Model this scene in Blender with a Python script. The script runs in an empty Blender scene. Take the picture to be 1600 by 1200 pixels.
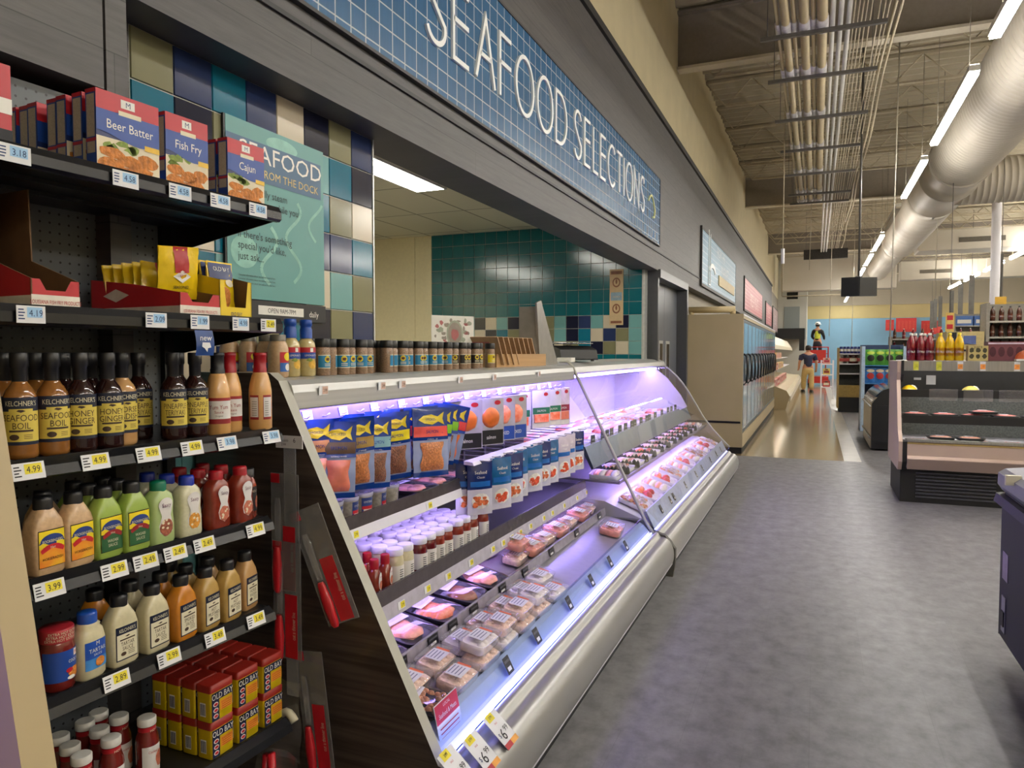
import bpy, bmesh, math, random
from mathutils import Matrix, Vector
random.seed(7)
SC = bpy.context.scene
COL = SC.collection
PI = math.pi
R = math.radians

# ------------------------------------------------------------------ camera
cam_data = bpy.data.cameras.new('camera')
cam = bpy.data.objects.new('camera', cam_data)
COL.objects.link(cam)
cam.location = (0, 0, 1.5)
cam.rotation_euler = (R(90 - 2.483), 0, R(22.80))
cam_data.sensor_width = 36.0
cam_data.lens = 36.0 * 1130.0 / 1600.0
cam_data.clip_start = 0.05
cam_data.clip_end = 200
SC.camera = cam

# ------------------------------------------------------------------ exposure and ambient
SC.view_settings.view_transform = 'Standard'
SC.view_settings.look = 'None'
SC.view_settings.gamma = 1.0
SC.view_settings.use_curve_mapping = False
SC.view_settings.exposure = 0.0
SC.cycles.max_bounces = 6
SC.cycles.transparent_max_bounces = 12
SC.cycles.caustics_reflective = False
SC.cycles.caustics_refractive = False
world = bpy.data.worlds.new('store_air')
SC.world = world
world.use_nodes = True
world.node_tree.nodes['Background'].inputs[0].default_value = (1.0, 0.93, 0.82, 1)
world.node_tree.nodes['Background'].inputs[1].default_value = 0.10

UP_POWER = 120.0  # upward glow added on top of the strip lamps
TUBE_POWER = 80.0        # the ceiling strip lamps
CASE_POWER = 72.0         # the violet strips in the refrigerated cases
TROFFER_POWER = 23.0      # the panel lamp in the preparation room and the added unseen one

# ------------------------------------------------------------------ materials
def lin(c):
    if isinstance(c, str):
        c = c.lstrip('#'); c = [int(c[i:i+2], 16) / 255 for i in (0, 2, 4)]
    return tuple(x / 12.92 if x <= 0.04045 else ((x + 0.055) / 1.055) ** 2.4 for x in c) + (1.0,)
MATS = {}
def M(name, col='#808080', rough=0.5, metal=0.0, var=0.12, scale=25.0, bump=0.0, col2=None, spec=0.5, stretch=None, coat=0.0, detail=4.0):
    """A procedural surface: base colour broken up by object-space noise."""
    if name in MATS: return MATS[name]
    m = bpy.data.materials.new(name); m.use_nodes = True
    nt = m.node_tree; b = nt.nodes['Principled BSDF']
    b.inputs['Roughness'].default_value = rough
    b.inputs['Metallic'].default_value = metal
    b.inputs['Specular IOR Level'].default_value = spec
    b.inputs['Coat Weight'].default_value = coat
    tc = nt.nodes.new('ShaderNodeTexCoord')
    no = nt.nodes.new('ShaderNodeTexNoise')
    no.inputs['Scale'].default_value = scale; no.inputs['Detail'].default_value = detail
    if stretch:
        mp = nt.nodes.new('ShaderNodeMapping'); mp.inputs['Scale'].default_value = stretch
        nt.links.new(tc.outputs['Object'], mp.inputs[0]); nt.links.new(mp.outputs[0], no.inputs['Vector'])
    else:
        nt.links.new(tc.outputs['Object'], no.inputs['Vector'])
    ra = nt.nodes.new('ShaderNodeValToRGB')
    c = lin(col)
    d = lin(col2) if col2 else tuple(x * (1 - var) for x in c[:3]) + (1,)
    u = c if col2 else tuple(min(1, x * (1 + var)) for x in c[:3]) + (1,)
    ra.color_ramp.elements[0].color = d; ra.color_ramp.elements[0].position = 0.32
    ra.color_ramp.elements[1].color = u; ra.color_ramp.elements[1].position = 0.68
    nt.links.new(no.outputs['Fac'], ra.inputs[0]); nt.links.new(ra.outputs[0], b.inputs['Base Color'])
    if bump:
        bu = nt.nodes.new('ShaderNodeBump'); bu.inputs['Strength'].default_value = bump; bu.inputs['Distance'].default_value = 0.01
        nt.links.new(no.outputs['Fac'], bu.inputs['Height']); nt.links.new(bu.outputs[0], b.inputs['Normal'])
    MATS[name] = m
    return m
def MG(name, tint=(1, 1, 1), rough=0.02, ior=1.45, haze=0.0, hazecol=(0.8, 0.8, 0.85)):
    """Thin clear sheet: transparent with a Fresnel gloss, optionally a little milky."""
    if name in MATS: return MATS[name]
    m = bpy.data.materials.new(name); m.use_nodes = True
    nt = m.node_tree; nt.nodes.clear()
    out = nt.nodes.new('ShaderNodeOutputMaterial')
    tr = nt.nodes.new('ShaderNodeBsdfTransparent'); tr.inputs[0].default_value = (*tint, 1)
    gl = nt.nodes.new('ShaderNodeBsdfGlossy'); gl.inputs['Roughness'].default_value = rough
    lw = nt.nodes.new('ShaderNodeLayerWeight'); lw.inputs[0].default_value = 0.5
    pw = nt.nodes.new('ShaderNodeMath'); pw.operation = 'POWER'; pw.inputs[1].default_value = 5.0
    nt.links.new(lw.outputs['Facing'], pw.inputs[0])
    f0 = ((ior - 1) / (ior + 1)) ** 2
    fr = nt.nodes.new('ShaderNodeMath'); fr.operation = 'MULTIPLY_ADD'; fr.inputs[1].default_value = 1 - f0; fr.inputs[2].default_value = f0
    nt.links.new(pw.outputs[0], fr.inputs[0])
    mx = nt.nodes.new('ShaderNodeMixShader')
    nt.links.new(fr.outputs[0], mx.inputs[0])
    if haze:
        df = nt.nodes.new('ShaderNodeBsdfDiffuse'); df.inputs[0].default_value = (*hazecol, 1)
        mh = nt.nodes.new('ShaderNodeMixShader'); mh.inputs[0].default_value = haze
        nt.links.new(tr.outputs[0], mh.inputs[1]); nt.links.new(df.outputs[0], mh.inputs[2]); nt.links.new(mh.outputs[0], mx.inputs[1])
    else:
        nt.links.new(tr.outputs[0], mx.inputs[1])
    nt.links.new(gl.outputs[0], mx.inputs[2]); nt.links.new(mx.outputs[0], out.inputs[0])
    MATS[name] = m
    return m
def ME(name, col, power):
    if name in MATS: return MATS[name]
    m = bpy.data.materials.new(name); m.use_nodes = True
    b = m.node_tree.nodes['Principled BSDF']
    b.inputs['Base Color'].default_value = (*col, 1)
    b.inputs['Emission Color'].default_value = (*col, 1); b.inputs['Emission Strength'].default_value = power
    MATS[name] = m
    return m
def node_mat(name, rough=0.5, metal=0.0):
    m = bpy.data.materials.new(name); m.use_nodes = True
    b = m.node_tree.nodes['Principled BSDF']; b.inputs['Roughness'].default_value = rough; b.inputs['Metallic'].default_value = metal
    MATS[name] = m
    return m, m.node_tree, b

# ------------------------------------------------------------------ text outlines
TXT = {}
def text_geo(s, bold=False):
    """Flat filled letters of the built-in font at size 1: (verts, faces, width)."""
    if s in TXT: return TXT[s]
    cu = bpy.data.curves.new('t', 'FONT'); cu.body = s; cu.resolution_u = 2; cu.size = 1.0
    cu.fill_mode = 'FRONT'
    o = bpy.data.objects.new('t', cu); COL.objects.link(o)
    dg = bpy.context.evaluated_depsgraph_get()
    ev = o.evaluated_get(dg); me = ev.to_mesh()
    vs = [(v.co.x, v.co.y) for v in me.vertices]; fs = [tuple(p.vertices) for p in me.polygons]
    ev.to_mesh_clear()
    bpy.data.objects.remove(o); bpy.data.curves.remove(cu)
    w = max([v[0] for v in vs], default=0)
    TXT[s] = (vs, fs, w)
    return TXT[s]

# ------------------------------------------------------------------ mesh builder
class MB:
    def __init__(self): self.v = []; self.f = []; self.m = []; self.s = []
    def add(self, vs, fs, mat=0, smooth=False, T=None):
        b = len(self.v)
        self.v += [tuple(T @ Vector(p)) for p in vs] if T is not None else [tuple(p) for p in vs]
        for f in fs:
            self.f.append(tuple(i + b for i in f)); self.m.append(mat); self.s.append(smooth)
        return self
    def box(self, x0, x1, y0, y1, z0, z1, mat=0, T=None):
        vs = [(x0,y0,z0),(x1,y0,z0),(x1,y1,z0),(x0,y1,z0),(x0,y0,z1),(x1,y0,z1),(x1,y1,z1),(x0,y1,z1)]
        return self.add(vs, [(0,3,2,1),(4,5,6,7),(0,1,5,4),(1,2,6,5),(2,3,7,6),(3,0,4,7)], mat, False, T)
    def lathe(self, prof, n=20, mat=0, c=(0,0,0), a0=0.0, a1=2*PI, cap=True, T=None, smooth=True):
        full = abs(a1 - a0 - 2*PI) < 1e-6
        k = n if full else n + 1
        vs = []; fs = []
        for r, z in prof:
            for i in range(k):
                a = a0 + (a1 - a0) * i / n
                vs.append((c[0] + r*math.cos(a), c[1] + r*math.sin(a), c[2] + z))
        for j in range(len(prof) - 1):
            for i in range(n):
                i2 = (i + 1) % k
                fs.append((j*k+i, j*k+i2, (j+1)*k+i2, (j+1)*k+i))
        self.add(vs, fs, mat, smooth, T)
        if cap and full:
            self.add(vs[:k], [tuple(reversed(range(k)))], mat, False, T)
            self.add(vs[-k:], [tuple(range(k))], mat, False, T)
        return self
    def tube(self, pts, r, n=8, mat=0, T=None, smooth=True, closed=False):
        pts = [Vector(p) for p in pts]; vs = []; fs = []
        N = len(pts)
        for i, p in enumerate(pts):
            a = pts[i-1] if (i > 0 or closed) else p
            b = pts[(i+1) % N] if (i < N-1 or closed) else p
            t = (b - a).normalized()
            up = Vector((0,0,1)) if abs(t.z) < 0.9 else Vector((1,0,0))
            u = t.cross(up).normalized(); w = u.cross(t)
            for j in range(n):
                an = 2*PI*j/n
                vs.append(p + u*(r*math.cos(an)) + w*(r*math.sin(an)))
        for i in range(N if closed else N-1):
            i2 = (i+1) % N
            for j in range(n):
                j2 = (j+1) % n
                fs.append((i*n+j, i*n+j2, i2*n+j2, i2*n+j))
        if not closed:
            fs.append(tuple(reversed(range(n)))); fs.append(tuple((N-1)*n+j for j in range(n)))
        return self.add(vs, fs, mat, smooth, T)
    def prism(self, poly, y0, y1, mat=0, T=None, edge=None):
        """Extrude an (x, z) outline along y; edge = material of the rim faces."""
        n = len(poly)
        vs = [(x, y0, z) for x, z in poly] + [(x, y1, z) for x, z in poly]
        self.add(vs, [tuple(range(n)), tuple(reversed(range(n, 2*n)))], mat, False, T)
        self.add(vs, [(i, i+n, (i+1) % n + n, (i+1) % n) for i in range(n)], mat if edge is None else edge, False, T)
        return self
    def strip(self, prof, y0, y1, mat=0, T=None, smooth=False):
        """Open (x, z) profile swept along y."""
        n = len(prof)
        vs = [(x, y0, z) for x, z in prof] + [(x, y1, z) for x, z in prof]
        return self.add(vs, [(i, i+1, i+1+n, i+n) for i in range(n-1)], mat, smooth, T)
    def loft(self, rings, n=24, mat=0, T=None, cap=True):
        """rings: (z, half depth x, half width y, exponent)."""
        vs = []; fs = []
        for z, a, b, e in rings:
            for i in range(n):
                t = 2*PI*i/n; c, s = math.cos(t), math.sin(t)
                vs.append((a*math.copysign(abs(c)**(2/e), c), b*math.copysign(abs(s)**(2/e), s), z))
        for j in range(len(rings)-1):
            for i in range(n):
                fs.append((j*n+i, j*n+(i+1) % n, (j+1)*n+(i+1) % n, (j+1)*n+i))
        self.add(vs, fs, mat, True, T)
        if cap:
            self.add(vs[:n], [tuple(reversed(range(n)))], mat, False, T); self.add(vs[-n:], [tuple(range(n))], mat, False, T)
        return self
    def text(self, s, size, fn, mat=0, cx=0.0, cy=0.0, sx=1.0, align='c', T=None):
        """Letters laid by fn(u, v) -> xyz; u runs right, v up; (cx, cy) is the middle of the line."""
        vs, fs, w = text_geo(s)
        off = {'c': w/2, 'l': 0, 'r': w}[align]
        return self.add([fn(cx + (x-off)*size*sx, cy + (y-0.35)*size) for x, y in vs], fs, mat, False, T)
    def poly(self, pts, fn, mat=0, T=None):
        n = len(pts)
        if n < 5: return self.add([fn(*p) for p in pts], [tuple(range(n))], mat, False, T)
        c = (sum(p[0] for p in pts)/n, sum(p[1] for p in pts)/n); vs = [fn(*c)]; fs = []
        for k in (0.5, 1.0): vs += [fn(c[0]+(p[0]-c[0])*k, c[1]+(p[1]-c[1])*k) for p in pts]
        for i in range(n):
            j = (i+1) % n; fs += [(0, 1+i, 1+j), (1+i, 1+n+i, 1+n+j, 1+j)]
        return self.add(vs, fs, mat, False, T)
    def patch(self, u0, u1, v0, v1, fn, mat=0, nu=6, nv=1, T=None):
        vs = [fn(u0+(u1-u0)*i/nu, v0+(v1-v0)*j/nv) for j in range(nv+1) for i in range(nu+1)]
        fs = [(j*(nu+1)+i, j*(nu+1)+i+1, (j+1)*(nu+1)+i+1, (j+1)*(nu+1)+i) for j in range(nv) for i in range(nu)]
        return self.add(vs, fs, mat, True, T)
    def disc(self, u, v, ru, rv, fn, mat=0, n=14, T=None, jag=0.0):
        return self.poly([(u+ru*math.cos(2*PI*i/n)*(1+random.uniform(-jag, jag)), v+rv*math.sin(2*PI*i/n)*(1+random.uniform(-jag, jag))) for i in range(n)], fn, mat, T)
    def build(self, name, mats, parent=None, loc=None, rot=None, bevel=0.0):
        me = bpy.data.meshes.new(name)
        me.from_pydata(self.v, [], self.f)
        if not isinstance(mats, (list, tuple)): mats = [mats]
        for m in mats: me.materials.append(m)
        me.polygons.foreach_set('material_index', self.m)
        me.polygons.foreach_set('use_smooth', self.s)
        me.update()
        o = bpy.data.objects.new(name, me); COL.objects.link(o)
        if parent: o.parent = parent
        if loc: o.location = loc
        if rot: o.rotation_euler = rot
        if bevel:
            b = o.modifiers.new('edge', 'BEVEL'); b.width = bevel; b.segments = 2; b.limit_method = 'ANGLE'
        return o

USED = {}
def tag(o, label, cat, group=None):
    o['label'] = label; o['category'] = cat
    if group: o['group'] = group
    USED.setdefault(label, []).append(o.name)
    return o
def thing(name, label, cat, loc=(0,0,0), rotz=0.0, group=None):
    o = bpy.data.objects.new(name, None); COL.objects.link(o); o.empty_display_size = 0.05
    o.location = loc; o.rotation_euler = (0, 0, rotz)
    return tag(o, label, cat, group) if label else o
def struct(o):
    o['kind'] = 'structure'; return o
KIDS = {}
def kids(o): return [c for c in o.children]
def clone(root, label, cat, loc, rotz=None, group=None, tilt=None):
    """A copy of a thing with copies of its parts and sub-parts."""
    r = root.copy(); COL.objects.link(r)
    r.location = loc
    if rotz is not None: r.rotation_euler = (tilt[0] if tilt else 0, tilt[1] if tilt else 0, rotz)
    for k in ('label', 'category', 'group'):
        if k in r: del r[k]
    tag(r, label, cat, group)
    for ch in root.children:
        c = ch.copy(); COL.objects.link(c); c.parent = r
        for g in ch.children:
            d = g.copy(); COL.objects.link(d); d.parent = c
    return r
class Kind:
    """First placement uses the prototype itself, later ones copies of it."""
    def __init__(self, root): self.root = root; self.used = False
    def put(self, label, cat, loc, rotz=0.0, group=None, tilt=None):
        if self.used: return clone(self.root, label, cat, loc, rotz, group, tilt)
        self.used = True
        self.root.location = loc; self.root.rotation_euler = (tilt[0] if tilt else 0, tilt[1] if tilt else 0, rotz)
        return tag(self.root, label, cat, group)
ORD = ['first','second','third','fourth','fifth','sixth','seventh','eighth','ninth','tenth','eleventh','twelfth','thirteenth','fourteenth','fifteenth','sixteenth','seventeenth','eighteenth','nineteenth','twentieth']
def ORDN(i):
    if i < 20: return ORD[i]
    if i == 29: return 'thirtieth'
    return 'twenty-' + ORD[i-20]
def front(x0, z0=0.0):
    """Lay (u, v) on an upright face at x = x0, u along +y."""
    return lambda u, v: (x0, u, z0 + v)
def wrap(r, z0=0.0):
    return lambda u, v: (r*math.cos(u/r), r*math.sin(u/r), z0 + v)
# ================================================================== THE ROOM
XW = -1.95                 # tiled wall and upper wall
XF = -1.80                 # face of the timber fascia

def brick_mat(name, c1, c2, mortar, w, h, gap, axes='yz', rough=0.3, offset=0.0, grain=None, bump=0.3, metal=0.0):
    m, nt, b = node_mat(name, rough, metal)
    tc = nt.nodes.new('ShaderNodeTexCoord'); sp = nt.nodes.new('ShaderNodeSeparateXYZ'); cb = nt.nodes.new('ShaderNodeCombineXYZ')
    nt.links.new(tc.outputs['Object'], sp.inputs[0])
    for i, a in enumerate(axes): nt.links.new(sp.outputs['xyz'.index(a)], cb.inputs[i])
    br = nt.nodes.new('ShaderNodeTexBrick')
    br.offset = offset; br.squash = 1.0
    br.inputs['Color1'].default_value = lin(c1); br.inputs['Color2'].default_value = lin(c2); br.inputs['Mortar'].default_value = lin(mortar)
    br.inputs['Scale'].default_value = 1.0; br.inputs['Brick Width'].default_value = w; br.inputs['Row Height'].default_value = h
    br.inputs['Mortar Size'].default_value = gap; br.inputs['Mortar Smooth'].default_value = 0.1
    nt.links.new(cb.outputs[0], br.inputs['Vector'])
    col = br.outputs['Color']
    if grain:
        mp = nt.nodes.new('ShaderNodeMapping'); mp.inputs['Scale'].default_value = grain[0]
        nt.links.new(cb.outputs[0], mp.inputs[0])
        no = nt.nodes.new('ShaderNodeTexNoise'); no.inputs['Scale'].default_value = grain[1]; no.inputs['Detail'].default_value = 6; no.inputs['Roughness'].default_value = 0.65
        nt.links.new(mp.outputs[0], no.inputs['Vector'])
        ra = nt.nodes.new('ShaderNodeValToRGB'); lo, hi = grain[2], grain[3]
        ra.color_ramp.elements[0].color = (lo, lo, lo, 1); ra.color_ramp.elements[0].position = 0.3
        ra.color_ramp.elements[1].color = (hi, hi, hi, 1); ra.color_ramp.elements[1].position = 0.7
        nt.links.new(no.outputs['Fac'], ra.inputs[0])
        mx = nt.nodes.new('ShaderNodeMix'); mx.data_type = 'RGBA'; mx.blend_type = 'MULTIPLY'; mx.inputs[0].default_value = 1.0
        nt.links.new(col, mx.inputs[6]); nt.links.new(ra.outputs[0], mx.inputs[7]); col = mx.outputs[2]
    nt.links.new(col, b.inputs['Base Color'])
    if bump:
        bu = nt.nodes.new('ShaderNodeBump'); bu.inputs['Strength'].default_value = bump; bu.inputs['Distance'].default_value = 0.004; bu.invert = True
        nt.links.new(br.outputs['Fac'], bu.inputs['Height']); nt.links.new(bu.outputs[0], b.inputs['Normal'])
    return m

m_wood = brick_mat('charcoal_timber', '#524f4d', '#494645', '#2f2d2c', 2.3, 0.155, 0.0016, 'yz', 0.5, 0.37, ((1.2, 16, 1), 3.0, 0.68, 1.12), 0.25)
m_wood_u = brick_mat('charcoal_timber_soffit', '#524f4d', '#494645', '#2f2d2c', 2.3, 0.155, 0.0016, 'yx', 0.5, 0.37, ((1.2, 16, 1), 3.0, 0.68, 1.12), 0.25)
m_cream = M('cream_paint', '#d9cca8', 0.55, var=0.04, scale=3)
m_vinyl = brick_mat('grey_vinyl_planks', '#807e80', '#7a787a', '#737173', 0.46, 0.92, 0.001, 'xy', 0.42, 0.5, ((1.3, 1, 1), 8.0, 0.60, 1.18), 0.04)
m_polish = brick_mat('polished_tan_floor', '#a3906f', '#9b8868', '#6f6350', 0.61, 0.61, 0.004, 'xy', 0.13, 0.0, ((1, 1, 1), 1.4, 0.86, 1.1), 0.06)
m_strip = M('pale_floor_tile', '#a9a49a', 0.3, var=0.08, scale=4)

# floor
struct(MB().box(-7, 14, -7, 10.95, -0.1, 0).build('floor', m_vinyl))
struct(MB().box(-2.2, 0.38, 10.95, 48, -0.1, 0).build('floor_polished', m_polish))
struct(MB().box(0.38, 0.60, 10.95, 48, -0.1, 0).build('floor_strip', m_strip))
struct(MB().box(0.60, 14, 10.95, 48, -0.1, 0).build('floor_far', m_vinyl))

# glossy wall tiles: one mesh, a raised slab per tile
TC = {'o': M('olive_tile', '#7c7a5c', 0.12, var=0.05, scale=2), 'n': M('navy_tile', '#27355c', 0.12, var=0.08, scale=2), 'k': M('ink_tile', '#171a30', 0.1, var=0.1, scale=2),
      't': M('teal_tile', '#0e6880', 0.12, var=0.07, scale=2), 'c': M('cream_tile', '#c8bda6', 0.14, var=0.04, scale=2), 'l': M('sea_green_tile', '#6d9f9f', 0.13, var=0.05, scale=2),
      'd': M('deep_teal_tile', '#04606a', 0.13, var=0.1, scale=1.5), 'g': M('pale_grout', '#b5b4ac', 0.8, var=0.05)}
TK = list(TC)
def tiles(mb, u0, v0, nu, nv, s, colour, fn, th=0.006, gap=0.0035):
    for i in range(nu):
        for j in range(nv):
            a, b, c, d = u0+i*s+gap/2, u0+(i+1)*s-gap/2, v0+j*s+gap/2, v0+(j+1)*s-gap/2
            e = 0.002
            vs = [fn(a, c, 0), fn(b, c, 0), fn(b, d, 0), fn(a, d, 0), fn(a+e, c+e, th), fn(b-e, c+e, th), fn(b-e, d-e, th), fn(a+e, d-e, th)]
            w = random.uniform(-0.0009, 0.0009)
            k = TK.index(colour(i, j))
            mb.add(vs, [(4,5,6,7),(0,1,5,4),(1,2,6,5),(2,3,7,6),(3,0,4,7)], k)
# tiled wall piece behind the shelving, rows listed from the top
rows = ['ontnckon', 'tkollltk', 'loloctoc', 'nctoknnt', 'otlnkclo', 'tnootkon', 'lcnotkcl', 'ontlcotn']
def col_a(i, j):
    r = 15 - j
    return rows[r][i] if r < 8 else random.choice('ontklc')
mb = MB(); mb.box(XW-0.12, XW-0.006, 1.62, 2.935, 0, 2.505, TK.index('g'))
tiles(mb, 1.625, 2.505-16*0.1633, 8, 16, 0.1633, col_a, lambda u, v, t: (XW-0.006+t, u, v))
struct(mb.build('wall_left_tiled', list(TC.values())))
struct(MB().box(XW-0.12, XW+0.004, 2.932, 2.942, 0, 2.505).build('trim_tile_edge', M('white_metal_edge', '#c9cbc6', 0.35, 0.6)))
# wall behind the shelving and left of the tiles
struct(MB().box(XW-0.12, XW, -7, 1.62, 0, 4.4).build('wall_left_near', m_wood))
struct(MB().box(XW, XF, 1.424, 1.49, 0, 2.505).build('trim_post', m_wood))
struct(MB().box(XW, XF, -7, 1.416, 2.217, 4.35).build('fascia_wall_near', [m_wood]))
# main fascia over the counter, running the length of the aisle
mb = MB(); mb.box(XW-0.14, XF, 1.424, 33.0, 2.505, 4.35)
struct(mb.build('fascia_wall', m_wood))
struct(MB().box(XF, XF+0.012, 1.6, 12.5, 2.715, 2.733).build('trim_bead', M('black_bead', '#1c1a19', 0.5)))
struct(MB().box(XF, XF+0.03, -2, 33.0, 4.33, 4.40).build('trim_cornice', M('black_bead', '#1c1a19', 0.5)))
struct(MB().box(XW-0.14, XW, -7, 48, 4.35, 6.55).build('wall_left', m_cream))
struct(MB().box(XW-0.14, XW, 8.90, 48, 0, 4.35).build('wall_left_far', M('far_left_wall', '#8d8678', 0.6, var=0.05)))
# white corner post of the tiled opening and the double doors beyond
struct(MB().box(XW-0.14, XW+0.02, 8.74, 8.90, 0, 2.505).build('trim_corner_guard', M('brushed_white', '#c9cac4', 0.3, 0.5)))
m_door = M('slate_door_paint', '#5f6369', 0.35, var=0.06, scale=4)
d = MB().box(XW, XW+0.03, 8.98, 9.92, 0, 2.42).build('door_1', m_door); struct(d)
MB().box(0, 0.012, 0.62, 0.80, 1.0, 1.62).build('door_window', M('dark_window', '#120f0e', 0.1), d, loc=(XW+0.03, 8.98, 0))
MB().box(0, 0.01, 0.58, 0.84, 0.96, 1.66).build('window_frame', M('brushed_white', '#c9cac4', 0.3, 0.5), d, loc=(XW+0.028, 8.98, 0))
d = MB().box(XW, XW+0.03, 9.93, 10.87, 0, 2.42).build('door_2', m_door); struct(d)
MB().box(0, 0.012, 0.14, 0.32, 1.0, 1.62).build('door_window', M('dark_window', '#120f0e', 0.1), d, loc=(XW+0.03, 9.93, 0))
MB().box(0, 0.01, 0.10, 0.36, 0.96, 1.66).build('window_frame', M('brushed_white', '#c9cac4', 0.3, 0.5), d, loc=(XW+0.028, 9.93, 0))
mb = MB().box(XW, XF+0.03, 8.90, 10.99, 2.42, 2.52).box(XW, XF+0.03, 10.88, 10.99, 0, 2.42).box(XW, XF, 8.90, 8.97, 0, 2.42)
struct(mb.build('trim_door_frame', M('slate_frame_paint', '#4b4c4e', 0.35, var=0.05)))
struct(MB().box(XW, XF-0.04, 11.0, 11.06, 0, 2.1).build('trim_white', M('brushed_white', '#c9cac4', 0.3, 0.5)))

# preparation room behind the counter
YE = 8.74
def col_b(i, j):
    if 7 <= j <= 9:
        pat = ['ncotlcontkc', 'olkcntocklt', 'ktclonkcloc']
        q = ['kckclotncokcotkocltc', 'nkolcktocnolktcnolck', 'oknlkclkclolknlcklcl']
        return q[j-7][i % 20]
    return 'd'
mb = MB(); mb.box(-4.862, XW, YE-0.002, YE+0.1, 0, 3.09, TK.index('g'))
# rows: 3.09 downward; the mixed band lies between 1.52 and 2.02
s = 0.161
tiles(mb, -4.862+0.002, 3.09-19*s, 18, 19, s, lambda i, j: col_b(i, j-2+0) , lambda u, v, t: (u, YE-0.002-t, v), gap=0.004)
struct(mb.build('wall_back_teal', list(TC.values())))
struct(MB().box(-6.4, -4.862, YE-0.012, YE+0.1, 0, 3.09).box(-5.14, -5.12, YE-0.02, YE-0.012, 0, 3.09).build('wall_back_cream', M('cream_panel', '#e0d5b0', 0.4, var=0.03)))
struct(MB().box(-6.5, -6.4, 2.0, YE+0.1, 0, 3.09).build('wall_prep', M('cream_panel', '#e0d5b0', 0.4, var=0.03)))
m_ct = brick_mat('ceiling_panels', '#d6d0ba', '#cfc9b3', '#8f8a78', 1.22, 0.61, 0.012, 'yx', 0.8, 0.0, None, 0.2)
struct(MB().box(-6.5, XW-0.13, 2.0, YE, 3.09, 3.2).build('ceiling_prep', m_ct))

# ------------------------------------------------------------------ store ceiling
m_deck = M('painted_steel_deck', '#aea590', 0.7, var=0.05, scale=2)
mb = MB(); prof = []; y = -6.0
vs = []
while y < 48:
    for dy, z in ((0, 6.55), (0.16, 6.55), (0.20, 6.47), (0.26, 6.47), (0.30, 6.55)): vs.append((y+dy, z))
    y += 0.30
n = len(vs)
mb.add([(-2.1, a, z) for a, z in vs] + [(14, a, z) for a, z in vs], [(i, i+1, i+1+n, i+n) for i in range(n-1)], 0)
struct(mb.build('ceiling', m_deck))
m_gird = M('girder_paint', '#8d857b', 0.6, var=0.05); m_joist = M('joist_paint', '#b5aa92', 0.6, var=0.05)
m_flange = M('pale_flange_paint', '#cfc6b2', 0.6, var=0.04)
for y in (0.2, 10.95, 21.95, 32.6, 43.0):
    mb = MB().box(-1.95, 14, y-0.012, y+0.012, 5.66, 6.47, 0).box(-1.95, 14, y-0.10, y+0.10, 5.63, 5.67, 1).box(-1.95, 14, y-0.10, y+0.10, 6.43, 6.47, 0)
    struct(mb.build('ceiling_girder', [m_gird, m_flange]))
y = 1.7
while y < 43:
    if min(abs(y-g) for g in (0.2, 10.95, 21.95, 32.6, 43.0)) > 0.5:
        mb = MB(); zb = 5.98
        for s in (-0.025, 0.025):
            mb.box(-1.6, 14, y+s-0.018, y+s+0.018, zb, zb+0.035).box(-1.95, 14, y+s-0.018, y+s+0.018, 6.42, 6.46)
        x = -1.6; k = 0
        while x < 13.5:
            a, b = (zb, 6.44) if k % 2 == 0 else (6.44, zb)
            mb.tube([(x, y, a), (x+0.45, y, b)], 0.012, 5); x += 0.45; k += 1
        mb.tube([(-1.95, y, 6.44), (-1.6, y, zb)], 0.014, 5)
        struct(mb.build('ceiling_joist', m_joist))
    y += 1.52
# far end
struct(MB().box(-0.5, 16, 45, 45.2, 0, 3.42).build('wall_back', M('sky_blue_wall', '#86b3d0', 0.6, var=0.05, scale=1)))
struct(MB().box(-0.5, 16, 44.98, 45.2, 3.42, 4.15).build('wall_back_band', M('pale_yellow_wall', '#c9b883', 0.6, var=0.04, scale=1)))
struct(MB().box(-2.1, 16, 44.9, 45.2, 4.15, 6.55).build('wall_back_upper', M('warm_grey_wall', '#b3aa98', 0.6, var=0.04, scale=1)))
struct(MB().box(-1.95, -0.5, 41.5, 45, 0, 6.4).build('wall_end_block', M('off_white_wall', '#c4c2b8', 0.6, var=0.04, scale=1)))
d = MB().box(-1.62, -0.85, 41.46, 41.5, 2.75, 3.95).build('door_3', M('grey_door_sheet', '#8b918f', 0.5, var=0.05, stretch=(20, 1, 1))); struct(d)
struct(MB().box(-1.5, -0.95, 41.47, 41.5, 4.35, 4.95).build('window_1', M('dark_window', '#120f0e', 0.1)))
struct(MB().box(13.9, 14.1, -7, 48, 0, 6.55).build('wall_right', m_cream))
struct(MB().box(-2.1, 14, -7.1, -7, 0, 6.55).build('wall_near', m_cream))
# ================================================================== SIGNS AND OVERHEAD THINGS
# --- the big tiled sign
m_sign = brick_mat('blue_glass_tiles', '#2b587f', '#356289', '#a9b5bd', 0.1055, 0.0978, 0.0035, 'yz', 0.25, 0.0, ((14, 1, 1), 4.0, 0.9, 1.1), 0.4)
m_letter = M('white_letter', '#e8e9e6', 0.4, var=0.02); m_gold = M('pale_yellow_letter', '#d9d58a', 0.4, var=0.03)
sg = thing('counter_sign', 'long blue tiled sign reading SEAFOOD SELECTIONS on the timber fascia', 'sign', (XF, 0, 0))
MB().box(0.0, 0.02, 1.7, 8.86, 2.805, 3.59).build('tile_panel', m_sign, sg)
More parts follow.
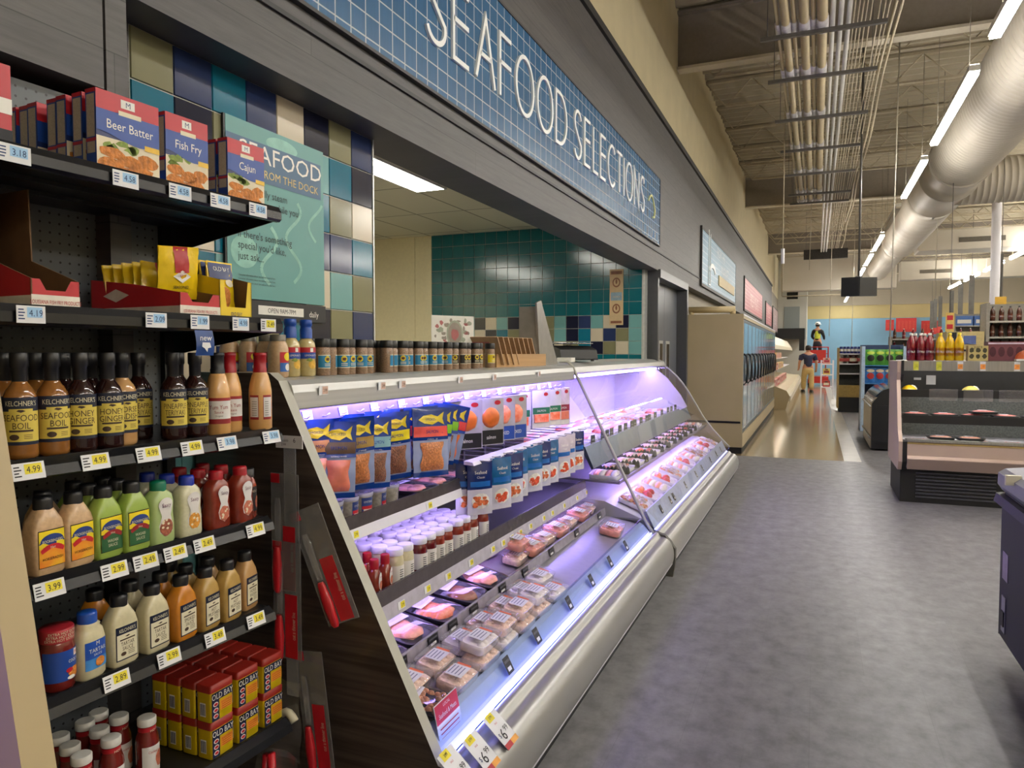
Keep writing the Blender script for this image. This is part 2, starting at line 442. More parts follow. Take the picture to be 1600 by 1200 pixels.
# stroke letters: thin art-deco capitals, drawn as flat bars
def arc(cx, cz, rx, rz, a0, a1, n=16): return [(cx+rx*math.cos(R(a0+(a1-a0)*i/n)), cz+rz*math.sin(R(a0+(a1-a0)*i/n))) for i in range(n+1)]
GL = {'S': (0.62, [arc(0.31, 0.77, 0.26, 0.23, 20, 180, 10)[0:] + arc(0.31, 0.5, 0.40, 0.27, 150, 150, 1)[:0] + [(0.10, 0.64), (0.28, 0.50), (0.50, 0.34)] + arc(0.30, 0.24, 0.27, 0.24, 15, -160, 12)]),
      'E': (0.55, [[(0.5, 1), (0, 1), (0, 0), (0.5, 0)], [(0, 0.56), (0.5, 0.56)]]), 'A': (0.72, [[(0, 0), (0.36, 1), (0.72, 0)], [(0.15, 0.4), (0.57, 0.4)]]),
      'F': (0.5, [[(0.48, 1), (0, 1), (0, 0)], [(0, 0.55), (0.48, 0.55)]]), 'O': (0.86, [arc(0.43, 0.5, 0.43, 0.5, 0, 360, 28)]),
      'D': (0.7, [[(0, 0), (0, 1), (0.2, 1)] + arc(0.2, 0.5, 0.48, 0.5, 90, -90, 16) + [(0, 0)]]), 'L': (0.45, [[(0, 1), (0, 0), (0.45, 0)]]),
      'C': (0.75, [arc(0.43, 0.5, 0.43, 0.5, 45, 315, 24)]), 'T': (0.6, [[(0, 1), (0.6, 1)], [(0.3, 1), (0.3, 0)]]), 'I': (0.02, [[(0, 1), (0, 0)]]),
      'N': (0.68, [[(0, 0), (0, 1), (0.68, 0), (0.68, 1)]])}
def stroke(mb, pts, w, x0, x1):
    """A flat raised ribbon of width w along (y, z) points."""
    P = [Vector((0, a, b)) for a, b in pts]
    P = [p for i, p in enumerate(P) if i == 0 or (p-P[i-1]).length > 1e-5]
    n = len(P); closed = (P[0]-P[-1]).length < 1e-4
    if closed: P = P[:-1]; n -= 1
    lo, hi = [], []
    for i in range(n):
        a = P[i-1] if (closed or i > 0) else None; b = P[(i+1) % n] if (closed or i < n-1) else None
        t1 = (P[i]-a).normalized() if a is not None else (b-P[i]).normalized(); t2 = (b-P[i]).normalized() if b is not None else t1
        t = (t1+t2).normalized() if (t1+t2).length > 1e-3 else t1
        k = min(3.0, 1/max(0.2, t.dot(t1))); m = Vector((0, -t.z, t.y))*w/2*k
        lo.append(P[i]-m); hi.append(P[i]+m)
    vs = [(x, p.y, p.z) for x in (x0, x1) for p in lo+hi]; o = 2*n
    for i in range(n if closed else n-1):
        j = (i+1) % n
        mb.add([vs[q] for q in (i, j, n+j, n+i, o+i, o+j, o+n+j, o+n+i)], [(4,5,6,7),(0,1,5,4),(2,3,7,6)] + ([(3,0,4,7)] if i == 0 and not closed else []) + ([(1,2,6,5)] if i == n-2 and not closed else []))
HZ = 0.365; Z0 = 3.04
for wd, y0, y1 in (('SEAFOOD', 3.13, 5.28), ('SELECTIONS', 5.46, 7.97)):
    mb = MB(); n = len(wd)
    tw = sum(GL[c][0] for c in wd); gap = 0.22 if wd == 'SEAFOOD' else 0.26
    k = (y1-y0)/(tw + gap*(n-1)); y = y0
    for c in wd:
        for st in GL[c][1]: stroke(mb, [(y+a*k, Z0+b*HZ) for a, b in st], 0.026, 0.02, 0.034)
        y += (GL[c][0]+gap)*k
    mb.build('lettering', m_letter, sg)
mb = MB(); stroke(mb, [(8.20+0.30*i/10, Z0+0.18+0.08*math.sin(i/10*PI)) for i in range(11)] + [(8.56, Z0+0.12), (8.52, Z0+0.04), (8.44, Z0+0.03)], 0.02, 0.02, 0.032)
mb.build('flourish', m_gold, sg)
MB().box(0, 0.026, 8.86, 8.885, 2.79, 3.60).box(0, 0.026, 1.7, 8.86, 3.59, 3.605).box(0, 0.026, 1.7, 8.86, 2.79, 2.805).build('frame', M('dark_frame', '#2c2a29', 0.5), sg)

# --- smaller signs farther along the fascia
def far_sign(label, y0, y1, z0, z1, c1, c2, mort, lines, lettercol, extra=None):
    s = thing('wall_sign', label, 'sign', (XF, 0, 0), 0, 'tiled signs along the fascia')
    MB().box(0, 0.03, y0, y1, z0, z1).build('tile_panel', brick_mat('tiles_'+c1.strip('#'), c1, c2, mort, 0.1055*1.6, 0.1, 0.008, 'yz', 0.4, 0.0, None, 0.2), s)
    for t, size, cy, cz in lines: MB().text(t, size, lambda u, v: (0.032, u, v), 0, cy, cz).build('lettering', M('sign_letter_'+lettercol.strip('#'), lettercol, 0.5), s)
    if extra: extra(s)
    MB().box(0, 0.035, y0-0.05, y0, z0-0.05, z1+0.05).box(0, 0.035, y1, y1+0.05, z0-0.05, z1+0.05).box(0, 0.035, y0, y1, z0-0.05, z0).box(0, 0.035, y0, y1, z1, z1+0.05).build('frame', M('dark_frame', '#2c2a29', 0.5), s)
    return s
def meat_extra(s):
    MB().box(0.03, 0.05, 14.5, 17.3, 2.80, 2.99).build('panel', M('straw_panel', '#cdb989', 0.5), s)
    mb = MB(); stroke(mb, [(13.1, 3.65), (13.1, 2.7), (13.3, 2.7), (13.3, 3.6)], 0.03, 0.03, 0.045); stroke(mb, arc(13.6, 2.95, 0.35, 0.12, 180, 0), 0.08, 0.03, 0.045)
    mb.build('emblem', m_letter, s)
far_sign('pale blue tiled sign with a straw coloured panel, next to the big counter sign', 12.35, 17.7, 2.66, 3.55, '#6b97b3', '#5f8ca9', '#a9bccb', [('FROM THE', 0.26, 14.9, 3.42), ('MARKET', 0.34, 15.6, 3.13)], '#c9d3d8', meat_extra)
far_sign('red tiled sign above the cabinet doors, after the pale blue sign', 20.1, 26.8, 2.66, 3.48, '#c0606a', '#b5555f', '#d6a2a4', [('FRESH MEATS', 0.52, 23.4, 3.02)], '#ecc9c6')
far_sign('small red tiled sign at the end of the timber fascia', 28.9, 32.6, 2.60, 3.40, '#bf6069', '#b3545e', '#d6a2a4', [('QUALITY', 0.42, 30.8, 3.2), ('CUTS', 0.42, 30.8, 2.8)], '#ecc9c6')
far_sign('mauve tiled sign past the end of the timber fascia', 33.6, 37.8, 2.5, 3.5, '#9d7f82', '#937578', '#b8a0a0', [('DELI', 0.6, 35.6, 3.0)], '#c9bcc0')

# --- ceiling strip lamps (these light the store)
m_tube = ME('lamp_diffuser', (1.0, 0.97, 0.915), TUBE_POWER)
m_up1 = ME('added_uplight_glow_low', (1.0, 0.94, 0.84), UP_POWER*0.16); m_up = ME('added_uplight_glow', (1.0, 0.94, 0.84), UP_POWER)
m_off = M('unlit_diffuser', '#cbbfa6', 0.5); m_lampbody = M('lamp_housing', '#d8d4c8', 0.4)
def strip_lamp(x, y0, y1, z, lit, label, group):
    t = thing('ceiling_light', label, 'ceiling light', (x, y0, z), 0, group)
    L = y1-y0
    MB().box(-0.05, 0.05, 0, L, 0.03, 0.09).build('housing', m_lampbody, t)
    MB().box(-0.04, 0.04, 0.02, L-0.02, 0.091, 0.10).build('added_uplight', m_off if not lit else (m_up1 if x < 2 else m_up), t)  # added glowing top that brightens the ceiling and upper wall
    MB().box(-0.042, 0.042, 0.02, L-0.02, 0.0, 0.03).build('diffuser', m_tube if lit else m_off, t)
    for yy in (0.3, L-0.3): MB().tube([(0, yy, 0.09), (0, yy, 6.0-z)], 0.004, 5).build('hanger_cable', M('cable_grey', '#8e897c', 0.5), t)
    return t
seg = [-6.95, -2.70, 1.55, 5.80, 10.0, 14.25, 18.5, 22.75, 27.0, 31.25, 35.5, 39.75]
for k, y in enumerate(seg + [44.0, 48.25]):
    if k < 2: continue
    lit = k != 6
    lab = 'unlit strip lamp beside the big round duct' if not lit else (ORD[k-3] + ' strip lamp beside the big round duct, counting toward the blue wall' if k > 2 else ORD[k] + ' strip lamp of the duct row before the part in view')
    strip_lamp(1.42, y*0.8615, y*0.8615+2.757, 4.30, lit, lab, 'strip lamps beside the round duct')
for k, y in enumerate(seg):
    strip_lamp(6.2, y, y+3.2, 4.75, True, ORD[k] + ' strip lamp over the grocery shelves, counting toward the blue wall', 'strip lamps over the grocery shelves')
for k, y in enumerate(seg[::2]):
    strip_lamp(11.3, y, y+5.4, 4.75, True, ORD[k] + ' strip lamp of the outermost row, counting toward the blue wall', 'strip lamps of the outermost row')

# --- the big round duct and its branch
m_duct = M('pale_duct_paint', '#c3bbad', 0.5, var=0.04, scale=2)
DX, DZ, DR = 2.52, 5.23, 0.55
t = thing('round_duct', 'big pale spiral ribbed air duct running along under the ceiling', 'air duct', (DX, 0, DZ))
RY = Matrix.Rotation(-PI/2, 4, 'X')          # lathe axis z -> y
def ribbed(L0, L1, r, step, amp):
    p = []; z = L0
    while z < L1:
        p += [(r, z), (r, z+step*0.8), (r+amp, z+step*0.88), (r+amp, z+step*0.94)]; z += step
    return p + [(r, L1)]
MB().lathe(ribbed(-4, 16.2, DR, 0.14, 0.012), 40, T=RY).build('ribbed_run', m_duct, t)
MB().lathe([(DR, 16.2), (DR+0.03, 16.2), (DR+0.03, 16.3), (DR, 16.3), (DR, 17.6), (DR+0.03, 17.6), (DR+0.03, 17.7), (DR, 17.7), (DR, 19.6), (DR+0.02, 19.62), (DR, 19.7)] + ribbed(19.7, 27.5, DR, 0.6, 0.01) + [(0.42, 28.6)] + ribbed(28.6, 36.9, 0.42, 0.35, 0.012), 40, T=RY).build('smooth_run', m_duct, t)
mb = MB(); yy = 0.0
MB().lathe(ribbed(0.2, 8.5, 0.47, 0.12, 0.012), 32, T=Matrix.Translation((0, 18.4, -0.05)) @ Matrix.Rotation(PI/2, 4, 'Y')).build('branch', m_duct, t)
for yy in (3, 9, 15, 21, 27):
    for s in (-1, 1): MB().tube([(s*0.5, yy, 0.2), (s*0.5, yy, 1.25)], 0.006, 5).build('hanger_rod', M('cable_grey', '#8e897c', 0.5), t)

# --- pipes along the ceiling
m_p1 = M('tan_pipe_wrap', '#bfae88', 0.55, var=0.05, scale=6); m_p2 = M('white_pipe_wrap', '#cbc8c0', 0.5, var=0.05, scale=6); m_sad = M('white_saddle', '#d7d3d2', 0.5)
ZP = 5.0
sty = [4.6, 6.2, 7.5, 8.5, 9.85, 11.55, 13.3, 15.1, 17.0, 18.0]
names = ['thin tan pipe at the wall side of the pipe rack', 'thick tan pipe next to the outermost thin pipe of the rack', 'thin tan pipe between the first and second thick pipes', 'second thick tan pipe, in the middle of the tan pipes', 'thin tan pipe between the second and third thick pipes', 'thickest tan pipe, next to the white pipes']
for k, (x, r) in enumerate(((-0.44, 0.018), (-0.36, 0.042), (-0.275, 0.022), (-0.175, 0.048), (-0.085, 0.022), (0.0, 0.052))):
    t = thing('ceiling_pipe', names[k], 'pipe', (x, 0, ZP), 0, 'tan pipes along the ceiling')
    MB().tube([(0, 2, 0), (0, 18.3, 0)], r, 12).build('pipe', m_p1, t)
    for y in sty: MB().tube([(0, y-0.15, 0), (0, y+0.15, 0)], r+0.012, 12).build('saddle', m_sad, t)
for k, x in enumerate((0.10, 0.178, 0.256)):
    tag(MB().tube([(x, 2, ZP+0.02), (x, 27.6, ZP+0.02)], 0.026, 10).build('ceiling_pipe', m_p2), ['white pipe touching the tan pipes of the ceiling rack', 'middle one of the three white ceiling pipes', 'white pipe next to the thin conduits of the ceiling rack'][k], 'pipe', 'white pipes along the ceiling')
m_cond = M('conduit_paint', '#bdb196', 0.5)
for k in range(8):
    x = 0.30 + 0.042*k + (0.03 if k > 4 else 0)
    pts = [(x + 0.006*math.sin(y*0.9+k), y, ZP+0.03+0.01*((k*3) % 2)) for y in range(2, 28)]
    tag(MB().tube(pts, 0.0075, 6).build('conduit', m_cond), ORD[k] + ' thin conduit counted from the white ceiling pipes', 'conduit', 'thin conduits beside the white pipes')
for k, (x, y0, y1) in enumerate(((0.72, 2, 24), (0.78, 6, 30))):
    tag(MB().tube([(x+0.02*math.sin(y), y, ZP+0.25) for y in range(y0, y1)], 0.016, 7).build('conduit', m_cond), ['stout conduit standing off from the thin ones, reaching the nearer girder', 'outer stout conduit next to the duct lamps'][k], 'conduit', 'stout conduits')
m_strut = M('galvanised_strut', '#6f6c69', 0.4, 0.6, var=0.08)
for k, y in enumerate(sty):
    t = thing('pipe_hanger', ORD[k] + ' trapeze hanger under the ceiling pipes, counting toward the blue wall', 'pipe hanger', (0, y, ZP), 0, 'trapeze hangers under the ceiling pipes')
    MB().box(-0.62, 0.62, -0.022, 0.022, -0.105, -0.065).build('strut', m_strut, t)
    for x in (-0.55, 0.56): MB().tube([(x, 0, -0.1), (x, 0, 1.5)], 0.005, 5).build('rod', m_strut, t)
# ================================================================== THE DARK SHELVING AND ITS STOCK
GA = R(-3.5); GQ = Vector((-1.398, 1.638, 0))
GM = Matrix.Translation(GQ) @ Matrix.Rotation(GA, 4, 'Z')
def G(s, dep, z): return tuple(GM @ Vector((-dep, s, z)))
m_blk = M('black_shelf_steel', '#1d1e20', 0.35, 0.2, var=0.15, scale=8)
m_rail = M('black_price_channel', '#15161a', 0.25, var=0.1)
def peg_mat():
    m, nt, b = node_mat('black_pegboard', 0.45)
    tc = nt.nodes.new('ShaderNodeTexCoord'); sp = nt.nodes.new('ShaderNodeSeparateXYZ'); nt.links.new(tc.outputs['Object'], sp.inputs[0])
    def cell(sock):
        a = nt.nodes.new('ShaderNodeMath'); a.operation = 'MULTIPLY'; a.inputs[1].default_value = 1/0.0254; nt.links.new(sock, a.inputs[0])
        f = nt.nodes.new('ShaderNodeMath'); f.operation = 'FRACT'; nt.links.new(a.outputs[0], f.inputs[0])
        s = nt.nodes.new('ShaderNodeMath'); s.operation = 'SUBTRACT'; s.inputs[1].default_value = 0.5; nt.links.new(f.outputs[0], s.inputs[0])
        p = nt.nodes.new('ShaderNodeMath'); p.operation = 'POWER'; p.inputs[1].default_value = 2; nt.links.new(s.outputs[0], p.inputs[0]); return p
    y, z = cell(sp.outputs[1]), cell(sp.outputs[2])
    ad = nt.nodes.new('ShaderNodeMath'); ad.operation = 'ADD'; nt.links.new(y.outputs[0], ad.inputs[0]); nt.links.new(z.outputs[0], ad.inputs[1])
    lt = nt.nodes.new('ShaderNodeMath'); lt.operation = 'LESS_THAN'; lt.inputs[1].default_value = 0.016; nt.links.new(ad.outputs[0], lt.inputs[0])
    mx = nt.nodes.new('ShaderNodeMix'); mx.data_type = 'RGBA'; mx.inputs[6].default_value = lin('#5d6266'); mx.inputs[7].default_value = lin('#050505')
    nt.links.new(lt.outputs[0], mx.inputs[0]); nt.links.new(mx.outputs[2], b.inputs['Base Color'])
    return m
g = thing('shelving_unit', 'black steel shelving unit with pegboard back holding seafood sauces and breading', 'shelving', GQ, GA)
LEV = [(1.904, 0.0, 0.44), (1.592, 0.0, 0.44), (1.284, -0.01, 0.42), (1.040, -0.05, 0.42), (0.784, -0.048, 0.42), (0.435, 0.01, 0.44)]
MB().box(-0.462, -0.445, -0.79, -0.02, 0.05, 2.19).build('back_panel', peg_mat(), g)
for y in (-0.03, -0.775): MB().box(-0.458, -0.425, y-0.015, y+0.015, 0.0, 2.2).build('upright', m_blk, g)
for k, (z, y1, dp) in enumerate(LEV):
    mb = MB().box(-dp, -0.012, -0.80, y1, z-0.022, z)
    # bent bracket at the end, tapering to the back, and stiffening folds underneath
    mb.add([(-dp, y1-0.004, z-0.02), (-0.02, y1-0.004, z-0.02), (-0.02, y1-0.004, z-0.035), (-dp, y1-0.004, z-0.10), (-dp, y1, z-0.02), (-0.02, y1, z-0.02), (-0.02, y1, z-0.035), (-dp, y1, z-0.10)],
           [(0,1,2,3),(7,6,5,4),(0,4,5,1),(1,5,6,2),(2,6,7,3),(3,7,4,0)])
    for x in (-dp*0.35, -dp*0.65): mb.box(x-0.012, x+0.012, -0.80, y1-0.01, z-0.032, z-0.022)
    sh = mb.build('shelf', m_blk, g)
    tl = 0.012 if k >= 2 else 0.0
    MB().prism([(-0.012, z+0.004), (-0.002-tl, z+0.004), (0.008, z-0.012), (0.008+tl*0.6, z-0.032), (0.0, z-0.038), (-0.012, z-0.038)], -0.80, y1).build('price_rail', m_rail, sh)
MB().box(-0.44, 0.0, -0.80, 0.0, 0.0, 0.14).build('base_deck', m_blk, g)

# ---- price tags: white cards with a coloured price patch
PT = {'y': M('yellow_price_patch', '#e3d32f', 0.6, var=0.05), 'b': M('blue_price_patch', '#9cc4e4', 0.6, var=0.05), 'w': M('white_card', '#dcdcdd', 0.5, var=0.03)}
m_ink = M('black_ink', '#15151a', 0.6); m_navyink = M('navy_ink', '#1c3566', 0.5); m_redink = M('red_ink', '#b3202a', 0.5)
def price_tag(price, kind, w=0.062, h=0.034):
    mb = MB().box(-0.0012, 0.0, -w/2, w/2, -h/2, h/2, 0)
    f = front(0.0006); f2 = front(0.0011)
    mb.patch(-0.008, w/2-0.006, -h/2+0.011, h/2-0.003, f, 1, 1)
    mb.text(price, 0.0185, f2, 2, 0.0085, 0.003, 0.85)
    for i in range(4): mb.patch(-w/2+0.003, -w/2+0.003+random.uniform(0.009, 0.015), h/2-0.009-0.006*i, h/2-0.0065-0.006*i, f, 2, 1)
    return mb.build('price_tag', [PT['w'], PT[kind], m_navyink if kind == 'b' else m_ink])
def gtag(s, z, price, kind, label, tilt=0.0, w=0.062, h=0.034):
    o = price_tag(price, kind, w, h); o.location = G(s, -0.015, z); o.rotation_euler = (0, tilt, GA)
    return tag(o, label, 'price tag', 'price tags on the black shelving')
for s, p, l in ((-0.712, '3.18', 'blue price tag at the cream panel end of the topmost shelf rail'), (-0.479, '4.58', 'blue price tag under the beer batter box'), (-0.338, '4.58', 'blue price tag under the fish fry box'), (-0.219, '4.58', 'blue price tag under the side of the cajun boxes'), (-0.093, '4.58', 'blue price tag under the front of the cajun box')):
    gtag(s, 1.882, p, 'b', l)
for s, p, kd, l in ((-0.689, '4.19', 'b', 'blue 4.19 price tag under the empty red display tray'), (-0.41, '2.09', 'b', 'blue 2.09 price tag under the red tray of yellow pouches'), (-0.288, '1.99', 'b', 'blue price tag above the navy new flag'), (-0.159, '4.98', 'b', 'blue price tag under the yellow tray of packets'), (-0.062, '2.49', 'y', 'yellow patched price tag at the free end of the second shelf')):
    gtag(s, 1.575, p, kd, l, w=0.055)
for s, p, kd, l in ((-0.702, '4.99', 'y', 'yellow 4.99 price tag under the first seafood boil bottle'), (-0.564, '4.99', 'y', 'yellow 4.99 price tag under the honey ginger bottles'), (-0.437, '4.99', 'y', 'yellow 4.99 price tag under the gap before the pineapple teriyaki'), (-0.318, '4.99', 'y', 'yellow 4.99 price tag under the pineapple teriyaki bottles'), (-0.21, '3.98', 'b', 'blue price tag under the black capped yum sauce bottle'), (-0.056, '3.98', 'b', 'blue price tag under the red capped yum sauce bottle')):
    gtag(s, 1.267, p, kd, l, R(-14))
for s, p, l in ((-0.668, '3.99', 'yellow price tag under the first horseradish squeeze bottle'), (-0.527, '2.99', 'yellow price tag under the first green wasabi bottle'), (-0.45, '2.49', 'yellow price tag under the second green wasabi bottle'), (-0.371, '2.49', 'yellow price tag under the pale green dip bottle'), (-0.287, '2.49', 'yellow price tag under the blue capped dip bottle'), (-0.119, '4.99', 'yellow price tag under the small dark jar')):
    gtag(s, 1.021, p, 'y', l, R(-14))
for s, p, l in ((-0.528, '2.89', 'yellow price tag under the blue capped tartar bottle'), (-0.394, '2.99', 'yellow price tag under the second tartar sauce bottle'), (-0.259, '3.49', 'yellow price tag under the orange and mustard bottles'), (-0.122, '3.49', 'yellow price tag under the lone tan bottle at the shelf end')):
    gtag(s, 0.775, p, 'y', l, R(-14))
# the little "new" flag
mb = MB().patch(-0.027, 0.027, -0.062, 0.0, lambda u, v: (0.004*math.sin((v+0.062)*60), u, v), 0, 1, 6)
mb.text('new', 0.021, lambda u, v: (0.0055, u, v), 1, 0, -0.018)
mb.poly([(-0.010, -0.030), (0.012, -0.030), (0.016, -0.042), (0.006, -0.044), (0.004, -0.054), (-0.004, -0.044), (-0.012, -0.040)], lambda u, v: (0.0055, u, v), 1)
o = mb.build('shelf_flag', [M('flag_navy', '#1b3f7d', 0.4), PT['w']]); o.location = G(-0.281, -0.02, 1.555); o.rotation_euler = (0, 0, GA)
tag(o, 'small navy flag reading new hanging from the second shelf', 'shelf flag')

# ---- cartons of breading on the top shelf
m_cblue = M('carton_blue', '#1f4596', 0.35, var=0.05); m_cred = M('carton_red', '#b51f2c', 0.35, var=0.05); m_cwht = M('carton_white', '#e2dfd6', 0.4, var=0.03)
m_cpan = M('carton_panel_print', '#b8aa96', 0.5, var=0.1, scale=300); m_crust = M('fried_crust', '#c4782c', 0.55, var=0.3, scale=80, bump=0.6); m_greens = M('leafy_garnish', '#7c8f3a', 0.6, var=0.4, scale=90)
m_cream2 = M('plate_cream', '#d9cdb0', 0.5, var=0.06); m_ygold = M('gold_flash', '#e0b42c', 0.4); m_navy = M('carton_navy', '#14265c', 0.35, var=0.05)
CM = [m_cblue, m_cred, m_cwht, m_cpan, m_crust, m_greens, m_cream2, m_ygold, m_navy]
def carton(title, w=0.156, h=0.175, t=0.034):
    mb = MB().box(-t, 0, -w/2, w/2, 0, h, 8)
    f1, f2, f3, f4 = front(0.0004), front(0.0008), front(0.0012), front(0.0016)
    H = lambda k: h*k
    mb.patch(-w/2, w/2, 0, H(.42), f1, 6, 1)
    for _ in range(5): mb.disc(random.uniform(-.42, .1)*w, random.uniform(.30, .42)*h, .10*w, .05*h, f2, 5, 9, jag=0.4)
    for a, b, ra, rb in ((-.28, .24, .2, .07), (-.3, .10, .2, .08), (.02, .17, .2, .08), (.18, .07, .22, .08), (.3, .22, .17, .09), (-.05, .05, .15, .045)):
        mb.disc(a*w, b*h, ra*w, rb*h, f3, 4, 12, jag=0.12)
    n = 12; wave = [(-w/2+w*i/n, H(.44+.05*math.cos(i/n*PI*1.5))) for i in range(n+1)]
    mb.poly([(-w/2, H(.76))] + [(a, b) for a, b in wave] + [(w/2, H(.76))], f3, 0)
    arcp = [(w/2-w*i/n, H(.72+.06*math.sin(i/n*PI))) for i in range(n+1)]
    mb.poly([(-w/2, h), ] + [(-w/2, H(.74))] + list(reversed(arcp)) + [(w/2, h)], f2, 1)
    mb.patch(-.12*w, .10*w, H(.84), H(.95), f3, 2, 1); mb.text('M', .10*h, f4, 8, -.01*w, H(.895))
    mb.patch(-.16*w, .2*w, H(.74), H(.80), f4, 6, 1)
    mb.text(title, .165*h if len(title) > 6 else .18*h, f4, 2, 0.02*w, H(.60), 0.86)
    mb.patch(.25*w, w/2, H(.37), H(.44), f4, 7, 1)
    # side panels with printed columns
    for sgn in (-1, 1):
        y = sgn*(w/2+0.0004)
        q = lambda u, v: (u, y, v)
        mb.add([q(-t, 0), q(0, 0), q(0, h), q(-t, h)], [(0,1,2,3)], 0)
        y = sgn*(w/2+0.0008)
        mb.add([q(-t*.9, H(.40)), q(-t*.1, H(.40)), q(-t*.1, H(.93)), q(-t*.9, H(.93))], [(0,1,2,3)], 3)
        mb.add([q(-t*.9, H(.20)), q(-t*.1, H(.20)), q(-t*.1, H(.34)), q(-t*.9, H(.34))], [(0,1,2,3)], 3)
        mb.add([q(-t, H(.95)), q(0, H(.95)), q(0, h), q(-t, h)], [(0,1,2,3)], 1)
        mb.add([q(-t, H(.345)), q(0, H(.345)), q(0, H(.385)), q(-t, H(.385))], [(0,1,2,3)], 1)
    mb.add([(-t, -w/2, h+.0003), (0, -w/2, h+.0003), (0, w/2, h+.0003), (-t, w/2, h+.0003)], [(0,1,2,3)], 1)
    return mb.build('breading_box', CM)
zt = 1.904
kb = Kind(carton('Beer Batter')); kf = Kind(carton('Fish Fry', 0.124)); kc = Kind(carton('Cajun', 0.128, 0.163))
for i, dp in enumerate((0.03, 0.083, 0.134, 0.175, 0.242, 0.281, 0.322)):
    lab = 'beer batter box facing out at the front of its row' if i == 0 else ORD[i-1] + ' beer batter box behind the one facing out'
    kb.put(lab, 'box', G(-0.437+0.004*(i % 2), dp, zt), GA, 'beer batter boxes')
kf.put('fish fry box facing out beside the beer batter', 'box', G(-0.279, 0.03, zt), GA)
for i in range(2): kc.put(['cajun box facing out at the shelf end', 'cajun box behind the front cajun box'][i], 'box', G(-0.09, 0.03+i*0.042, zt), GA, 'cajun boxes')
o = MB().box(-0.04, 0, -0.05, 0.05, 0, 0.155, 0).box(-0.041, 0.0006, -0.051, 0.051, 0.06, 0.09, 1).box(-0.041, 0.0006, -0.051, 0.051, 0.0, 0.03, 2).build('breading_box', [m_cred, m_cwht, M('black_ink', '#15151a')])
o.location = G(-0.745, 0.02, zt); o.rotation_euler = (0, 0, GA); tag(o, 'red and white box next to the cream panel on the top shelf', 'box')

# ---- display trays and pouches on the second shelf
m_tred = M('tray_red', '#b8262d', 0.45, var=0.06); m_kraft = M('kraft_board', '#6f5133', 0.7, var=0.12, scale=20); m_twht = M('tray_white', '#dcd6c8', 0.5); m_tyel = M('tray_yellow', '#e2c321', 0.45, var=0.05)
def tray(w, depth, hb, hf, outer, lip, words, ink, notch=True, tall=None):
    mb = MB().box(-depth, 0, -w/2, w/2, 0, 0.004, 1)
    for sgn in (-1, 1):
        y0, y1 = (-w/2, -w/2+0.003) if sgn < 0 else (w/2-0.003, w/2)
        poly = [(-depth, 0.002), (0, 0.002), (0, hf), (-depth*.45, hf+(hb-hf)*.55)] + ([(-depth*.47, tall), (-depth, tall)] if tall else [(-depth, hb)])
        n = len(poly); vs = [(x, y0, z) for x, z in poly] + [(x, y1, z) for x, z in poly]
        fa, fb = (0, 1) if sgn < 0 else (1, 0)
        mb.add(vs, [tuple(range(n))], fa); mb.add(vs, [tuple(reversed(range(n, 2*n)))], fb)
        mb.add(vs, [(i, i+n, (i+1) % n+n, (i+1) % n) for i in range(n)], 1)
        if lip == 'two':
            yy = y0-0.0005 if sgn < 0 else y1+0.0005
            mb.add([(-depth, yy, 0.003), (0, yy, 0.003), (0, yy, hf*.42), (-depth, yy, hf*.42)], [(0,1,2,3)], 2)
    mb.box(-depth, -depth+0.003, -w/2, w/2, 0.003, tall or hb, 1)
    # front lip with a dipped notch
    if notch: lipp = [(-w/2, 0), (w/2, 0), (w/2, hf), (w/2-w*.18, hf), (w/2-w*.3, hf*.62), (-w/2+w*.3, hf*.62), (-w/2+w*.18, hf), (-w/2, hf)]
    else: lipp = [(-w/2, 0), (w/2, 0), (w/2, hf), (w/2-w*.12, hf), (w/2-w*.2, hf*.3), (-w/2+w*.2, hf*.3), (-w/2+w*.12, hf), (-w/2, hf)]
    n = len(lipp); vs = [(0, a, b) for a, b in lipp] + [(-0.003, a, b) for a, b in lipp]
    mb.add(vs, [tuple(range(n))], 0); mb.add(vs, [tuple(reversed(range(n, 2*n)))], 1); mb.add(vs, [(i, i+n, (i+1) % n+n, (i+1) % n) for i in range(n)], 1)
    if lip == 'two': mb.patch(-w/2, w/2, 0.001, hf*.45, front(0.0005), 2, 1)
    mb.text(words, hf*.2 if lip == 'two' else hf*.15, front(0.001), 3, 0, hf*.2 if lip == 'two' else hf*.12, 0.62)
    if not notch: mb.patch(-w/2+.004, w/2-.004, 0.0, hf*.06, front(0.0012), 3, 1)
    if outer is m_tred:   # white diamond emblem on the long sides
        for y in (-w/2-0.0006, w/2+0.0006): mb.poly([(-depth*.85, hb*.55), (-depth*.7, hb*.72), (-depth*.55, hb*.55), (-depth*.7, hb*.38)], lambda u, v: (u, y, v), 2)
    return mb.build('display_tray', [outer, m_kraft, m_twht, ink])
z2 = 1.592
o = tray(0.10, 0.36, 0.155, 0.058, m_tred, 'two', 'LOUISIANA FISH FRY PRODUCTS', m_redink, True, 0.27); o.location = G(-0.618, 0.02, z2); o.rotation_euler = (0, 0, GA)
tag(o, 'empty red and white cardboard display tray with tall brown back', 'display tray')
o = tray(0.122, 0.34, 0.10, 0.056, m_tred, 'two', 'LOUISIANA FISH FRY PRODUCTS', m_redink); o.location = G(-0.256, 0.02, z2); o.rotation_euler = (0, 0, GA)
tag(o, 'red and white cardboard tray holding upright yellow pouches', 'display tray')
o = tray(0.108, 0.22, 0.14, 0.10, m_tyel, 'one', 'OLD BAY', m_navy, False); o.location = G(-0.132, 0.03, z2-0.001); o.rotation_euler = (0, 0, GA)
tag(o, 'yellow cardboard tray holding seasoning packets', 'display tray')
m_pyel = M('pouch_yellow', '#e6c21c', 0.25, var=0.07, scale=30, bump=0.25); m_pred = M('pouch_red', '#a51c24', 0.3, var=0.06)
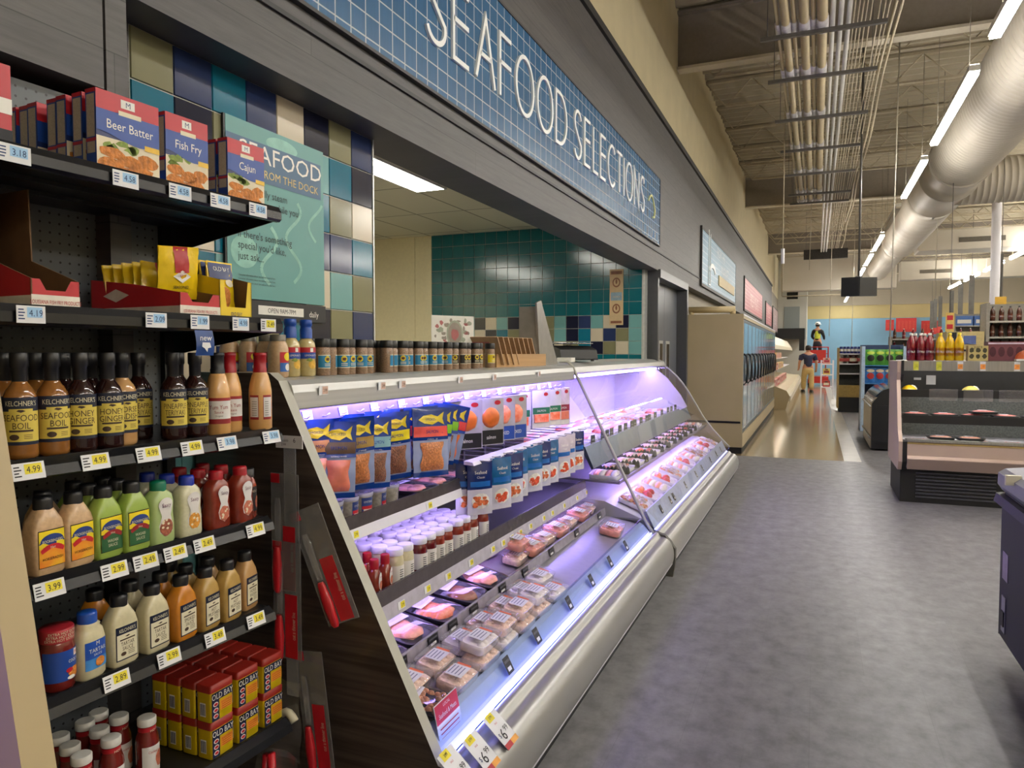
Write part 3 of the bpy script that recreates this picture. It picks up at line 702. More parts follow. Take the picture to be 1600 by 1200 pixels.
def pouch(w, h, kind):
    """Sealed pouch: bulging front and back, crimped top."""
    mb = MB(); nu, nv = 8, 10
    def S(sgn):
        def f(u, v):
            a = max(0, 1-(2*u/w)**2); b = max(0, 1-((v-h*.45)/(h*.5))**2) if v < h*.92 else 0
            return (sgn*(0.002+0.014*a*b + 0.0012*math.sin(u*230+v*160)), u, v)
        return f
    F, B = S(1), S(-1)
    mb.patch(-w/2, w/2, 0, h, F, 0, nu, nv); mb.patch(w/2, -w/2, 0, h, B, 0, nu, nv)
    O = lambda u, v: tuple(a+b for a, b in zip(F(u, v), (0.0016, 0, 0))); O2 = lambda u, v: tuple(a+b for a, b in zip(F(u, v), (0.0026, 0, 0)))
    if kind == 'fry':
        mb.patch(-w*.16, w*.2, h*.52, h, O, 1, 4, 8)
        mb.poly([(-w*.2, h*.45), (0.01*w, h*.57), (w*.24, h*.45), (0.01*w, h*.33)], O2, 2)
        mb.text('FRY', h*.08, lambda u, v: tuple(a+b for a, b in zip(F(u, v), (0.0034, 0, 0))), 1, 0.02*w, h*.46)
        mb.text('SEASONED', h*.085, O2, 3, 0.0, h*.25, 0.8); mb.text('FISH BREADING', h*.06, O2, 3, 0.02*w, h*.15, 0.75)
    else:
        mb.patch(-w*.46, w*.46, h*.66, h*.97, O, 4, 6, 6); mb.text('OLD BAY', h*.12, O2, 2, 0, h*.86, 0.75)
        mb.disc(0, h*.32, w*.22, h*.2, O2, 5, 14, jag=0.1); mb.disc(0.02, h*.6, w*.2, h*.07, O2, 6)
    return mb.build('seasoning_pouch', [m_pyel, m_pred, m_cwht, M('black_ink', '#15151a'), m_navy, m_crust, m_cream2])
kp = Kind(pouch(0.112, 0.135, 'fry'))
kp.put('large yellow pouch leaning out over the front of the red tray', 'pouch', G(-0.252, 0.11, z2+0.045), GA+R(-4), 'yellow pouches in the red tray', tilt=(R(4), R(10)))
for i in range(5):
    kp.put(ORD[i] + ' yellow pouch behind the leaning front pouch, counted from the front', 'pouch', G(-0.256+0.004*(i % 2), 0.165+i*0.032, z2+0.006), GA+R(-4+3*(i % 3)), 'yellow pouches in the red tray', tilt=(R(-3+2*i), R(-4)))
kq = Kind(pouch(0.085, 0.145, 'bay'))
for i in range(6):
    kq.put('seasoning packet facing out in the yellow tray' if i == 0 else ORD[i-1] + ' seasoning packet behind the one facing out of the yellow tray', 'packet', G(-0.138-0.004*i, 0.075+i*0.022, z2+0.008+0.002*i), GA, 'packets in the yellow tray', tilt=(0, R(-5)))

# ---- bottles
m_capk = M('black_cap', '#18181b', 0.35, var=0.1); m_lnavy = M('label_navy', '#131c33', 0.4); m_lyel = M('label_yellow', '#d3bd52', 0.45, var=0.05, scale=8); m_lcream = M('label_cream', '#d6cfb2', 0.45, var=0.03); m_brown = M('label_brown', '#3d2a1c', 0.5)
GLASSY = dict(rough=0.08, coat=0.6)
def sauce_mat(n, c, c2=None): return M(n, c, 0.12, var=0.12, scale=45, col2=c2, coat=0.5)
m_boil = sauce_mat('brown_boil_sauce', '#8a5a28'); m_ging = sauce_mat('dark_ginger_sauce', '#2a1512'); m_horse = sauce_mat('tan_horseradish', '#c59a66', '#b98c58')
def round_bottle(l1, l2, body, small=False):
    t = thing('sauce_bottle', None, None)
    MB().lathe([(0.024, 0), (0.0295, 0.004), (0.0305, 0.012), (0.0305, 0.118), (0.0295, 0.128), (0.025, 0.140), (0.0165, 0.152), (0.0135, 0.158), (0.0135, 0.165)], 28).build('bottle', body, t)
    MB().lathe([(0.0138, 0.152), (0.0142, 0.185), (0.0168, 0.188), (0.0168, 0.214), (0.0155, 0.216)], 22).build('cap', m_capk, t)
    r = 0.0309; a = R(74)*r; mb = MB()
    W, W2, W3 = wrap(r), wrap(r+0.0003), wrap(r+0.0009)
    mb.patch(-a, a, 0.030, 0.126, W, 0, 16, 1)
    mb.patch(-a*.96, a*.96, 0.037, 0.098, W2, 1, 16, 1); mb.patch(-a*.55, a*.55, 0.098, 0.103, W2, 1, 8, 1)
    mb.text("KELCHNER'S", 0.0145, W3, 2, 0, 0.114, 0.74)
    mb.poly([(-0.008, 0.0985), (0.0, 0.0955), (0.008, 0.0985), (0.003, 0.101), (-0.004, 0.1015)], W3, 3)
    mb.text(l1, 0.0185, W3, 3, 0, 0.085, 0.66 if len(l1) > 7 else 0.84); mb.text(l2, 0.0185, W3, 3, 0, 0.069, 0.66 if len(l2) > 7 else 0.84)
    mb.patch(-0.022, 0.022, 0.0565, 0.0605, W3, 3, 8, 1); mb.disc(-0.013, 0.046, 0.009, 0.006, W3, 3)
    for i in range(3): mb.patch(0.004, 0.02, 0.0425+0.0035*i, 0.0435+0.0035*i, W3, 3, 4, 1)
    mb.build('label', [m_lnavy, m_lyel, m_lcream, m_brown], t)
    return t
z3 = 1.284
kb1 = Kind(round_bottle('SEAFOOD', 'BOIL', m_boil)); kb2 = Kind(round_bottle('HONEY', 'GINGER', m_ging)); kb3 = Kind(round_bottle('PINEAPPLE', 'TERIYAKI', m_ging)); kb4 = Kind(round_bottle('HORSE', 'RADISH', m_horse))
gr = 'round glass sauce bottles on the third shelf'
def put3(k, s, dep, lab, turn=0): return k.put(lab, 'sauce bottle', G(s, dep, z3), GA+R(turn), gr)
put3(kb1, -0.675, 0.055, 'brown seafood boil sauce bottle next to the cream panel', -28); put3(kb1, -0.612, 0.052, 'brown seafood boil sauce bottle next to the honey ginger', -12)
put3(kb2, -0.552, 0.05, 'dark honey ginger bottle next to the seafood boil', -30); put3(kb2, -0.490, 0.048, 'dark honey ginger bottle next to the tan horseradish sauce', -18)
put3(kb4, -0.438, 0.072, 'tan horseradish sauce bottle with a black cap', -14)
put3(kb3, -0.345, 0.14, 'pineapple teriyaki bottle standing in the gap behind the others', -26); put3(kb3, -0.313, 0.055, 'pineapple teriyaki bottle in front next to the gap', -30); put3(kb3, -0.250, 0.052, 'pineapple teriyaki bottle next to the black capped yum sauce', -30)
for i, (k, s) in enumerate(((kb1, -0.665), (kb1, -0.60), (kb2, -0.54), (kb2, -0.478), (kb3, -0.24))):
    put3(k, s, 0.128, 'sauce bottle in the back row behind the ' + ['first seafood boil bottle', 'second seafood boil bottle', 'first honey ginger bottle', 'second honey ginger bottle', 'front pineapple teriyaki'][i], 5)
m_yum = M('peach_yum_sauce', '#d3a264', 0.25, var=0.06, scale=30, coat=0.3); m_capr = M('red_cap', '#9c1420', 0.35, var=0.06); m_lwht = M('label_white', '#d4d0cb', 0.45, var=0.03); m_lred = M('label_red', '#8f1c20', 0.45)
def yum_bottle(cap, back=False):
    t = thing('sauce_bottle', None, None)
    # fluted shoulder
    mb = MB(); n = 36; rings = [(0.027, 0, 0), (0.031, 0.005, 0), (0.031, 0.105, 0), (0.0308, 0.112, 0.3), (0.028, 0.130, 1.3), (0.0225, 0.152, 1.3), (0.019, 0.160, 0.2), (0.0145, 0.168, 0)]
    vs = [(r*(1-0.05*f*(k % 2))*math.cos(2*PI*k/n), r*(1-0.05*f*(k % 2))*math.sin(2*PI*k/n), z) for r, z, f in rings for k in range(n)]
    mb.add(vs, [(j*n+i, j*n+(i+1) % n, (j+1)*n+(i+1) % n, (j+1)*n+i) for j in range(len(rings)-1) for i in range(n)], 0, True)
    mb.add(vs[:n], [tuple(reversed(range(n)))], 0); mb.build('bottle', m_yum, t)
    MB().lathe([(0.0185, 0.158), (0.0185, 0.172), (0.0172, 0.174), (0.0168, 0.205), (0.0182, 0.207), (0.0182, 0.214), (0.016, 0.216)], 22).build('cap', cap, t)
    r = 0.0314; mb = MB(); W, W2, W3 = wrap(r), wrap(r+0.0003), wrap(r+0.0009); a = R(70)*r
    if not back:
        mb.patch(-a, a, 0.030, 0.098, W, 1, 14, 1); mb.patch(-a, a, 0.043, 0.090, W2, 0, 14, 1)
        mb.text('Yum Yum', 0.0155, W3, 1, 0, 0.074, 0.8); mb.text('Sauce', 0.010, W3, 1, 0, 0.061); mb.text('Original', 0.006, W3, 2, 0, 0.051)
    else:
        for q in (-1, 1):
            mb.patch(q*0.006, q*0.034, 0.030, 0.098, W, 1, 6, 1); mb.patch(q*0.0075, q*0.033, 0.037, 0.092, W2, 0, 6, 1)
            for i in range(7): mb.patch(q*0.011, q*(0.026 if q < 0 else 0.022), 0.042+0.0062*i, 0.0432+0.0062*i, W3, 2, 4, 1)
    mb.build('label', [m_lwht, m_lred, M('black_ink', '#15151a')], t)
    return t
ky1 = Kind(yum_bottle(m_capk)); ky2 = Kind(yum_bottle(m_capr)); ky3 = Kind(yum_bottle(m_capr, True))
ky1.put('peach coloured yum sauce bottle with a black cap', 'sauce bottle', G(-0.185, 0.045, z3), GA+R(-38), 'peach coloured yum sauce bottles')
ky2.put('peach yum sauce bottle with a red cap standing between its two neighbours', 'sauce bottle', G(-0.118, 0.075, z3), GA+R(-30), 'peach coloured yum sauce bottles')
ky3.put('peach yum sauce bottle with a red cap turned to show its back label', 'sauce bottle', G(-0.042, 0.04, z3), GA+R(-42), 'peach coloured yum sauce bottles')

# squeeze bottles
def surf(a, b, e, off=0.0):
    """Front of a rounded block: half depth a, half width b, exponent e."""
    def f(u, v): return (a*max(0.0, 1-min(1, abs(u/b))**e)**(1/e)+off, u, v)
    return f
def squeeze(body, cap, lab, w=0.036, d=0.024, e=5, H=0.138):
    t = thing('squeeze_bottle', None, None)
    MB().loft([(0, d*.86, w*.86, e), (0.006, d, w, e), (H*.66, d, w, e), (H*.80, d*.95, w*.88, 4), (H*.97, d*.78, w*.52, 2.6), (H, 0.016, 0.016, 2)], 32).build('bottle', body, t)
    MB().lathe([(0.0185, H-0.004), (0.0185, H+0.016), (0.0172, H+0.0225), (0.012, H+0.0235)], 24).build('cap', cap, t)
    lab(t, lambda off: surf(d, w, e, off), w)
    return t
m_lgreen = M('label_green', '#2c5b35', 0.4, var=0.05); m_lorange = M('label_orange', '#dd6b25', 0.4, var=0.15, scale=18, col2='#e8b92c'); m_lblue = M('emblem_blue', '#2b3f7b', 0.35); m_lyel2 = M('label_bright_yellow', '#e8cf24', 0.4)
def beaver(panel, ink, l1, l2):
    def lab(t, S, w):
        mb = MB(); F, F2, F3, F4 = S(0.0006), S(0.0012), S(0.0018), S(0.0024); b = w*.80
        mb.patch(-b, b, 0.016, 0.094, F, 4, 8, 1); mb.patch(-b*.97, b*.97, 0.0175, 0.092, F2, 0, 8, 1); mb.patch(-b*.97, b*.97, 0.0175, 0.056, F3, 1, 8, 1)
        mb.poly([(-b*.9, 0.052)] + [(b*.9*math.cos(R(a)), 0.050+0.014*math.sin(R(a))) for a in range(160, 19, -20)] + [(b*.9, 0.052), (b*.8, 0.046), (0, 0.056), (-b*.8, 0.046)], F4, 3)
        mb.poly([(0.026*math.cos(R(a)), 0.069+0.016*math.sin(R(a))) for a in range(0, 181, 15)] + [(-0.029, 0.066), (0, 0.062), (0.029, 0.066)], F3, 2)
        mb.text('BOOKBINDERS', 0.0085, F4, 5, 0, 0.0705, 0.78)
        mb.text('Hot', 0.007, S(0.003), 5, 0, 0.0575)
        mb.text(l1, 0.0095 if l2 else 0.0085, F4, ink, 0, 0.040 if l2 else 0.034, 0.82)
        if l2: mb.text(l2, 0.0095, F4, ink, 0, 0.030, 0.85)
        mb.build('label', [m_lyel2, panel, m_lblue, m_lred if panel is m_lgreen else M('banner_red', '#c2242c', 0.4), m_capk, m_lcream], t)
    return lab
m_hrad = M('speckled_horseradish', '#c2a17b', 0.3, var=0.1, scale=120, coat=0.3); m_wasa = M('wasabi_green', '#93ab4c', 0.3, var=0.05, scale=60, coat=0.3); m_avo = M('pale_green_dip', '#a3b878', 0.3, var=0.04, coat=0.3); m_ranch = M('speckled_white_dip', '#c9c5a6', 0.3, var=0.06, scale=140, coat=0.3); m_cock = M('red_brown_sauce', '#7c2c1c', 0.2, var=0.15, scale=50, coat=0.4)
z4 = 1.040
gq = 'squeeze bottles on the fourth shelf'
k1 = Kind(squeeze(m_hrad, m_capk, beaver(m_lorange, 4, 'HORSERADISH', None))); k2 = Kind(squeeze(m_wasa, m_capk, beaver(m_lgreen, 5, 'WASABI', 'SAUCE')))
def put4(k, s, dep, lab, turn=6): return k.put(lab, 'squeeze bottle', G(s, dep, z4), GA+R(turn), gq)
put4(k1, -0.642, 0.045, 'tan horseradish squeeze bottle next to the cream panel'); put4(k1, -0.578, 0.045, 'tan horseradish squeeze bottle next to the green wasabi', 10)
put4(k2, -0.510, 0.045, 'green wasabi squeeze bottle next to the horseradish', 8); put4(k2, -0.443, 0.042, 'green wasabi squeeze bottle next to the pale green dip', 6)
for i, (k, s, dp) in enumerate(((k1, -0.600, 0.115), (k2, -0.505, 0.105), (k2, -0.438, 0.100), (k2, -0.50, 0.165), (k2, -0.432, 0.16))):
    put4(k, s, dp, ['horseradish bottle in the row behind the two front ones', 'green wasabi bottle one behind the first wasabi bottle', 'green wasabi bottle one behind the second wasabi bottle', 'green wasabi bottle two behind the first wasabi bottle', 'green wasabi bottle two behind the second wasabi bottle'][i])
# waisted dip bottles
m_capg = M('green_cap', '#0d6a4f', 0.35, var=0.06); m_capb = M('blue_cap', '#1a2f96', 0.35, var=0.06); m_fries = M('golden_fries', '#c98a2e', 0.5, var=0.4, scale=120); m_ring = M('grilled_food', '#94503a', 0.5, var=0.5, scale=110)
def dip_bottle(body, cap, food, w=0.036):
    t = thing('squeeze_bottle', None, None); e = 3.2; d = 0.025
    MB().loft([(0, d*.86, w*.9, e), (0.006, d, w, e), (0.045, d, w*.98, e), (0.072, d*.97, w*.88, e), (0.098, d*.97, w*.95, e), (0.116, d*.9, w*.86, e), (0.126, d*.75, w*.6, 2.6), (0.130, 0.017, 0.017, 2)], 32).build('bottle', body, t)
    MB().lathe([(0.0185, 0.126), (0.0185, 0.146), (0.017, 0.151), (0.011, 0.152)], 24).build('cap', cap, t)
    mb = MB(); S = lambda off: surf(d*.97, w*.9, e, off)
    P = [(0.021*math.cos(R(a)), 0.095+0.017*math.sin(R(a))) for a in range(-20, 201, 20)] + [(-0.013, 0.068), (-0.021, 0.045), (-0.018, 0.028), (0, 0.018), (0.018, 0.028), (0.021, 0.045), (0.013, 0.068)]
    mb.poly(P, S(0.0016), 0); mb.text('Saucy', 0.0135, S(0.0028), 1, 0, 0.094, 0.85)
    mb.disc(0, 0.040, 0.019, 0.020, S(0.0022), 2, 16, jag=0.08)
    for _ in range(6): mb.disc(random.uniform(-.012, .012), random.uniform(.03, .06), 0.004, 0.003, S(0.0028), 3, 7)
    mb.build('label', [m_lwht, M('plum_ink', '#5b2b48', 0.5), food, m_cream2], t)
    return t
k3 = Kind(dip_bottle(m_avo, m_capg, m_ring)); k4 = Kind(dip_bottle(m_ranch, m_capb, m_fries)); k5 = Kind(dip_bottle(m_cock, m_capr, M('shrimp_print', '#b5654c', 0.5, var=0.35, scale=90), 0.038))
put4(k3, -0.374, 0.04, 'pale green dip bottle with a green cap'); put4(k4, -0.293, 0.04, 'white dip bottle with a blue cap at the shelf edge')
put4(k4, -0.298, 0.105, 'white dip bottle with a blue cap, one behind the front one'); put4(k4, -0.305, 0.17, 'white dip bottle with a blue cap, two behind the front one')
put4(k5, -0.203, 0.038, 'red sauce bottle with a red cap next to the white dip bottle', 10); put4(k5, -0.124, 0.036, 'red sauce bottle with a red cap next to the small dark jar', 10)
for i, (s, dp) in enumerate(((-0.207, 0.10), (-0.13, 0.10), (-0.212, 0.165), (-0.136, 0.165))):
    put4(k5, s, dp, ['red capped sauce bottle one behind the first red sauce bottle', 'red capped sauce bottle one behind the second red sauce bottle', 'red capped sauce bottle two behind the first red sauce bottle', 'red capped sauce bottle two behind the second red sauce bottle'][i], 10)
def dark_jar():
    t = thing('sauce_jar', None, None)
    MB().lathe([(0.025, 0), (0.029, 0.005), (0.029, 0.092), (0.025, 0.106), (0.021, 0.112), (0.021, 0.118)], 24).build('jar', m_cock, t)
    MB().lathe([(0.0235, 0.114), (0.0235, 0.136), (0.021, 0.138)], 24).build('lid', m_capk, t)
    r = 0.0293; mb = MB().patch(-R(120)*r, R(120)*r, 0.02, 0.088, wrap(r), 0, 18, 1); mb.disc(0.012, 0.045, 0.012, 0.016, wrap(r+0.0008), 1, 14, jag=0.1)
    for i in range(5): mb.patch(-0.022, -0.012, 0.035+0.007*i, 0.038+0.007*i, wrap(r+0.0006), 2, 3, 1)
    mb.text('BOLD', 0.009, wrap(r+0.001), 2, 0.0, 0.076); mb.build('label', [m_capk, m_ring, m_lcream], t)
    return t
Kind(dark_jar()).put('small dark jar with a black label at the end of the fourth shelf', 'sauce jar', G(-0.082, 0.06, z4), GA+R(10))

# fifth shelf
z5 = 0.784; g5 = 'bottles on the fifth shelf'
def kel(l1, l2):
    def lab(t, S, w):
        mb = MB(); F, F2, F3 = S(0.0006), S(0.0012), S(0.0020); b = w*.78
        mb.patch(-b, b, 0.014, 0.092, F, 0, 8, 1); mb.patch(-b*.93, b*.93, 0.017, 0.074, F2, 1, 8, 1)
        mb.text("KELCHNER'S", 0.0115, F3, 1, 0, 0.083, 0.66)
        mb.poly([(-0.007, 0.068), (0, 0.066), (0.007, 0.068), (0.002, 0.070)], F3, 2); mb.patch(-b*.7, b*.7, 0.060, 0.063, F3, 2, 4, 1)
        mb.text(l1, 0.0125, F3, 2, 0, 0.052, 0.74); mb.text(l2, 0.0125, F3, 2, 0, 0.041, 0.74); mb.disc(-0.011, 0.029, 0.007, 0.0045, F3, 2)
        for i in range(3): mb.patch(0.001, 0.018, 0.025+0.004*i, 0.0262+0.004*i, F3, 2, 2, 1)
        mb.build('label', [m_lnavy, m_lcream, m_brown], t)
    return lab
m_tart = M('cream_tartar', '#c6bd9a', 0.28, var=0.05, scale=90, coat=0.4); m_smok = M('orange_sauce', '#c07a24', 0.25, var=0.1, scale=40, coat=0.4); m_must = M('mustard_tan', '#ad8c4c', 0.25, var=0.06, scale=60, coat=0.4); m_tan = M('tan_sauce', '#b58d5c', 0.25, var=0.06, coat=0.4)
q1 = Kind(squeeze(m_tart, m_capk, kel('TARTAR', 'SAUCE'))); q2 = Kind(squeeze(m_smok, m_capk, kel('SMOKED', 'SAUCE'))); q3 = Kind(squeeze(m_must, m_capk, kel('HOT', 'MUSTARD'))); q4 = Kind(squeeze(m_tan, m_capk, kel('HORSE', 'RADISH'), 0.034))
def put5(k, s, dep, lab, turn=8): return k.put(lab, 'squeeze bottle', G(s, dep, z5), GA+R(turn), g5)
put5(q1, -0.478, 0.045, 'cream tartar sauce bottle with a black cap next to the blue capped one', 4); put5(q1, -0.393, 0.045, 'cream tartar sauce bottle with a black cap next to the orange sauce', 6)
put5(q2, -0.314, 0.042, 'orange smoked sauce bottle with a black cap', 10); put5(q3, -0.240, 0.042, 'mustard bottle with a black cap next to the orange sauce', 12); put5(q3, -0.168, 0.042, 'mustard bottle with a black cap next to the gap', 12)
put5(q4, -0.085, 0.065, 'tan bottle standing alone at the end of the fifth shelf', 14)
for i, (k, s, dp) in enumerate(((q2, -0.32, 0.11), (q3, -0.245, 0.108), (q4, -0.172, 0.11), (q1, -0.40, 0.115), (q2, -0.48, 0.13), (q3, -0.25, 0.17))):
    put5(k, s, dp, ['orange sauce bottle behind the front orange sauce', 'mustard bottle one behind the first mustard', 'tan bottle behind the second mustard', 'cream tartar bottle behind the second tartar sauce', 'orange sauce bottle behind the first tartar sauce', 'mustard bottle two behind the first mustard'][i])
def foil_jar():
    t = thing('sauce_jar', None, None)
    MB().lathe([(0.028, 0), (0.033, 0.006), (0.034, 0.05), (0.034, 0.088), (0.031, 0.105), (0.027, 0.112), (0.027, 0.118)], 28).build('jar', M('cocktail_red', '#6b1f1a', 0.15, var=0.15, coat=0.5), t)
    mb = MB().lathe([(0.0325, 0.104), (0.033, 0.130), (0.031, 0.133), (0.0, 0.133)], 28, cap=False)
    for k in range(3): mb.text('EXTRA HOT EXTRA HOT', 0.008, wrap(0.0336), 1, -0.01+0.004*k, 0.111+0.007*k, 0.9)
    mb.build('foil_lid', [M('foil_red', '#a3262f', 0.3, 0.2, var=0.15, scale=60), m_lcream], t)
    r = 0.0345; mb = MB().patch(-R(95)*r, R(95)*r, 0.022, 0.086, wrap(r), 0, 18, 1)
    mb.patch(0.008, 0.02, 0.070, 0.084, wrap(r+0.0005), 1, 4, 1); mb.text('M', 0.011, wrap(r+0.001), 2, 0.014, 0.077); mb.text('COCKTAIL', 0.0095, wrap(r+0.001), 1, 0.010, 0.062, 0.7)
    mb.disc(0.012, 0.036, 0.018, 0.012, wrap(r+0.0006), 3, 14, jag=0.1); mb.disc(-0.004, 0.043, 0.008, 0.005, wrap(r+0.001), 2); mb.disc(0.0, 0.027, 0.010, 0.004, wrap(r+0.0012), 1, 10)
    mb.build('label', [m_cblue, m_cwht, m_cred, m_crust], t)
    return t
Kind(foil_jar()).put('red cocktail sauce jar with a printed red foil lid and a blue label', 'sauce jar', G(-0.618, 0.05, z5), GA+R(14))
def mc_tartar():
    t = thing('squeeze_bottle', None, None); d, w, e = 0.026, 0.034, 3
    MB().loft([(0, d*.86, w*.88, e), (0.006, d, w, e), (0.085, d, w, e), (0.105, d*.9, w*.86, e), (0.112, d*.78, w*.7, 2.4), (0.116, d*.85, w*.76, 2.4), (0.124, 0.017, 0.017, 2)], 32).build('bottle', m_tart, t)
    MB().lathe([(0.020, 0.121), (0.020, 0.140), (0.0185, 0.145), (0.010, 0.146)], 24).build('cap', M('bright_blue_cap', '#1c4ba4', 0.35), t)
    S = lambda o: surf(d, w, e, o); mb = MB(); b = w*.8
    mb.patch(-b, b, 0.022, 0.084, S(0.0010), 0, 14, 1); mb.text('M', 0.013, S(0.0026), 1, 0, 0.078); mb.text('TARTAR', 0.0125, S(0.0026), 1, 0, 0.064, 0.9); mb.text('SAUCE', 0.007, S(0.0026), 1, 0, 0.054)
    mb.patch(-b, b, 0.022, 0.046, S(0.0016), 3, 14, 1); mb.disc(0.006, 0.036, 0.013, 0.010, S(0.0026), 2, 12, jag=0.1)
    mb.build('label', [M('bright_blue_cap', '#1c4ba4', 0.35), m_cwht, m_crust, M('sky_label', '#3f83c4', 0.4)], t)
    return t
Kind(mc_tartar()).put('white tartar sauce bottle with a bright blue cap', 'squeeze bottle', G(-0.554, 0.045, z5), GA+R(10))

# bottom shelf: seasoning tins and white capped cocktail sauce bottles
z6 = 0.436
m_tiny = M('tin_yellow', '#c8ac12', 0.3, 0.1, var=0.06, scale=20); m_tinl = M('tin_lid_red', '#8b2016', 0.4, var=0.06); m_tnav = M('tin_navy', '#161d40', 0.35)
def tin():
    t = thing('seasoning_tin', None, None); w, d, h = 0.077, 0.052, 0.078
    MB().loft([(0, d/2-.001, w/2-.001, 9), (0.002, d/2, w/2, 9), (h, d/2, w/2, 9)], 36).build('tin', m_tiny, t)
    MB().loft([(h, d/2+.001, w/2+.001, 9), (h+0.018, d/2+.001, w/2+.001, 9), (h+0.020, d/2-.002, w/2-.002, 9)], 36).build('lid', m_tinl, t)
    f, f2 = front(d/2+0.0006), front(d/2+0.0012); mb = MB()
    mb.patch(-w*.46, -w*.14, 0.002, h-.002, f, 0, 1); mb.patch(-w*.46, w*.46, h*.70, h-.002, f, 0, 1); mb.text('OLD BAY', 0.0215, f2, 1, 0, h*.835, 0.80)
    for i in range(3):
        mb.disc(-w*.30, h*.58-i*h*.2, 0.0085, 0.006, f2, 1); mb.disc(-w*.30, h*.58-i*h*.2, 0.0065, 0.004, front(d/2+0.0018), 3)
    mb.patch(-w*.10, w*.44, h*.28, h*.62, f, 2, 1); mb.text('SEASONING', 0.008, f2, 3, w*.17, h*.55, 0.85)
    for i in range(3): mb.patch(-w*.04, w*.38, h*.46-i*h*.07, h*.48-i*h*.07, f2, 3, 1)
    y = -w/2-0.0006; mb.add([(-0.012, y, 0.014), (0.008, y, 0.014), (0.008, y, 0.05), (-0.012, y, 0.05)], [(0,1,2,3)], 1)
    for i in range(6): x = -0.010+0.003*i; mb.add([(x, y-.0004, 0.017), (x+0.0016, y-.0004, 0.017), (x+0.0016, y-.0004, 0.047), (x, y-.0004, 0.047)], [(0,1,2,3)], 0)
    mb.build('printed_panel', [m_tnav, m_cwht, M('tin_gold', '#d7912a', 0.35, var=0.1), m_redink], t)
    return t
kt = Kind(tin())
for c, s in enumerate((-0.208, -0.118, -0.026)):
    for layer in range(2):
        for d in range(4):
            col = ['next to the red bottles', 'in the middle', 'at the shelf end'][c]
            kt.put(f"{['lower', 'upper'][layer]} seasoning tin in the column {col}, {ORD[d]} from the front", 'seasoning tin', G(s-0.002*d, 0.05+0.0555*d, z6+0.0985*layer), GA+R(random.uniform(-2, 2)+3), 'stacked seasoning tins')
def ck_bottle():
    t = thing('sauce_bottle', None, None); m = M('cocktail_red', '#6b1f1a', 0.15, var=0.15, coat=0.5)
    MB().lathe([(0.023, 0), (0.0275, 0.005), (0.0275, 0.085), (0.026, 0.098), (0.0205, 0.118), (0.0195, 0.124), (0.0195, 0.132)], 24).build('bottle', m, t)
    MB().lathe([(0.0215, 0.130), (0.0222, 0.132), (0.0222, 0.147), (0.020, 0.149)], 28).build('cap', M('white_cap', '#c9c7c0', 0.4), t)
    mb = MB().lathe([(0.0208, 0.110), (0.0208, 0.128)], 24, cap=False); mb.text('HOT', 0.009, wrap(0.0214), 1, 0, 0.119)
    mb.build('neck_band', [M('band_red', '#a51420', 0.4), m_lcream], t)
    r = 0.0278; mb = MB().patch(-0.034, 0.034, 0.012, 0.082, wrap(r), 0, 14, 1); mb.disc(0.012, 0.045, 0.014, 0.022, wrap(r+0.0008), 1, 14, jag=0.1); mb.text('Cocktail', 0.009, wrap(r+0.001), 2, -0.008, 0.068, 0.8)
    mb.build('label', [m_lwht, M('shrimp_print', '#b5654c', 0.5), m_redink], t)
    return t
kk = Kind(ck_bottle())
for i, (s, dp) in enumerate(((-0.359, 0.159-0.04), (-0.461, 0.11), (-0.54, 0.10), (-0.446, 0.175), (-0.525, 0.165), (-0.384, 0.19), (-0.51, 0.23), (-0.44, 0.24), (-0.394, 0.255))):
    kk.put(['white capped cocktail sauce bottle standing next to the tins', 'white capped cocktail sauce bottle second from the tins in the front row', 'white capped cocktail sauce bottle next to the cream panel in the front row', 'white capped cocktail sauce bottle in the middle of the second row', 'white capped cocktail sauce bottle at the panel end of the second row', 'white capped cocktail sauce bottle at the tin end of the second row', 'white capped cocktail sauce bottle at the panel end of the back row', 'white capped cocktail sauce bottle in the middle of the back row', 'white capped cocktail sauce bottle at the tin end of the back row'][i], 'sauce bottle', G(s, dp, z6), GA+R(8), 'white capped cocktail sauce bottles')
# ================================================================== THE FIRST REFRIGERATED CASE (slanted front)
m_steel = M('satin_steel', '#bfbfbc', 0.3, 0.45, var=0.06, scale=3, stretch=(1, 0.1, 30)); m_champ = M('champagne_bumper', '#a5a4a0', 0.34, 0.5, var=0.04, scale=2)
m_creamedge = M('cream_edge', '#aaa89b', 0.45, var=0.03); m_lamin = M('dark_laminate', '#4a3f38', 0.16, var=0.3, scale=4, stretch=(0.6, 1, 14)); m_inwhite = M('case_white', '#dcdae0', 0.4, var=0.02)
m_kick = M('black_kickplate', '#141414', 0.5); m_glass = MG('clear_glass'); m_rubber = M('grey_rubber', '#57554f', 0.6)
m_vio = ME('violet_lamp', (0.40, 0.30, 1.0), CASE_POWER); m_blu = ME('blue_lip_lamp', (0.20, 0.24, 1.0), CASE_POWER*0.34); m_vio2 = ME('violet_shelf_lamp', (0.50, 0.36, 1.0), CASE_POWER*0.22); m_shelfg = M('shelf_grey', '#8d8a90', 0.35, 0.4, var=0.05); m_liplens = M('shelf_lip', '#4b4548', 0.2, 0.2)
m_film = MG('clear_film', (1, 1, 1), 0.05, 1.4, 0.03, (0.85, 0.85, 0.9)); m_clear = MG('clear_tub', (1, 1, 1), 0.06, 1.45, 0.08, (0.9, 0.88, 0.9))
Y0, Y1 = 1.83, 4.82
C1 = Vector((-1.45, 3.3, 0)); off = tuple(-C1)
case = thing('refrigerated_case', 'long open refrigerated case with slanted front and dark side panel next to the black shelving', 'refrigerated case', C1)
def cb(mb, name, mats, parent=None, bevel=0): return mb.build(name, mats, parent or case, loc=off if not parent else None, bevel=bevel)
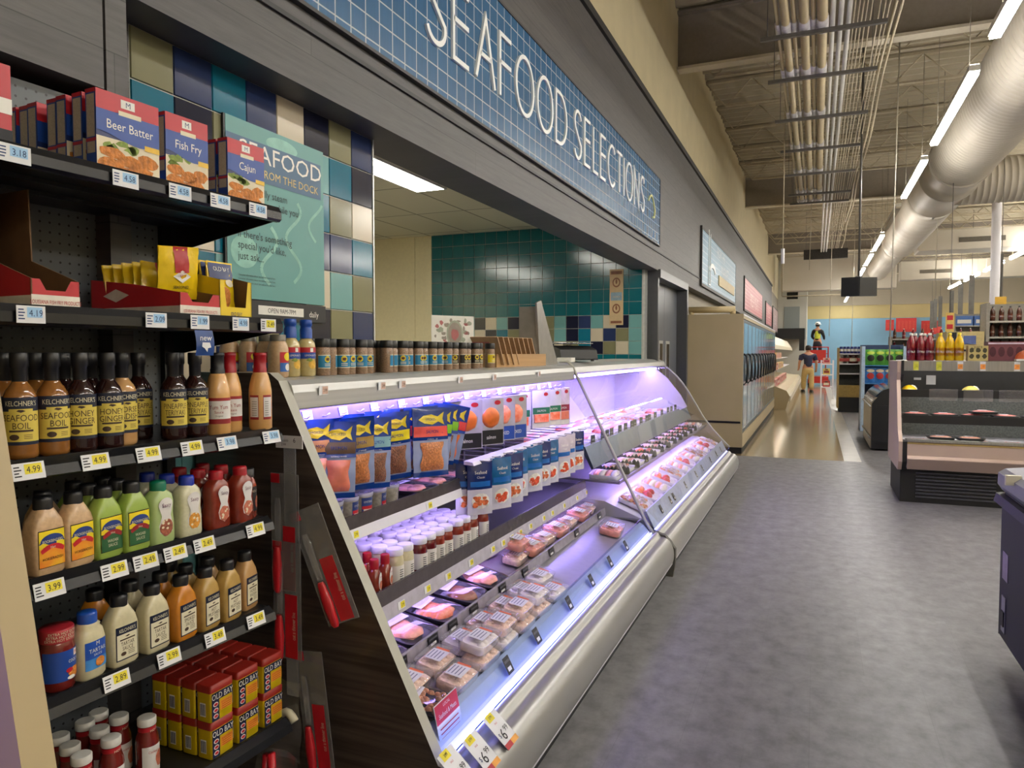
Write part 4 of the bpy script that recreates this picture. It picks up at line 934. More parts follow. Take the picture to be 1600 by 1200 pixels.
side = [(-1.93, 0), (-0.92, 0), (-0.90, 0.08), (-0.87, 0.09), (-0.865, 0.19), (-0.93, 0.27), (-1.005, 0.285), (-1.575, 1.41), (-1.61, 1.435), (-1.93, 1.435)]
cb(MB().prism(side, Y0, Y0+0.042, 0, edge=1), 'side_panel', [m_lamin, m_creamedge])
e2 = [(-1.93, 0.30), (-1.0, 0.29), (-1.05, 0.36), (-1.565, 1.40), (-1.61, 1.44), (-1.93, 1.44)]
cb(MB().prism(e2, Y1-0.012, Y1, 0), 'end_glass', [MG('end_glass', (0.93, 0.93, 0.97))])
mb = MB().tube([(-0.995, Y1-.006, 0.285), (-1.05, Y1-.006, 0.37), (-1.565, Y1-.006, 1.40), (-1.60, Y1-.006, 1.435), (-1.66, Y1-.006, 1.44)], 0.011, 8); cb(mb, 'glass_edge', m_creamedge)
# canopy with rounded front rail and work top
rail = [(-1.94, 1.416), (-1.60, 1.416), (-1.575, 1.410), (-1.558, 1.395), (-1.550, 1.370), (-1.550, 1.318), (-1.556, 1.312), (-1.560, 1.318), (-1.560, 1.345), (-1.94, 1.348)]
cb(MB().prism(rail, Y0+0.042, Y1-0.012), 'canopy', m_steel)
cb(MB().box(-1.590, -1.562, Y0+0.1, Y1-0.08, 1.336, 1.344), 'light_strip', m_vio)
cb(MB().box(-1.53, -1.50, Y0+0.1, Y1-0.08, 0.550, 0.560), 'light_strip', m_vio2)
cb(MB().box(-1.585, -1.56, Y0+0.1, 3.3, 0.848, 0.858), 'light_strip', m_vio2)
cb(MB().box(-1.000, -0.992, Y0+0.06, Y1-0.05, 0.292, 0.2965), 'light_strip', m_blu)
cb(MB().box(-1.95, -1.93, Y0+0.042, Y1-0.012, 1.22, 1.35), 'upper_back', m_inwhite)
cb(MB().box(-1.95, -1.93, Y0+0.042, Y1-0.012, 0.2, 1.22), 'back_panel', M('case_shaded_back', '#22212a', 0.4, 0.1))  # shade put into the colour: lower back dark, only the upper part lit
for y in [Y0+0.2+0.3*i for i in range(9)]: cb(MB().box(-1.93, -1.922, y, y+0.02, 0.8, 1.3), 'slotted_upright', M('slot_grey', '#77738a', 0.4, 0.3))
# decks and shelves: each sheet with its price rail
def shelf(name, pts, z_lip, railmat, x_f, z_r0, z_r1):
    s = cb(MB().strip(pts, Y0+0.042, Y1-0.014), name, m_shelfg)
    return s
KA, KB = 1.09, 1.065           # distances of the sloping shelf and the jar shelf
def ks_(pts, k): return [(x*k, 1.5-(1.5-z)*k) for x, z in pts]
def kp_(p, k): return (p[0]*k, p[1]*k, 1.5-(1.5-p[2])*k)
deck = cb(MB().prism([(-1.93, 0.42), (-1.36, 0.385), (-1.075, 0.338), (-1.075, 0.325), (-1.36, 0.37), (-1.93, 0.40)], Y0+0.042, Y1-0.014), 'deck', M('deck_grey', '#9b98a0', 0.3, 0.3, var=0.04))
sh2 = cb(MB().prism(ks_([(-1.70, 0.555), (-1.225, 0.468), (-1.225, 0.455), (-1.70, 0.54)], KA), Y0+0.042, Y1-0.014), 'shelf', m_shelfg)
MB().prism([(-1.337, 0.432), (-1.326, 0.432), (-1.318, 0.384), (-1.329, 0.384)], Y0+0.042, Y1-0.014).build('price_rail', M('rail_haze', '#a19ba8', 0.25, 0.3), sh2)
sh3 = cb(MB().prism(ks_([(-1.81, 0.648), (-1.385, 0.640), (-1.385, 0.622), (-1.81, 0.63)], KB), Y0+0.042, Y1-0.014), 'shelf', M('shelf_dark', '#2e2c33', 0.35, 0.3))
MB().prism(ks_([(-1.388, 0.672), (-1.378, 0.672), (-1.372, 0.618), (-1.388, 0.618)], KB), Y0+0.042, Y1-0.014).build('shelf_lip', m_liplens, sh3)
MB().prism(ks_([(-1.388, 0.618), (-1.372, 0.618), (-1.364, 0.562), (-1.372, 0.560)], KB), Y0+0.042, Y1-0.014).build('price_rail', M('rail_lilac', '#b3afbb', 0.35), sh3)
sh4 = cb(MB().prism([(-1.90, 0.888), (-1.555, 0.875), (-1.555, 0.86), (-1.90, 0.87)], Y0+0.042, 3.36), 'shelf', m_shelfg)
MB().prism([(-1.557, 0.905), (-1.548, 0.905), (-1.542, 0.858), (-1.555, 0.858)], Y0+0.042, 3.36).build('shelf_lip', m_liplens, sh4)
MB().prism([(-1.555, 0.858), (-1.542, 0.858), (-1.535, 0.818), (-1.545, 0.816)], Y0+0.042, 3.36).build('price_rail', m_inwhite, sh4)
cb(MB().prism([(-1.632, 1.303), (-1.622, 1.305), (-1.612, 1.262), (-1.622, 1.260)], Y0+0.05, Y1-0.03), 'price_strip', M('strip_violet', '#5d55a6', 0.3))
cb(MB().prism([(-1.515, 0.992), (-1.47, 0.988), (-1.462, 0.972), (-1.515, 0.975)], 3.02, Y1-0.03), 'peg_bar', m_inwhite)
for y in [2.0+0.105*i for i in range(26)]: cb(MB().tube([(-1.92, y, 1.285), (-1.60, y, 1.275), (-1.585, y, 1.285)], 0.003, 5), 'peg_hook', m_steel)
for y in [3.1+0.14*i for i in range(12)]: cb(MB().tube([(-1.92, y, 0.99), (-1.42, y, 0.985), (-1.405, y, 0.995)], 0.003, 5), 'peg_hook', m_steel)
# lower front: lit white panel, glass lip, bumper
cb(MB().strip([(-1.085, 0.352), (-1.062, 0.342), (-1.002, 0.280)], Y0+0.042, Y1-0.014), 'front_panel', m_inwhite)
cb(MB().prism([(-1.069, 0.385), (-1.063, 0.385), (-1.018, 0.300), (-1.024, 0.300)], Y0+0.042, Y1-0.03), 'glass_lip', [MG('aqua_glass', (0.82, 0.88, 0.98))])
bump = [(-1.002, 0.262), (-1.000, 0.276), (-0.990, 0.288), (-0.976, 0.292), (-0.962, 0.289), (-0.952, 0.280), (-0.946, 0.271), (-0.940, 0.266), (-0.930, 0.264)] + [(-0.930+0.078*math.sin(R(a)), 0.150+0.114*math.cos(R(a))) for a in range(8, 113, 8)] + [(-0.860, 0.100), (-0.868, 0.094), (-0.868, 0.082), (-0.905, 0.08)]
cb(MB().strip(bump, Y0+0.042, Y1, smooth=True), 'bumper', m_champ)
cb(MB().box(-0.869, -0.862, Y0+0.042, Y1, 0.088, 0.100), 'bumper_trim', m_inwhite)
cb(MB().box(-1.9, -0.905, Y0+0.042, Y1, 0.0, 0.09), 'kick_plate', m_kick)
cb(MB().box(-1.93, -1.09, Y0+0.042, Y1, 0.1, 0.30), 'cabinet_base', m_kick)

# small price cards of the case
def ctag(dark, w=0.05, h=0.03, patch='y'):
    mb = MB().box(-0.001, 0, -w/2, w/2, -h/2, h/2, 0); f, f2 = front(0.0006), front(0.0012)
    if dark:
        mb.patch(-w*.3, w*.25, -h*.34, -h*.1, f, 1, 1); mb.patch(-w*.4, w*.4, h*.15, h*.3, f, 2, 1)
    else:
        mb.patch(-w*.15, w*.45, -h*.4, h*.4, f, 1, 1); mb.text('2.99', h*.5, f2, 2, w*.14, 0, 0.75)
    return mb.build('price_tag', [M('black_tag', '#17171b', 0.4), PT['w'], M('tag_grey', '#55555c', 0.5)] if dark else [PT['w'], PT['y'] if patch == 'y' else M('pale_patch', '#cfae9b', 0.5), m_ink])
kd = Kind(ctag(True, 0.075, 0.042)); kw = Kind(ctag(False)); kp2 = Kind(ctag(False, 0.05, 0.032, 'p')); kdl = Kind(ctag(True, 0.05, 0.062))
for i, y in enumerate((1.98, 2.19, 2.34, 2.52, 2.80, 3.06, 3.42, 3.84, 4.30)):
    kd.put(ORD[i] + ' black price tag along the rail behind the clear tubs, from the dark side panel', 'price tag', (-1.316, y*1.08, 0.412), 0, 'black price tags behind the clear tubs', tilt=(0, R(-8)))
for i, y in enumerate((2.42, 2.72, 3.14, 3.50, 3.86, 4.22)):
    kdl.put(ORD[i] + ' black price tag on the front glass lip, from the dark side panel', 'price tag', (-1.032, y, 0.345), 0, 'black price tags on the glass lip', tilt=(0, R(-28)))
for i, y in enumerate((2.06, 2.22, 2.41, 2.58, 2.79, 3.02, 3.14, 3.25, 3.36, 3.50, 3.70, 3.84, 4.05, 4.3, 4.5)):
    kw.put(ORD[i] + ' price tag along the rail under the sauce jars, from the dark side panel', 'price tag', kp_((-1.3655, y, 0.590), KB), 0, 'price tags under the sauce jars', tilt=(0, R(-8)))
for i, y in enumerate((2.18, 2.73)):
    kw.put(['yellow price tag on the cup shelf rail by the dark panel', 'yellow price tag on the cup shelf rail past the cups'][i], 'price tag', (-1.536, y, 0.838), 0, 'price tags under the plastic cups', tilt=(0, R(-8)))
for i in range(13):
    kp2.put(ORD[i] + ' price tag of the upper peg strip, from the dark side panel', 'price tag', (-1.613, 2.02+0.205*i, 1.284), 0, 'price tags of the upper peg strip', tilt=(0, R(-12)))
for i, y in enumerate((2.02, 2.38, 2.53, 3.05, 3.44, 4.1)):
    kp2.put(ORD[i] + ' small tag on the steel top rail, counted from the dark side panel', 'price tag', (-1.545, y, 1.372), 0, 'small tags on the steel top rail', tilt=(0, R(2)))
# large price cards on the bumper
def big_card(txt):
    mb = MB(); P = lambda u, v: (0.0, u, v)
    mb.box(-0.001, 0, -0.043, 0.043, -0.06, 0.06, 0)
    f, f2 = front(0.0008), front(0.0014)
    mb.patch(-0.03, 0.012, 0.036, 0.062, f, 1, 1); mb.text('3/99', 0.014, f2, 2, -0.008, 0.049, 0.8)
    mb.text('$', 0.022, f2, 3, -0.030, -0.012); mb.text(txt[0], 0.052, f2, 2, -0.010, -0.016); mb.text(txt[1:], 0.026, f2, 2, 0.020, -0.006)
    mb.text('SALE', 0.008, f2, 4, -0.005, 0.024)
    mb.patch(-0.043, 0.0, -0.06, -0.042, f, 4, 1); mb.patch(0.0, 0.043, -0.06, -0.042, f, 5, 1)
    return mb.build('price_card', [PT['w'], PT['y'], m_ink, m_navyink, m_redink, M('orange_patch', '#e09a3a', 0.5)])
kb5 = Kind(big_card('699'))
for i, y in enumerate((2.09, 1.945)): kb5.put(['white 6.99 price card on the silver bumper, the one farther from the side panel', 'white 6.99 price card in the middle of the bumper cards'][i], 'price card', (-0.917, y, 0.288), 0, 'price cards on the silver bumper', tilt=(R(0), R(-48)))
o = big_card('399'); o.location = (-0.935, 1.80+0.02, 0.302); o.rotation_euler = (0, R(-48), 0); tag(o, 'white 3.99 price card at the bumper end by the dark panel', 'price card', 'price cards on the silver bumper')
mb = MB().box(-0.002, 0, -0.075, 0.075, 0, 0.115, 0); mb.patch(-0.073, 0.073, 0.055, 0.113, front(0.0008), 1, 1); mb.text('Seafood & Meats', 0.021, front(0.0014), 0, 0, 0.075, 0.8); mb.text('LOCAL', 0.014, front(0.0014), 0, 0, 0.100)
for i in range(3): mb.patch(-0.06, 0.06, 0.008+0.014*i, 0.012+0.014*i, front(0.0008), 1, 1)
o = mb.build('sign_card', [PT['w'], M('card_red', '#c02a3c', 0.45)]); o.location = (-1.035, 1.975, 0.305); o.rotation_euler = (0, R(-12), 0)
tag(o, 'red and white sign card on the glass lip by the dark side panel', 'sign card')

# ---- stock of the case
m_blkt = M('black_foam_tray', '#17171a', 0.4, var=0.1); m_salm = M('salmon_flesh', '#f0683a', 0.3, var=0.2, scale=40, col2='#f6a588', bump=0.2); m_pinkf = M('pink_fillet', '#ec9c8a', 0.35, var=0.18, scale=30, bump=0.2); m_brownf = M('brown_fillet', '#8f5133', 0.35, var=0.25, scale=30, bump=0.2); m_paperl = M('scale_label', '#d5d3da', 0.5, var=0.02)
m_salad = M('seafood_salad', '#f2cdb8', 0.5, var=0.16, scale=70, bump=0.5); m_wht = M('white_fish', '#ece2dc', 0.4, var=0.08, scale=30, bump=0.2); m_shr = M('cooked_shrimp', '#c98a63', 0.4, var=0.3, scale=60, bump=0.4)
def lump(mb, cx, cy, z, rx, ry, h, mat, n=14, rings=4, jag=0.12, T=None):
    """A low rounded mound."""
    vs = []; fs = []; ph = [1+random.uniform(-jag, jag) for _ in range(n)]
    for j in range(rings):
        t = j/(rings-1)*PI/2
        for i in range(n):
            a = 2*PI*i/n; k = math.cos(t)*ph[i] if j < rings-1 else 0.04
            vs.append((cx+rx*k*math.cos(a), cy+ry*k*math.sin(a), z+h*math.sin(t)))
    for j in range(rings-1):
        for i in range(n): fs.append((j*n+i, j*n+(i+1) % n, (j+1)*n+(i+1) % n, (j+1)*n+i))
    fs.append(tuple((rings-1)*n+i for i in range(n)))
    return mb.add(vs, fs, mat, True, T)
def foam_tray(kind, dx=0.24, dy=0.215):
    t = thing('fish_tray', None, None)
    MB().loft([(0, dx*.44, dy*.42, 6), (0.004, dx*.45, dy*.43, 6), (0.022, dx*.5, dy*.5, 6), (0.022, dx*.47, dy*.47, 6), (0.008, dx*.42, dy*.40, 6)], 36, cap=True).build('tray', m_blkt if kind != 'w' else m_cwht, t)
    mb = MB()
    if kind == 's':
        for q in range(4): lump(mb, -dx*.14+0.028*q, 0.004*q, 0.008, 0.034, dy*.36, 0.016+0.002*q, 0)
    elif kind == 'p': lump(mb, -0.01, 0, 0.008, dx*.36, dy*.33, 0.020, 0); lump(mb, 0.045, 0.0, 0.016, dx*.17, dy*.26, 0.016, 0)
    elif kind == 'n':
        for q in range(60): lump(mb, random.uniform(-dx*.38, dx*.38), random.uniform(-dy*.36, dy*.36), 0.010+random.uniform(0, .012), 0.013, 0.009, 0.012, 0, 8, 3)
    else: lump(mb, 0.02, 0, 0.008, dx*.34, dy*.34, 0.026, 0)
    mb.build('fish', {'s': m_salm, 'p': m_pinkf, 'b': m_brownf, 'n': m_shr, 'w': m_wht}[kind], t)
    mb = MB().add([(-dx*.10-.045, -dy*.34, 0.033), (-dx*.10, -dy*.34, 0.034), (-dx*.10, dy*.34, 0.034), (-dx*.10-.045, dy*.34, 0.033)], [(0,1,2,3)], 0)
    mb.build('label', m_paperl, t)
    MB().loft([(0.0225, dx*.495, dy*.495, 6), (0.0315, dx*.42, dy*.42, 6), (0.0335, dx*.30, dy*.30, 5), (0.0338, dx*.02, dy*.02, 2)], 24, cap=False).build('film', m_film, t)
    return t
ks, kpk, kbr, kn = Kind(foam_tray('s')), Kind(foam_tray('p')), Kind(foam_tray('b')), Kind(foam_tray('n', 0.17, 0.17))
gt = 'fish trays on the sloping shelf'
sl = (0, R(10.4))
def z2f(x): return 0.470 + (-1.225-x)*0.183
for k, x, y, rz, lab in ((ks, -1.352, 1.985, 4, 'black tray of salmon slices in front, touching the dark panel'), (kpk, -1.355, 2.205, -4, 'black tray of pink fillets in front, second from the dark panel'), (ks, -1.352, 2.42, 6, 'black tray of salmon slices in front, between the pink and brown fillets'), (kbr, -1.358, 2.64, 8, 'black tray with a brown fillet in front, before the clear boxes'), (kpk, -1.355, 2.86, -5, 'black tray of pink fillets in front, next to the clear boxes'),
                         (kpk, -1.60, 2.07, 0, 'black tray of pink fillets at the back, by the dark panel'), (ks, -1.60, 2.29, 4, 'black tray of salmon at the back, second from the dark panel'), (kbr, -1.60, 2.51, -3, 'black tray of brown fillet at the back, in the middle'), (ks, -1.60, 2.73, 2, 'black tray of bright orange salmon at the back, behind the brown fillet'), (kpk, -1.60, 2.95, 0, 'black tray of pink fillets at the back before the clear boxes')):
    k.put(lab, 'fish tray', kp_((x, y, z2f(x)+0.003), KA), R(rz), gt, tilt=sl)
def tub(content, dx=0.116, dy=0.178, h=0.050, lab=True):
    t = thing('clear_tub', None, None)
    MB().loft([(0, dx*.44, dy*.44, 6), (0.004, dx*.46, dy*.46, 6), (h*.8, dx*.49, dy*.49, 6), (h*.82, dx*.51, dy*.51, 6), (h*.92, dx*.50, dy*.50, 6), (h, dx*.45, dy*.45, 6), (h+.0005, dx*.02, dy*.02, 2)], 28, cap=False).build('tub', m_clear, t)
    mb = MB(); 
    mb.loft([(0.003, dx*.42, dy*.42, 6), (h*.5, dx*.45, dy*.45, 6), (h*.66, dx*.40, dy*.40, 5)], 24)
    for _ in range(14): lump(mb, random.uniform(-dx*.3, dx*.3), random.uniform(-dy*.3, dy*.3), h*.62, 0.016, 0.013, 0.010, 0, 8, 3)
    mb.build('contents', content, t)
    if lab:
        mb = MB(); z = h+0.0018
        q = lambda a, b, c, d, m, zz: mb.add([(a, c, zz), (b, c, zz), (b, d, zz), (a, d, zz)], [(0,1,2,3)], m)
        q(-dx*.25, dx*.28, -dy*.28, dy*.18, 0, z); q(-dx*.2, dx*.25, dy*.2, dy*.27, 1, z)
        for i in range(4): q(-dx*.2+dx*.11*i, -dx*.2+dx*.11*i+.004, -dy*.22, dy*.12, 2, z+.0006)
        mb.build('label', [m_paperl, M('orange_strip', '#d8673a', 0.5), M('label_greyink', '#7d7a92', 0.5)], t)
    return t
kt1, kt2, kt3 = Kind(tub(m_salad)), Kind(tub(m_wht)), Kind(tub(m_pinkf, 0.15, 0.2, 0.058))
def zdk(x): return 0.338 + (-1.078-x)*0.165
n1 = 0
rowsd = [('front', -1.135, [2.20, 2.39, 2.58, 2.77, 2.96, 3.18]), ('back', -1.245, [2.06, 2.25, 2.45, 2.65, 2.86, 3.08, 3.30])]
for rn, x, ys in rowsd:
    for i, y in enumerate(ys):
        for lay in range(2 if (rn == 'front' and i in (1, 2, 3, 4)) else 1):
            k = [kt1, kt1, kt2][(i+lay) % 3] if i < 5 else kt2
            k.put(f"{'upper' if lay else 'lower'} clear tub of seafood salad, {ORD[i]} from the dark panel in the {rn} row", 'plastic tub', (x-0.010*lay, y+0.01*lay, zdk(x)+0.004+0.053*lay), R(random.uniform(-4, 4)), 'clear tubs on the lower deck', tilt=(0, R(9.4)))
kn.put('tray of cooked shrimp heaped at the dark panel end of the lower deck', 'fish tray', (-1.155, 2.005, zdk(-1.155)+0.004), R(12), None, tilt=(0, R(9.4)))
kt3.put('wide clear box of pink fish lying past the tubs on the empty deck', 'plastic tub', (-1.18, 4.42, zdk(-1.18)+0.004), R(4), 'clear boxes on the sloping shelf', tilt=(0, R(9.4)))
for i in range(7):
    for j in range(2):
        k = kt3 if (i+j) % 2 else kt1
        k.put(f"clear box of pink fish on the sloping shelf, {ORD[i]} past the black trays, {['front', 'back'][j]} row", 'plastic tub', kp_((-1.325-0.16*j, 3.18+0.2*i, z2f(-1.325-0.16*j)+0.006), KA), R(random.uniform(-8, 8)), 'clear boxes on the sloping shelf', tilt=sl)
kt3.put('clear box of pink fish stacked on the front box beside the brown fillet tray', 'plastic tub', kp_((-1.335, 3.2, z2f(-1.335)+0.072), KA), R(5), 'clear boxes on the sloping shelf', tilt=sl)

# sauce jars with white lids
m_dred = M('dark_red_sauce', '#5c1519', 0.15, var=0.15, coat=0.5); m_pinkc = M('pink_cocktail', '#b0303e', 0.2, var=0.1, coat=0.4); m_lidw = M('white_lid', '#d8d5df', 0.4, var=0.02)
def jar(body, r=0.0358, h=0.122):
    t = thing('sauce_jar', None, None)
    MB().lathe([(r*.9, 0), (r, 0.005), (r, h*.78), (r*.93, h*.9), (r*.86, h*.95), (r*.86, h)], 22).build('jar', body, t)
    MB().lathe([(r*.93, h-.004), (r*.95, h), (r*.95, h+.018), (r*.88, h+.021)], 24).build('lid', m_lidw, t)
    rr = r+.0005; mb = MB().patch(-R(100)*rr, R(100)*rr, h*.12, h*.66, wrap(rr), 0, 16, 1)
    for i in range(5): mb.patch(-0.024, -0.024+0.02, h*.22+h*.07*i, h*.25+h*.07*i, wrap(rr+.0005), 1, 3, 1)
    mb.text('Sauce', 0.012, wrap(rr+.0008), 1, 0.016, h*.46, 0.8); mb.build('label', [m_lwht, M('label_ink', '#3a3a44', 0.5)], t)
    return t
kjc, kjd, kjp = Kind(jar(m_tart)), Kind(jar(m_dred)), Kind(jar(M('brick_sauce', '#7e2c1e', 0.2, var=0.1, coat=0.4)))
for c, y in enumerate((2.275, 2.348, 2.452, 2.525, 2.598, 2.671, 2.770, 2.843, 2.916, 3.03)):
    for d in range(4 if c < 9 else 1):
        k = kjc if c < 2 else (kjd if c < 4 else kjp)
        k.put(f"{['cream', 'cream', 'dark red', 'dark red'][c] if c < 4 else 'brick red'} sauce jar with white lid, column {ORD[c]} from the red bottles, {['front', 'second', 'third', 'back'][d]} row", 'sauce jar', tuple(Vector(kp_((-1.428, y, 0.642), KB)) + Vector((-0.076*d, 0.004*d, 0.0012*d))), R(random.uniform(-15, 25)), 'white lidded sauce jars')
def ket():
    t = thing('sauce_bottle', None, None)
    MB().loft([(0, 0.022, 0.029, 3), (0.004, 0.025, 0.033, 3), (0.05, 0.025, 0.030, 3), (0.09, 0.022, 0.027, 2.6), (0.104, 0.015, 0.015, 2)], 24).build('bottle', m_cock, t)
    MB().lathe([(0.0175, 0.102), (0.0175, 0.135), (0.016, 0.138)], 20).build('cap', m_capr, t)
    S = lambda o: surf(0.024, 0.029, 3, o); mb = MB().disc(0, 0.055, 0.017, 0.034, S(0.002), 0); mb.disc(0, 0.042, 0.013, 0.016, S(0.003), 1); mb.text('Sauce', 0.009, S(0.003), 2, 0, 0.073)
    mb.build('label', [m_lwht, M('shrimp_print', '#b5654c', 0.5), m_redink], t); return t
ke = Kind(ket())
for i, (x, y) in enumerate(((-1.425, 2.135), (-1.425, 2.205), (-1.495, 2.10), (-1.495, 2.195), (-1.425, 2.06))):
    ke.put(['red capped sauce bottle in front, second from the dark side panel', 'red capped sauce bottle in front, next to the cream jars', 'red capped sauce bottle behind, by the dark side panel', 'red capped sauce bottle behind, next to the cream jars', 'red capped sauce bottle in front, touching the dark side panel'][i], 'sauce bottle', kp_((x, y, 0.643), KB), R(14), 'red capped sauce bottles in the case')
# plastic cups of oysters
def cup():
    t = thing('plastic_cup', None, None)
    MB().lathe([(0.034, 0), (0.0375, 0.005), (0.042, 0.072)], 24).build('cup', M('oyster_cup', '#9c968c', 0.15, var=0.25, scale=60, coat=0.4), t)
    MB().lathe([(0.044, 0.070), (0.0445, 0.082), (0.041, 0.084), (0.038, 0.081), (0.0, 0.081)], 26, cap=False).build('lid', MG('cup_lid', (0.9, 0.9, 1), 0.06, 1.45, 0.4, (0.7, 0.68, 0.85)), t)
    f = lambda u, v: ((0.0384+0.058*v)*math.cos(u/0.04), (0.0384+0.058*v)*math.sin(u/0.04), v)
    mb = MB().patch(-0.026, 0.026, 0.012, 0.066, f, 0, 10, 1); g2 = lambda u, v: ((0.0392+0.058*v)*math.cos(u/0.04), (0.0392+0.058*v)*math.sin(u/0.04), v)
    mb.patch(-0.024, 0.024, 0.022, 0.034, g2, 1, 8, 1); mb.patch(-0.018, 0.018, 0.012, 0.022, g2, 2, 8, 1); mb.text('OYSTERS', 0.011, g2, 2, 0, 0.050, 0.8)
    mb.build('label', [m_lblue, m_cred, m_cwht], t); return t
kcu = Kind(cup())
for i in range(6):
    for d in range(2):
        kcu.put(f"clear plastic cup with a blue label, {ORD[i]} from the dark panel, {['front', 'back'][d]} row", 'plastic cup', (-1.605-0.095*d, 2.04+0.095*i, 0.882), R([-5, 30, 10, -20, 15, 60][i]), 'plastic cups on the upper shelf')
for i in range(3):
    kpk.put(ORD[i] + ' dark tray of red fish past the plastic cups on the upper shelf', 'fish tray', (-1.665, 2.76+0.19*i, 0.885), R(3*i), 'fish trays past the plastic cups')

# hanging packs
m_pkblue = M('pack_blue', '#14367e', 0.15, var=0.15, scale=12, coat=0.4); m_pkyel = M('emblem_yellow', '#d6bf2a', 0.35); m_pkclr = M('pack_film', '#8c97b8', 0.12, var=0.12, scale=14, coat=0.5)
def hang_pack(band, fil, w=0.135, h=0.275, seed=0):
    """Vacuum pack of smoked fish: printed top, fish emblem, colour band, clear lower half with the fillet."""
    random.seed(seed); t = thing('smoked_fish_pack', None, None); nu, nv = 8, 16
    def S(o, sgn=1):
        def f(u, v):
            a = max(0, 1-(2*u/w)**2); b = max(0, min(1, (-v)/h*3))*max(0, min(1, (h+v)/h*5))
            return (sgn*(0.0015+0.010*a*b)+0.0013*math.sin(u*120+v*70+seed)+0.001*math.sin(v*190+seed)+o*sgn, u, v)
        return f
    mb = MB().patch(-w/2, w/2, -h*.46, 0, S(0), 0, nu, 8).patch(-w/2, w/2, -h*.93, -h*.46, S(0), 1, nu, 8).patch(-w/2, w/2, -h, -h*.93, S(0), 0, nu, 2)
    mb.patch(w/2, -w/2, -h, 0, S(0, -1), 0, nu, nv)
    mb.patch(-w*.48, w*.48, -h*.42, -h*.27, S(0.0012), 2, nu, 3)
    E = [(-.36, -.17), (-.2, -.11), (.02, -.095), (.2, -.13), (.38, -.06), (.33, -.16), (.38, -.25), (.2, -.2), (.02, -.245), (-.2, -.225)]
    mb.poly([(a*w, b*h) for a, b in reversed(E)], S(0.0024), 3); mb.text('SMOKED', h*.05, S(0.0034), 4, -0.02*w, -h*.165); mb.text('SALMON', h*.07, S(0.0026), 0, 0, -h*.345, 0.8)
    mb.patch(-w*.5, w*.5, -h*.47, -h*.43, S(0.0014), 0, nu, 1); mb.text('NATURALLY SMOKED', h*.024, S(0.002), 5, 0, -h*.455, 0.9)
    mb.build('pouch', [m_pkblue, m_pkclr, band, m_pkyel, m_navy, m_cwht], t)
    mb = MB(); F = S(0.002); n = 12; c = []; vs = []
    for j in range(9):
        for i in range(9):
            u = (-.34+.68*i/8)*w*(0.9+0.1*math.sin(j)); v = (-.91+.41*j/8)*h; k = max(0, 1-abs(i/4-1)**3)*max(0, 1-abs(j/4-1)**4)
            p = F(u, v); vs.append((p[0]+0.010*k+random.uniform(0, .0015), p[1], p[2]))
    mb.add(vs, [(j*9+i, j*9+i+1, (j+1)*9+i+1, (j+1)*9+i) for j in range(8) for i in range(8)], 0, True); mb.build('fillet', fil, t)
    return t
B = {'o': M('band_tan', '#c98d57', 0.3), 'b': M('band_brown', '#5c4636', 0.3), 'a': M('band_amber', '#a88a4c', 0.3), 't': M('band_pale_teal', '#7fa9ab', 0.3), 'y': M('band_yellow', '#d8c522', 0.3), 'r': M('band_coral', '#d8483f', 0.3), 'g': M('band_green', '#7db52c', 0.3)}
m_pep = M('peppered_fillet', '#7a4a2c', 0.4, var=0.5, scale=160, bump=0.5); m_gold2 = M('golden_fillet', '#b8703a', 0.4, var=0.35, scale=120, bump=0.4); m_pinks = M('pink_salmon', '#d2745c', 0.3, var=0.12, scale=30); m_orgs = M('orange_salmon', '#d46a28', 0.3, var=0.15, scale=30)
packs = [(2.045, -1.60, -30, 'o', m_pinkf, 'tan banded smoked fish pack next to the dark side panel'), (2.12, -1.56, -34, 'b', m_pinks, 'brown banded smoked fish pack, second from the dark side panel'), (2.215, -1.545, -28, 'a', m_gold2, 'amber banded smoked fish pack with a golden fillet'),
         (2.345, -1.55, -26, 't', m_pep, 'pale teal banded smoked fish pack with a peppered fillet'), (2.475, -1.55, -30, 'y', m_pep, 'yellow banded smoked fish pack'), (2.655, -1.49, -22, 'r', m_gold2, 'large coral banded smoked fish pack hanging in front'),
         (2.83, -1.53, -30, 'g', m_orgs, 'green banded smoked fish pack with orange salmon'), (2.92, -1.545, -40, 'g', m_pep, 'green banded smoked fish pack hanging askew behind the orange one'), (3.02, -1.55, -48, 'r', m_orgs, 'last smoked fish pack of the row, swung edge on')]
for i, (y, x, rz, b, fl, lab) in enumerate(packs):
    big = i == 5
    t = hang_pack(B[b], fl, 0.185 if big else 0.135, 0.285 if big else 0.272, i); t.location = (x, y, 1.268-[0, .012, .004, .016, .006, 0, .01, .004, .012][i]); t.rotation_euler = (R([0,-3,2,-2,3,-2,-6,-9,-13][i]), R([2,-3,4,0,3,-4,2,0,0][i]), R(rz)); tag(t, lab, 'smoked fish pack', 'smoked fish packs on the upper pegs')
    if i in (0, 2, 3, 4, 5, 6):
        clone(t, lab.replace('smoked fish pack', 'smoked fish pack hidden one behind its twin,') if False else 'pack one behind the ' + lab, 'smoked fish pack', (x-0.06, y+0.028, 1.270), R(rz+3), 'smoked fish packs on the upper pegs')
random.seed(11)
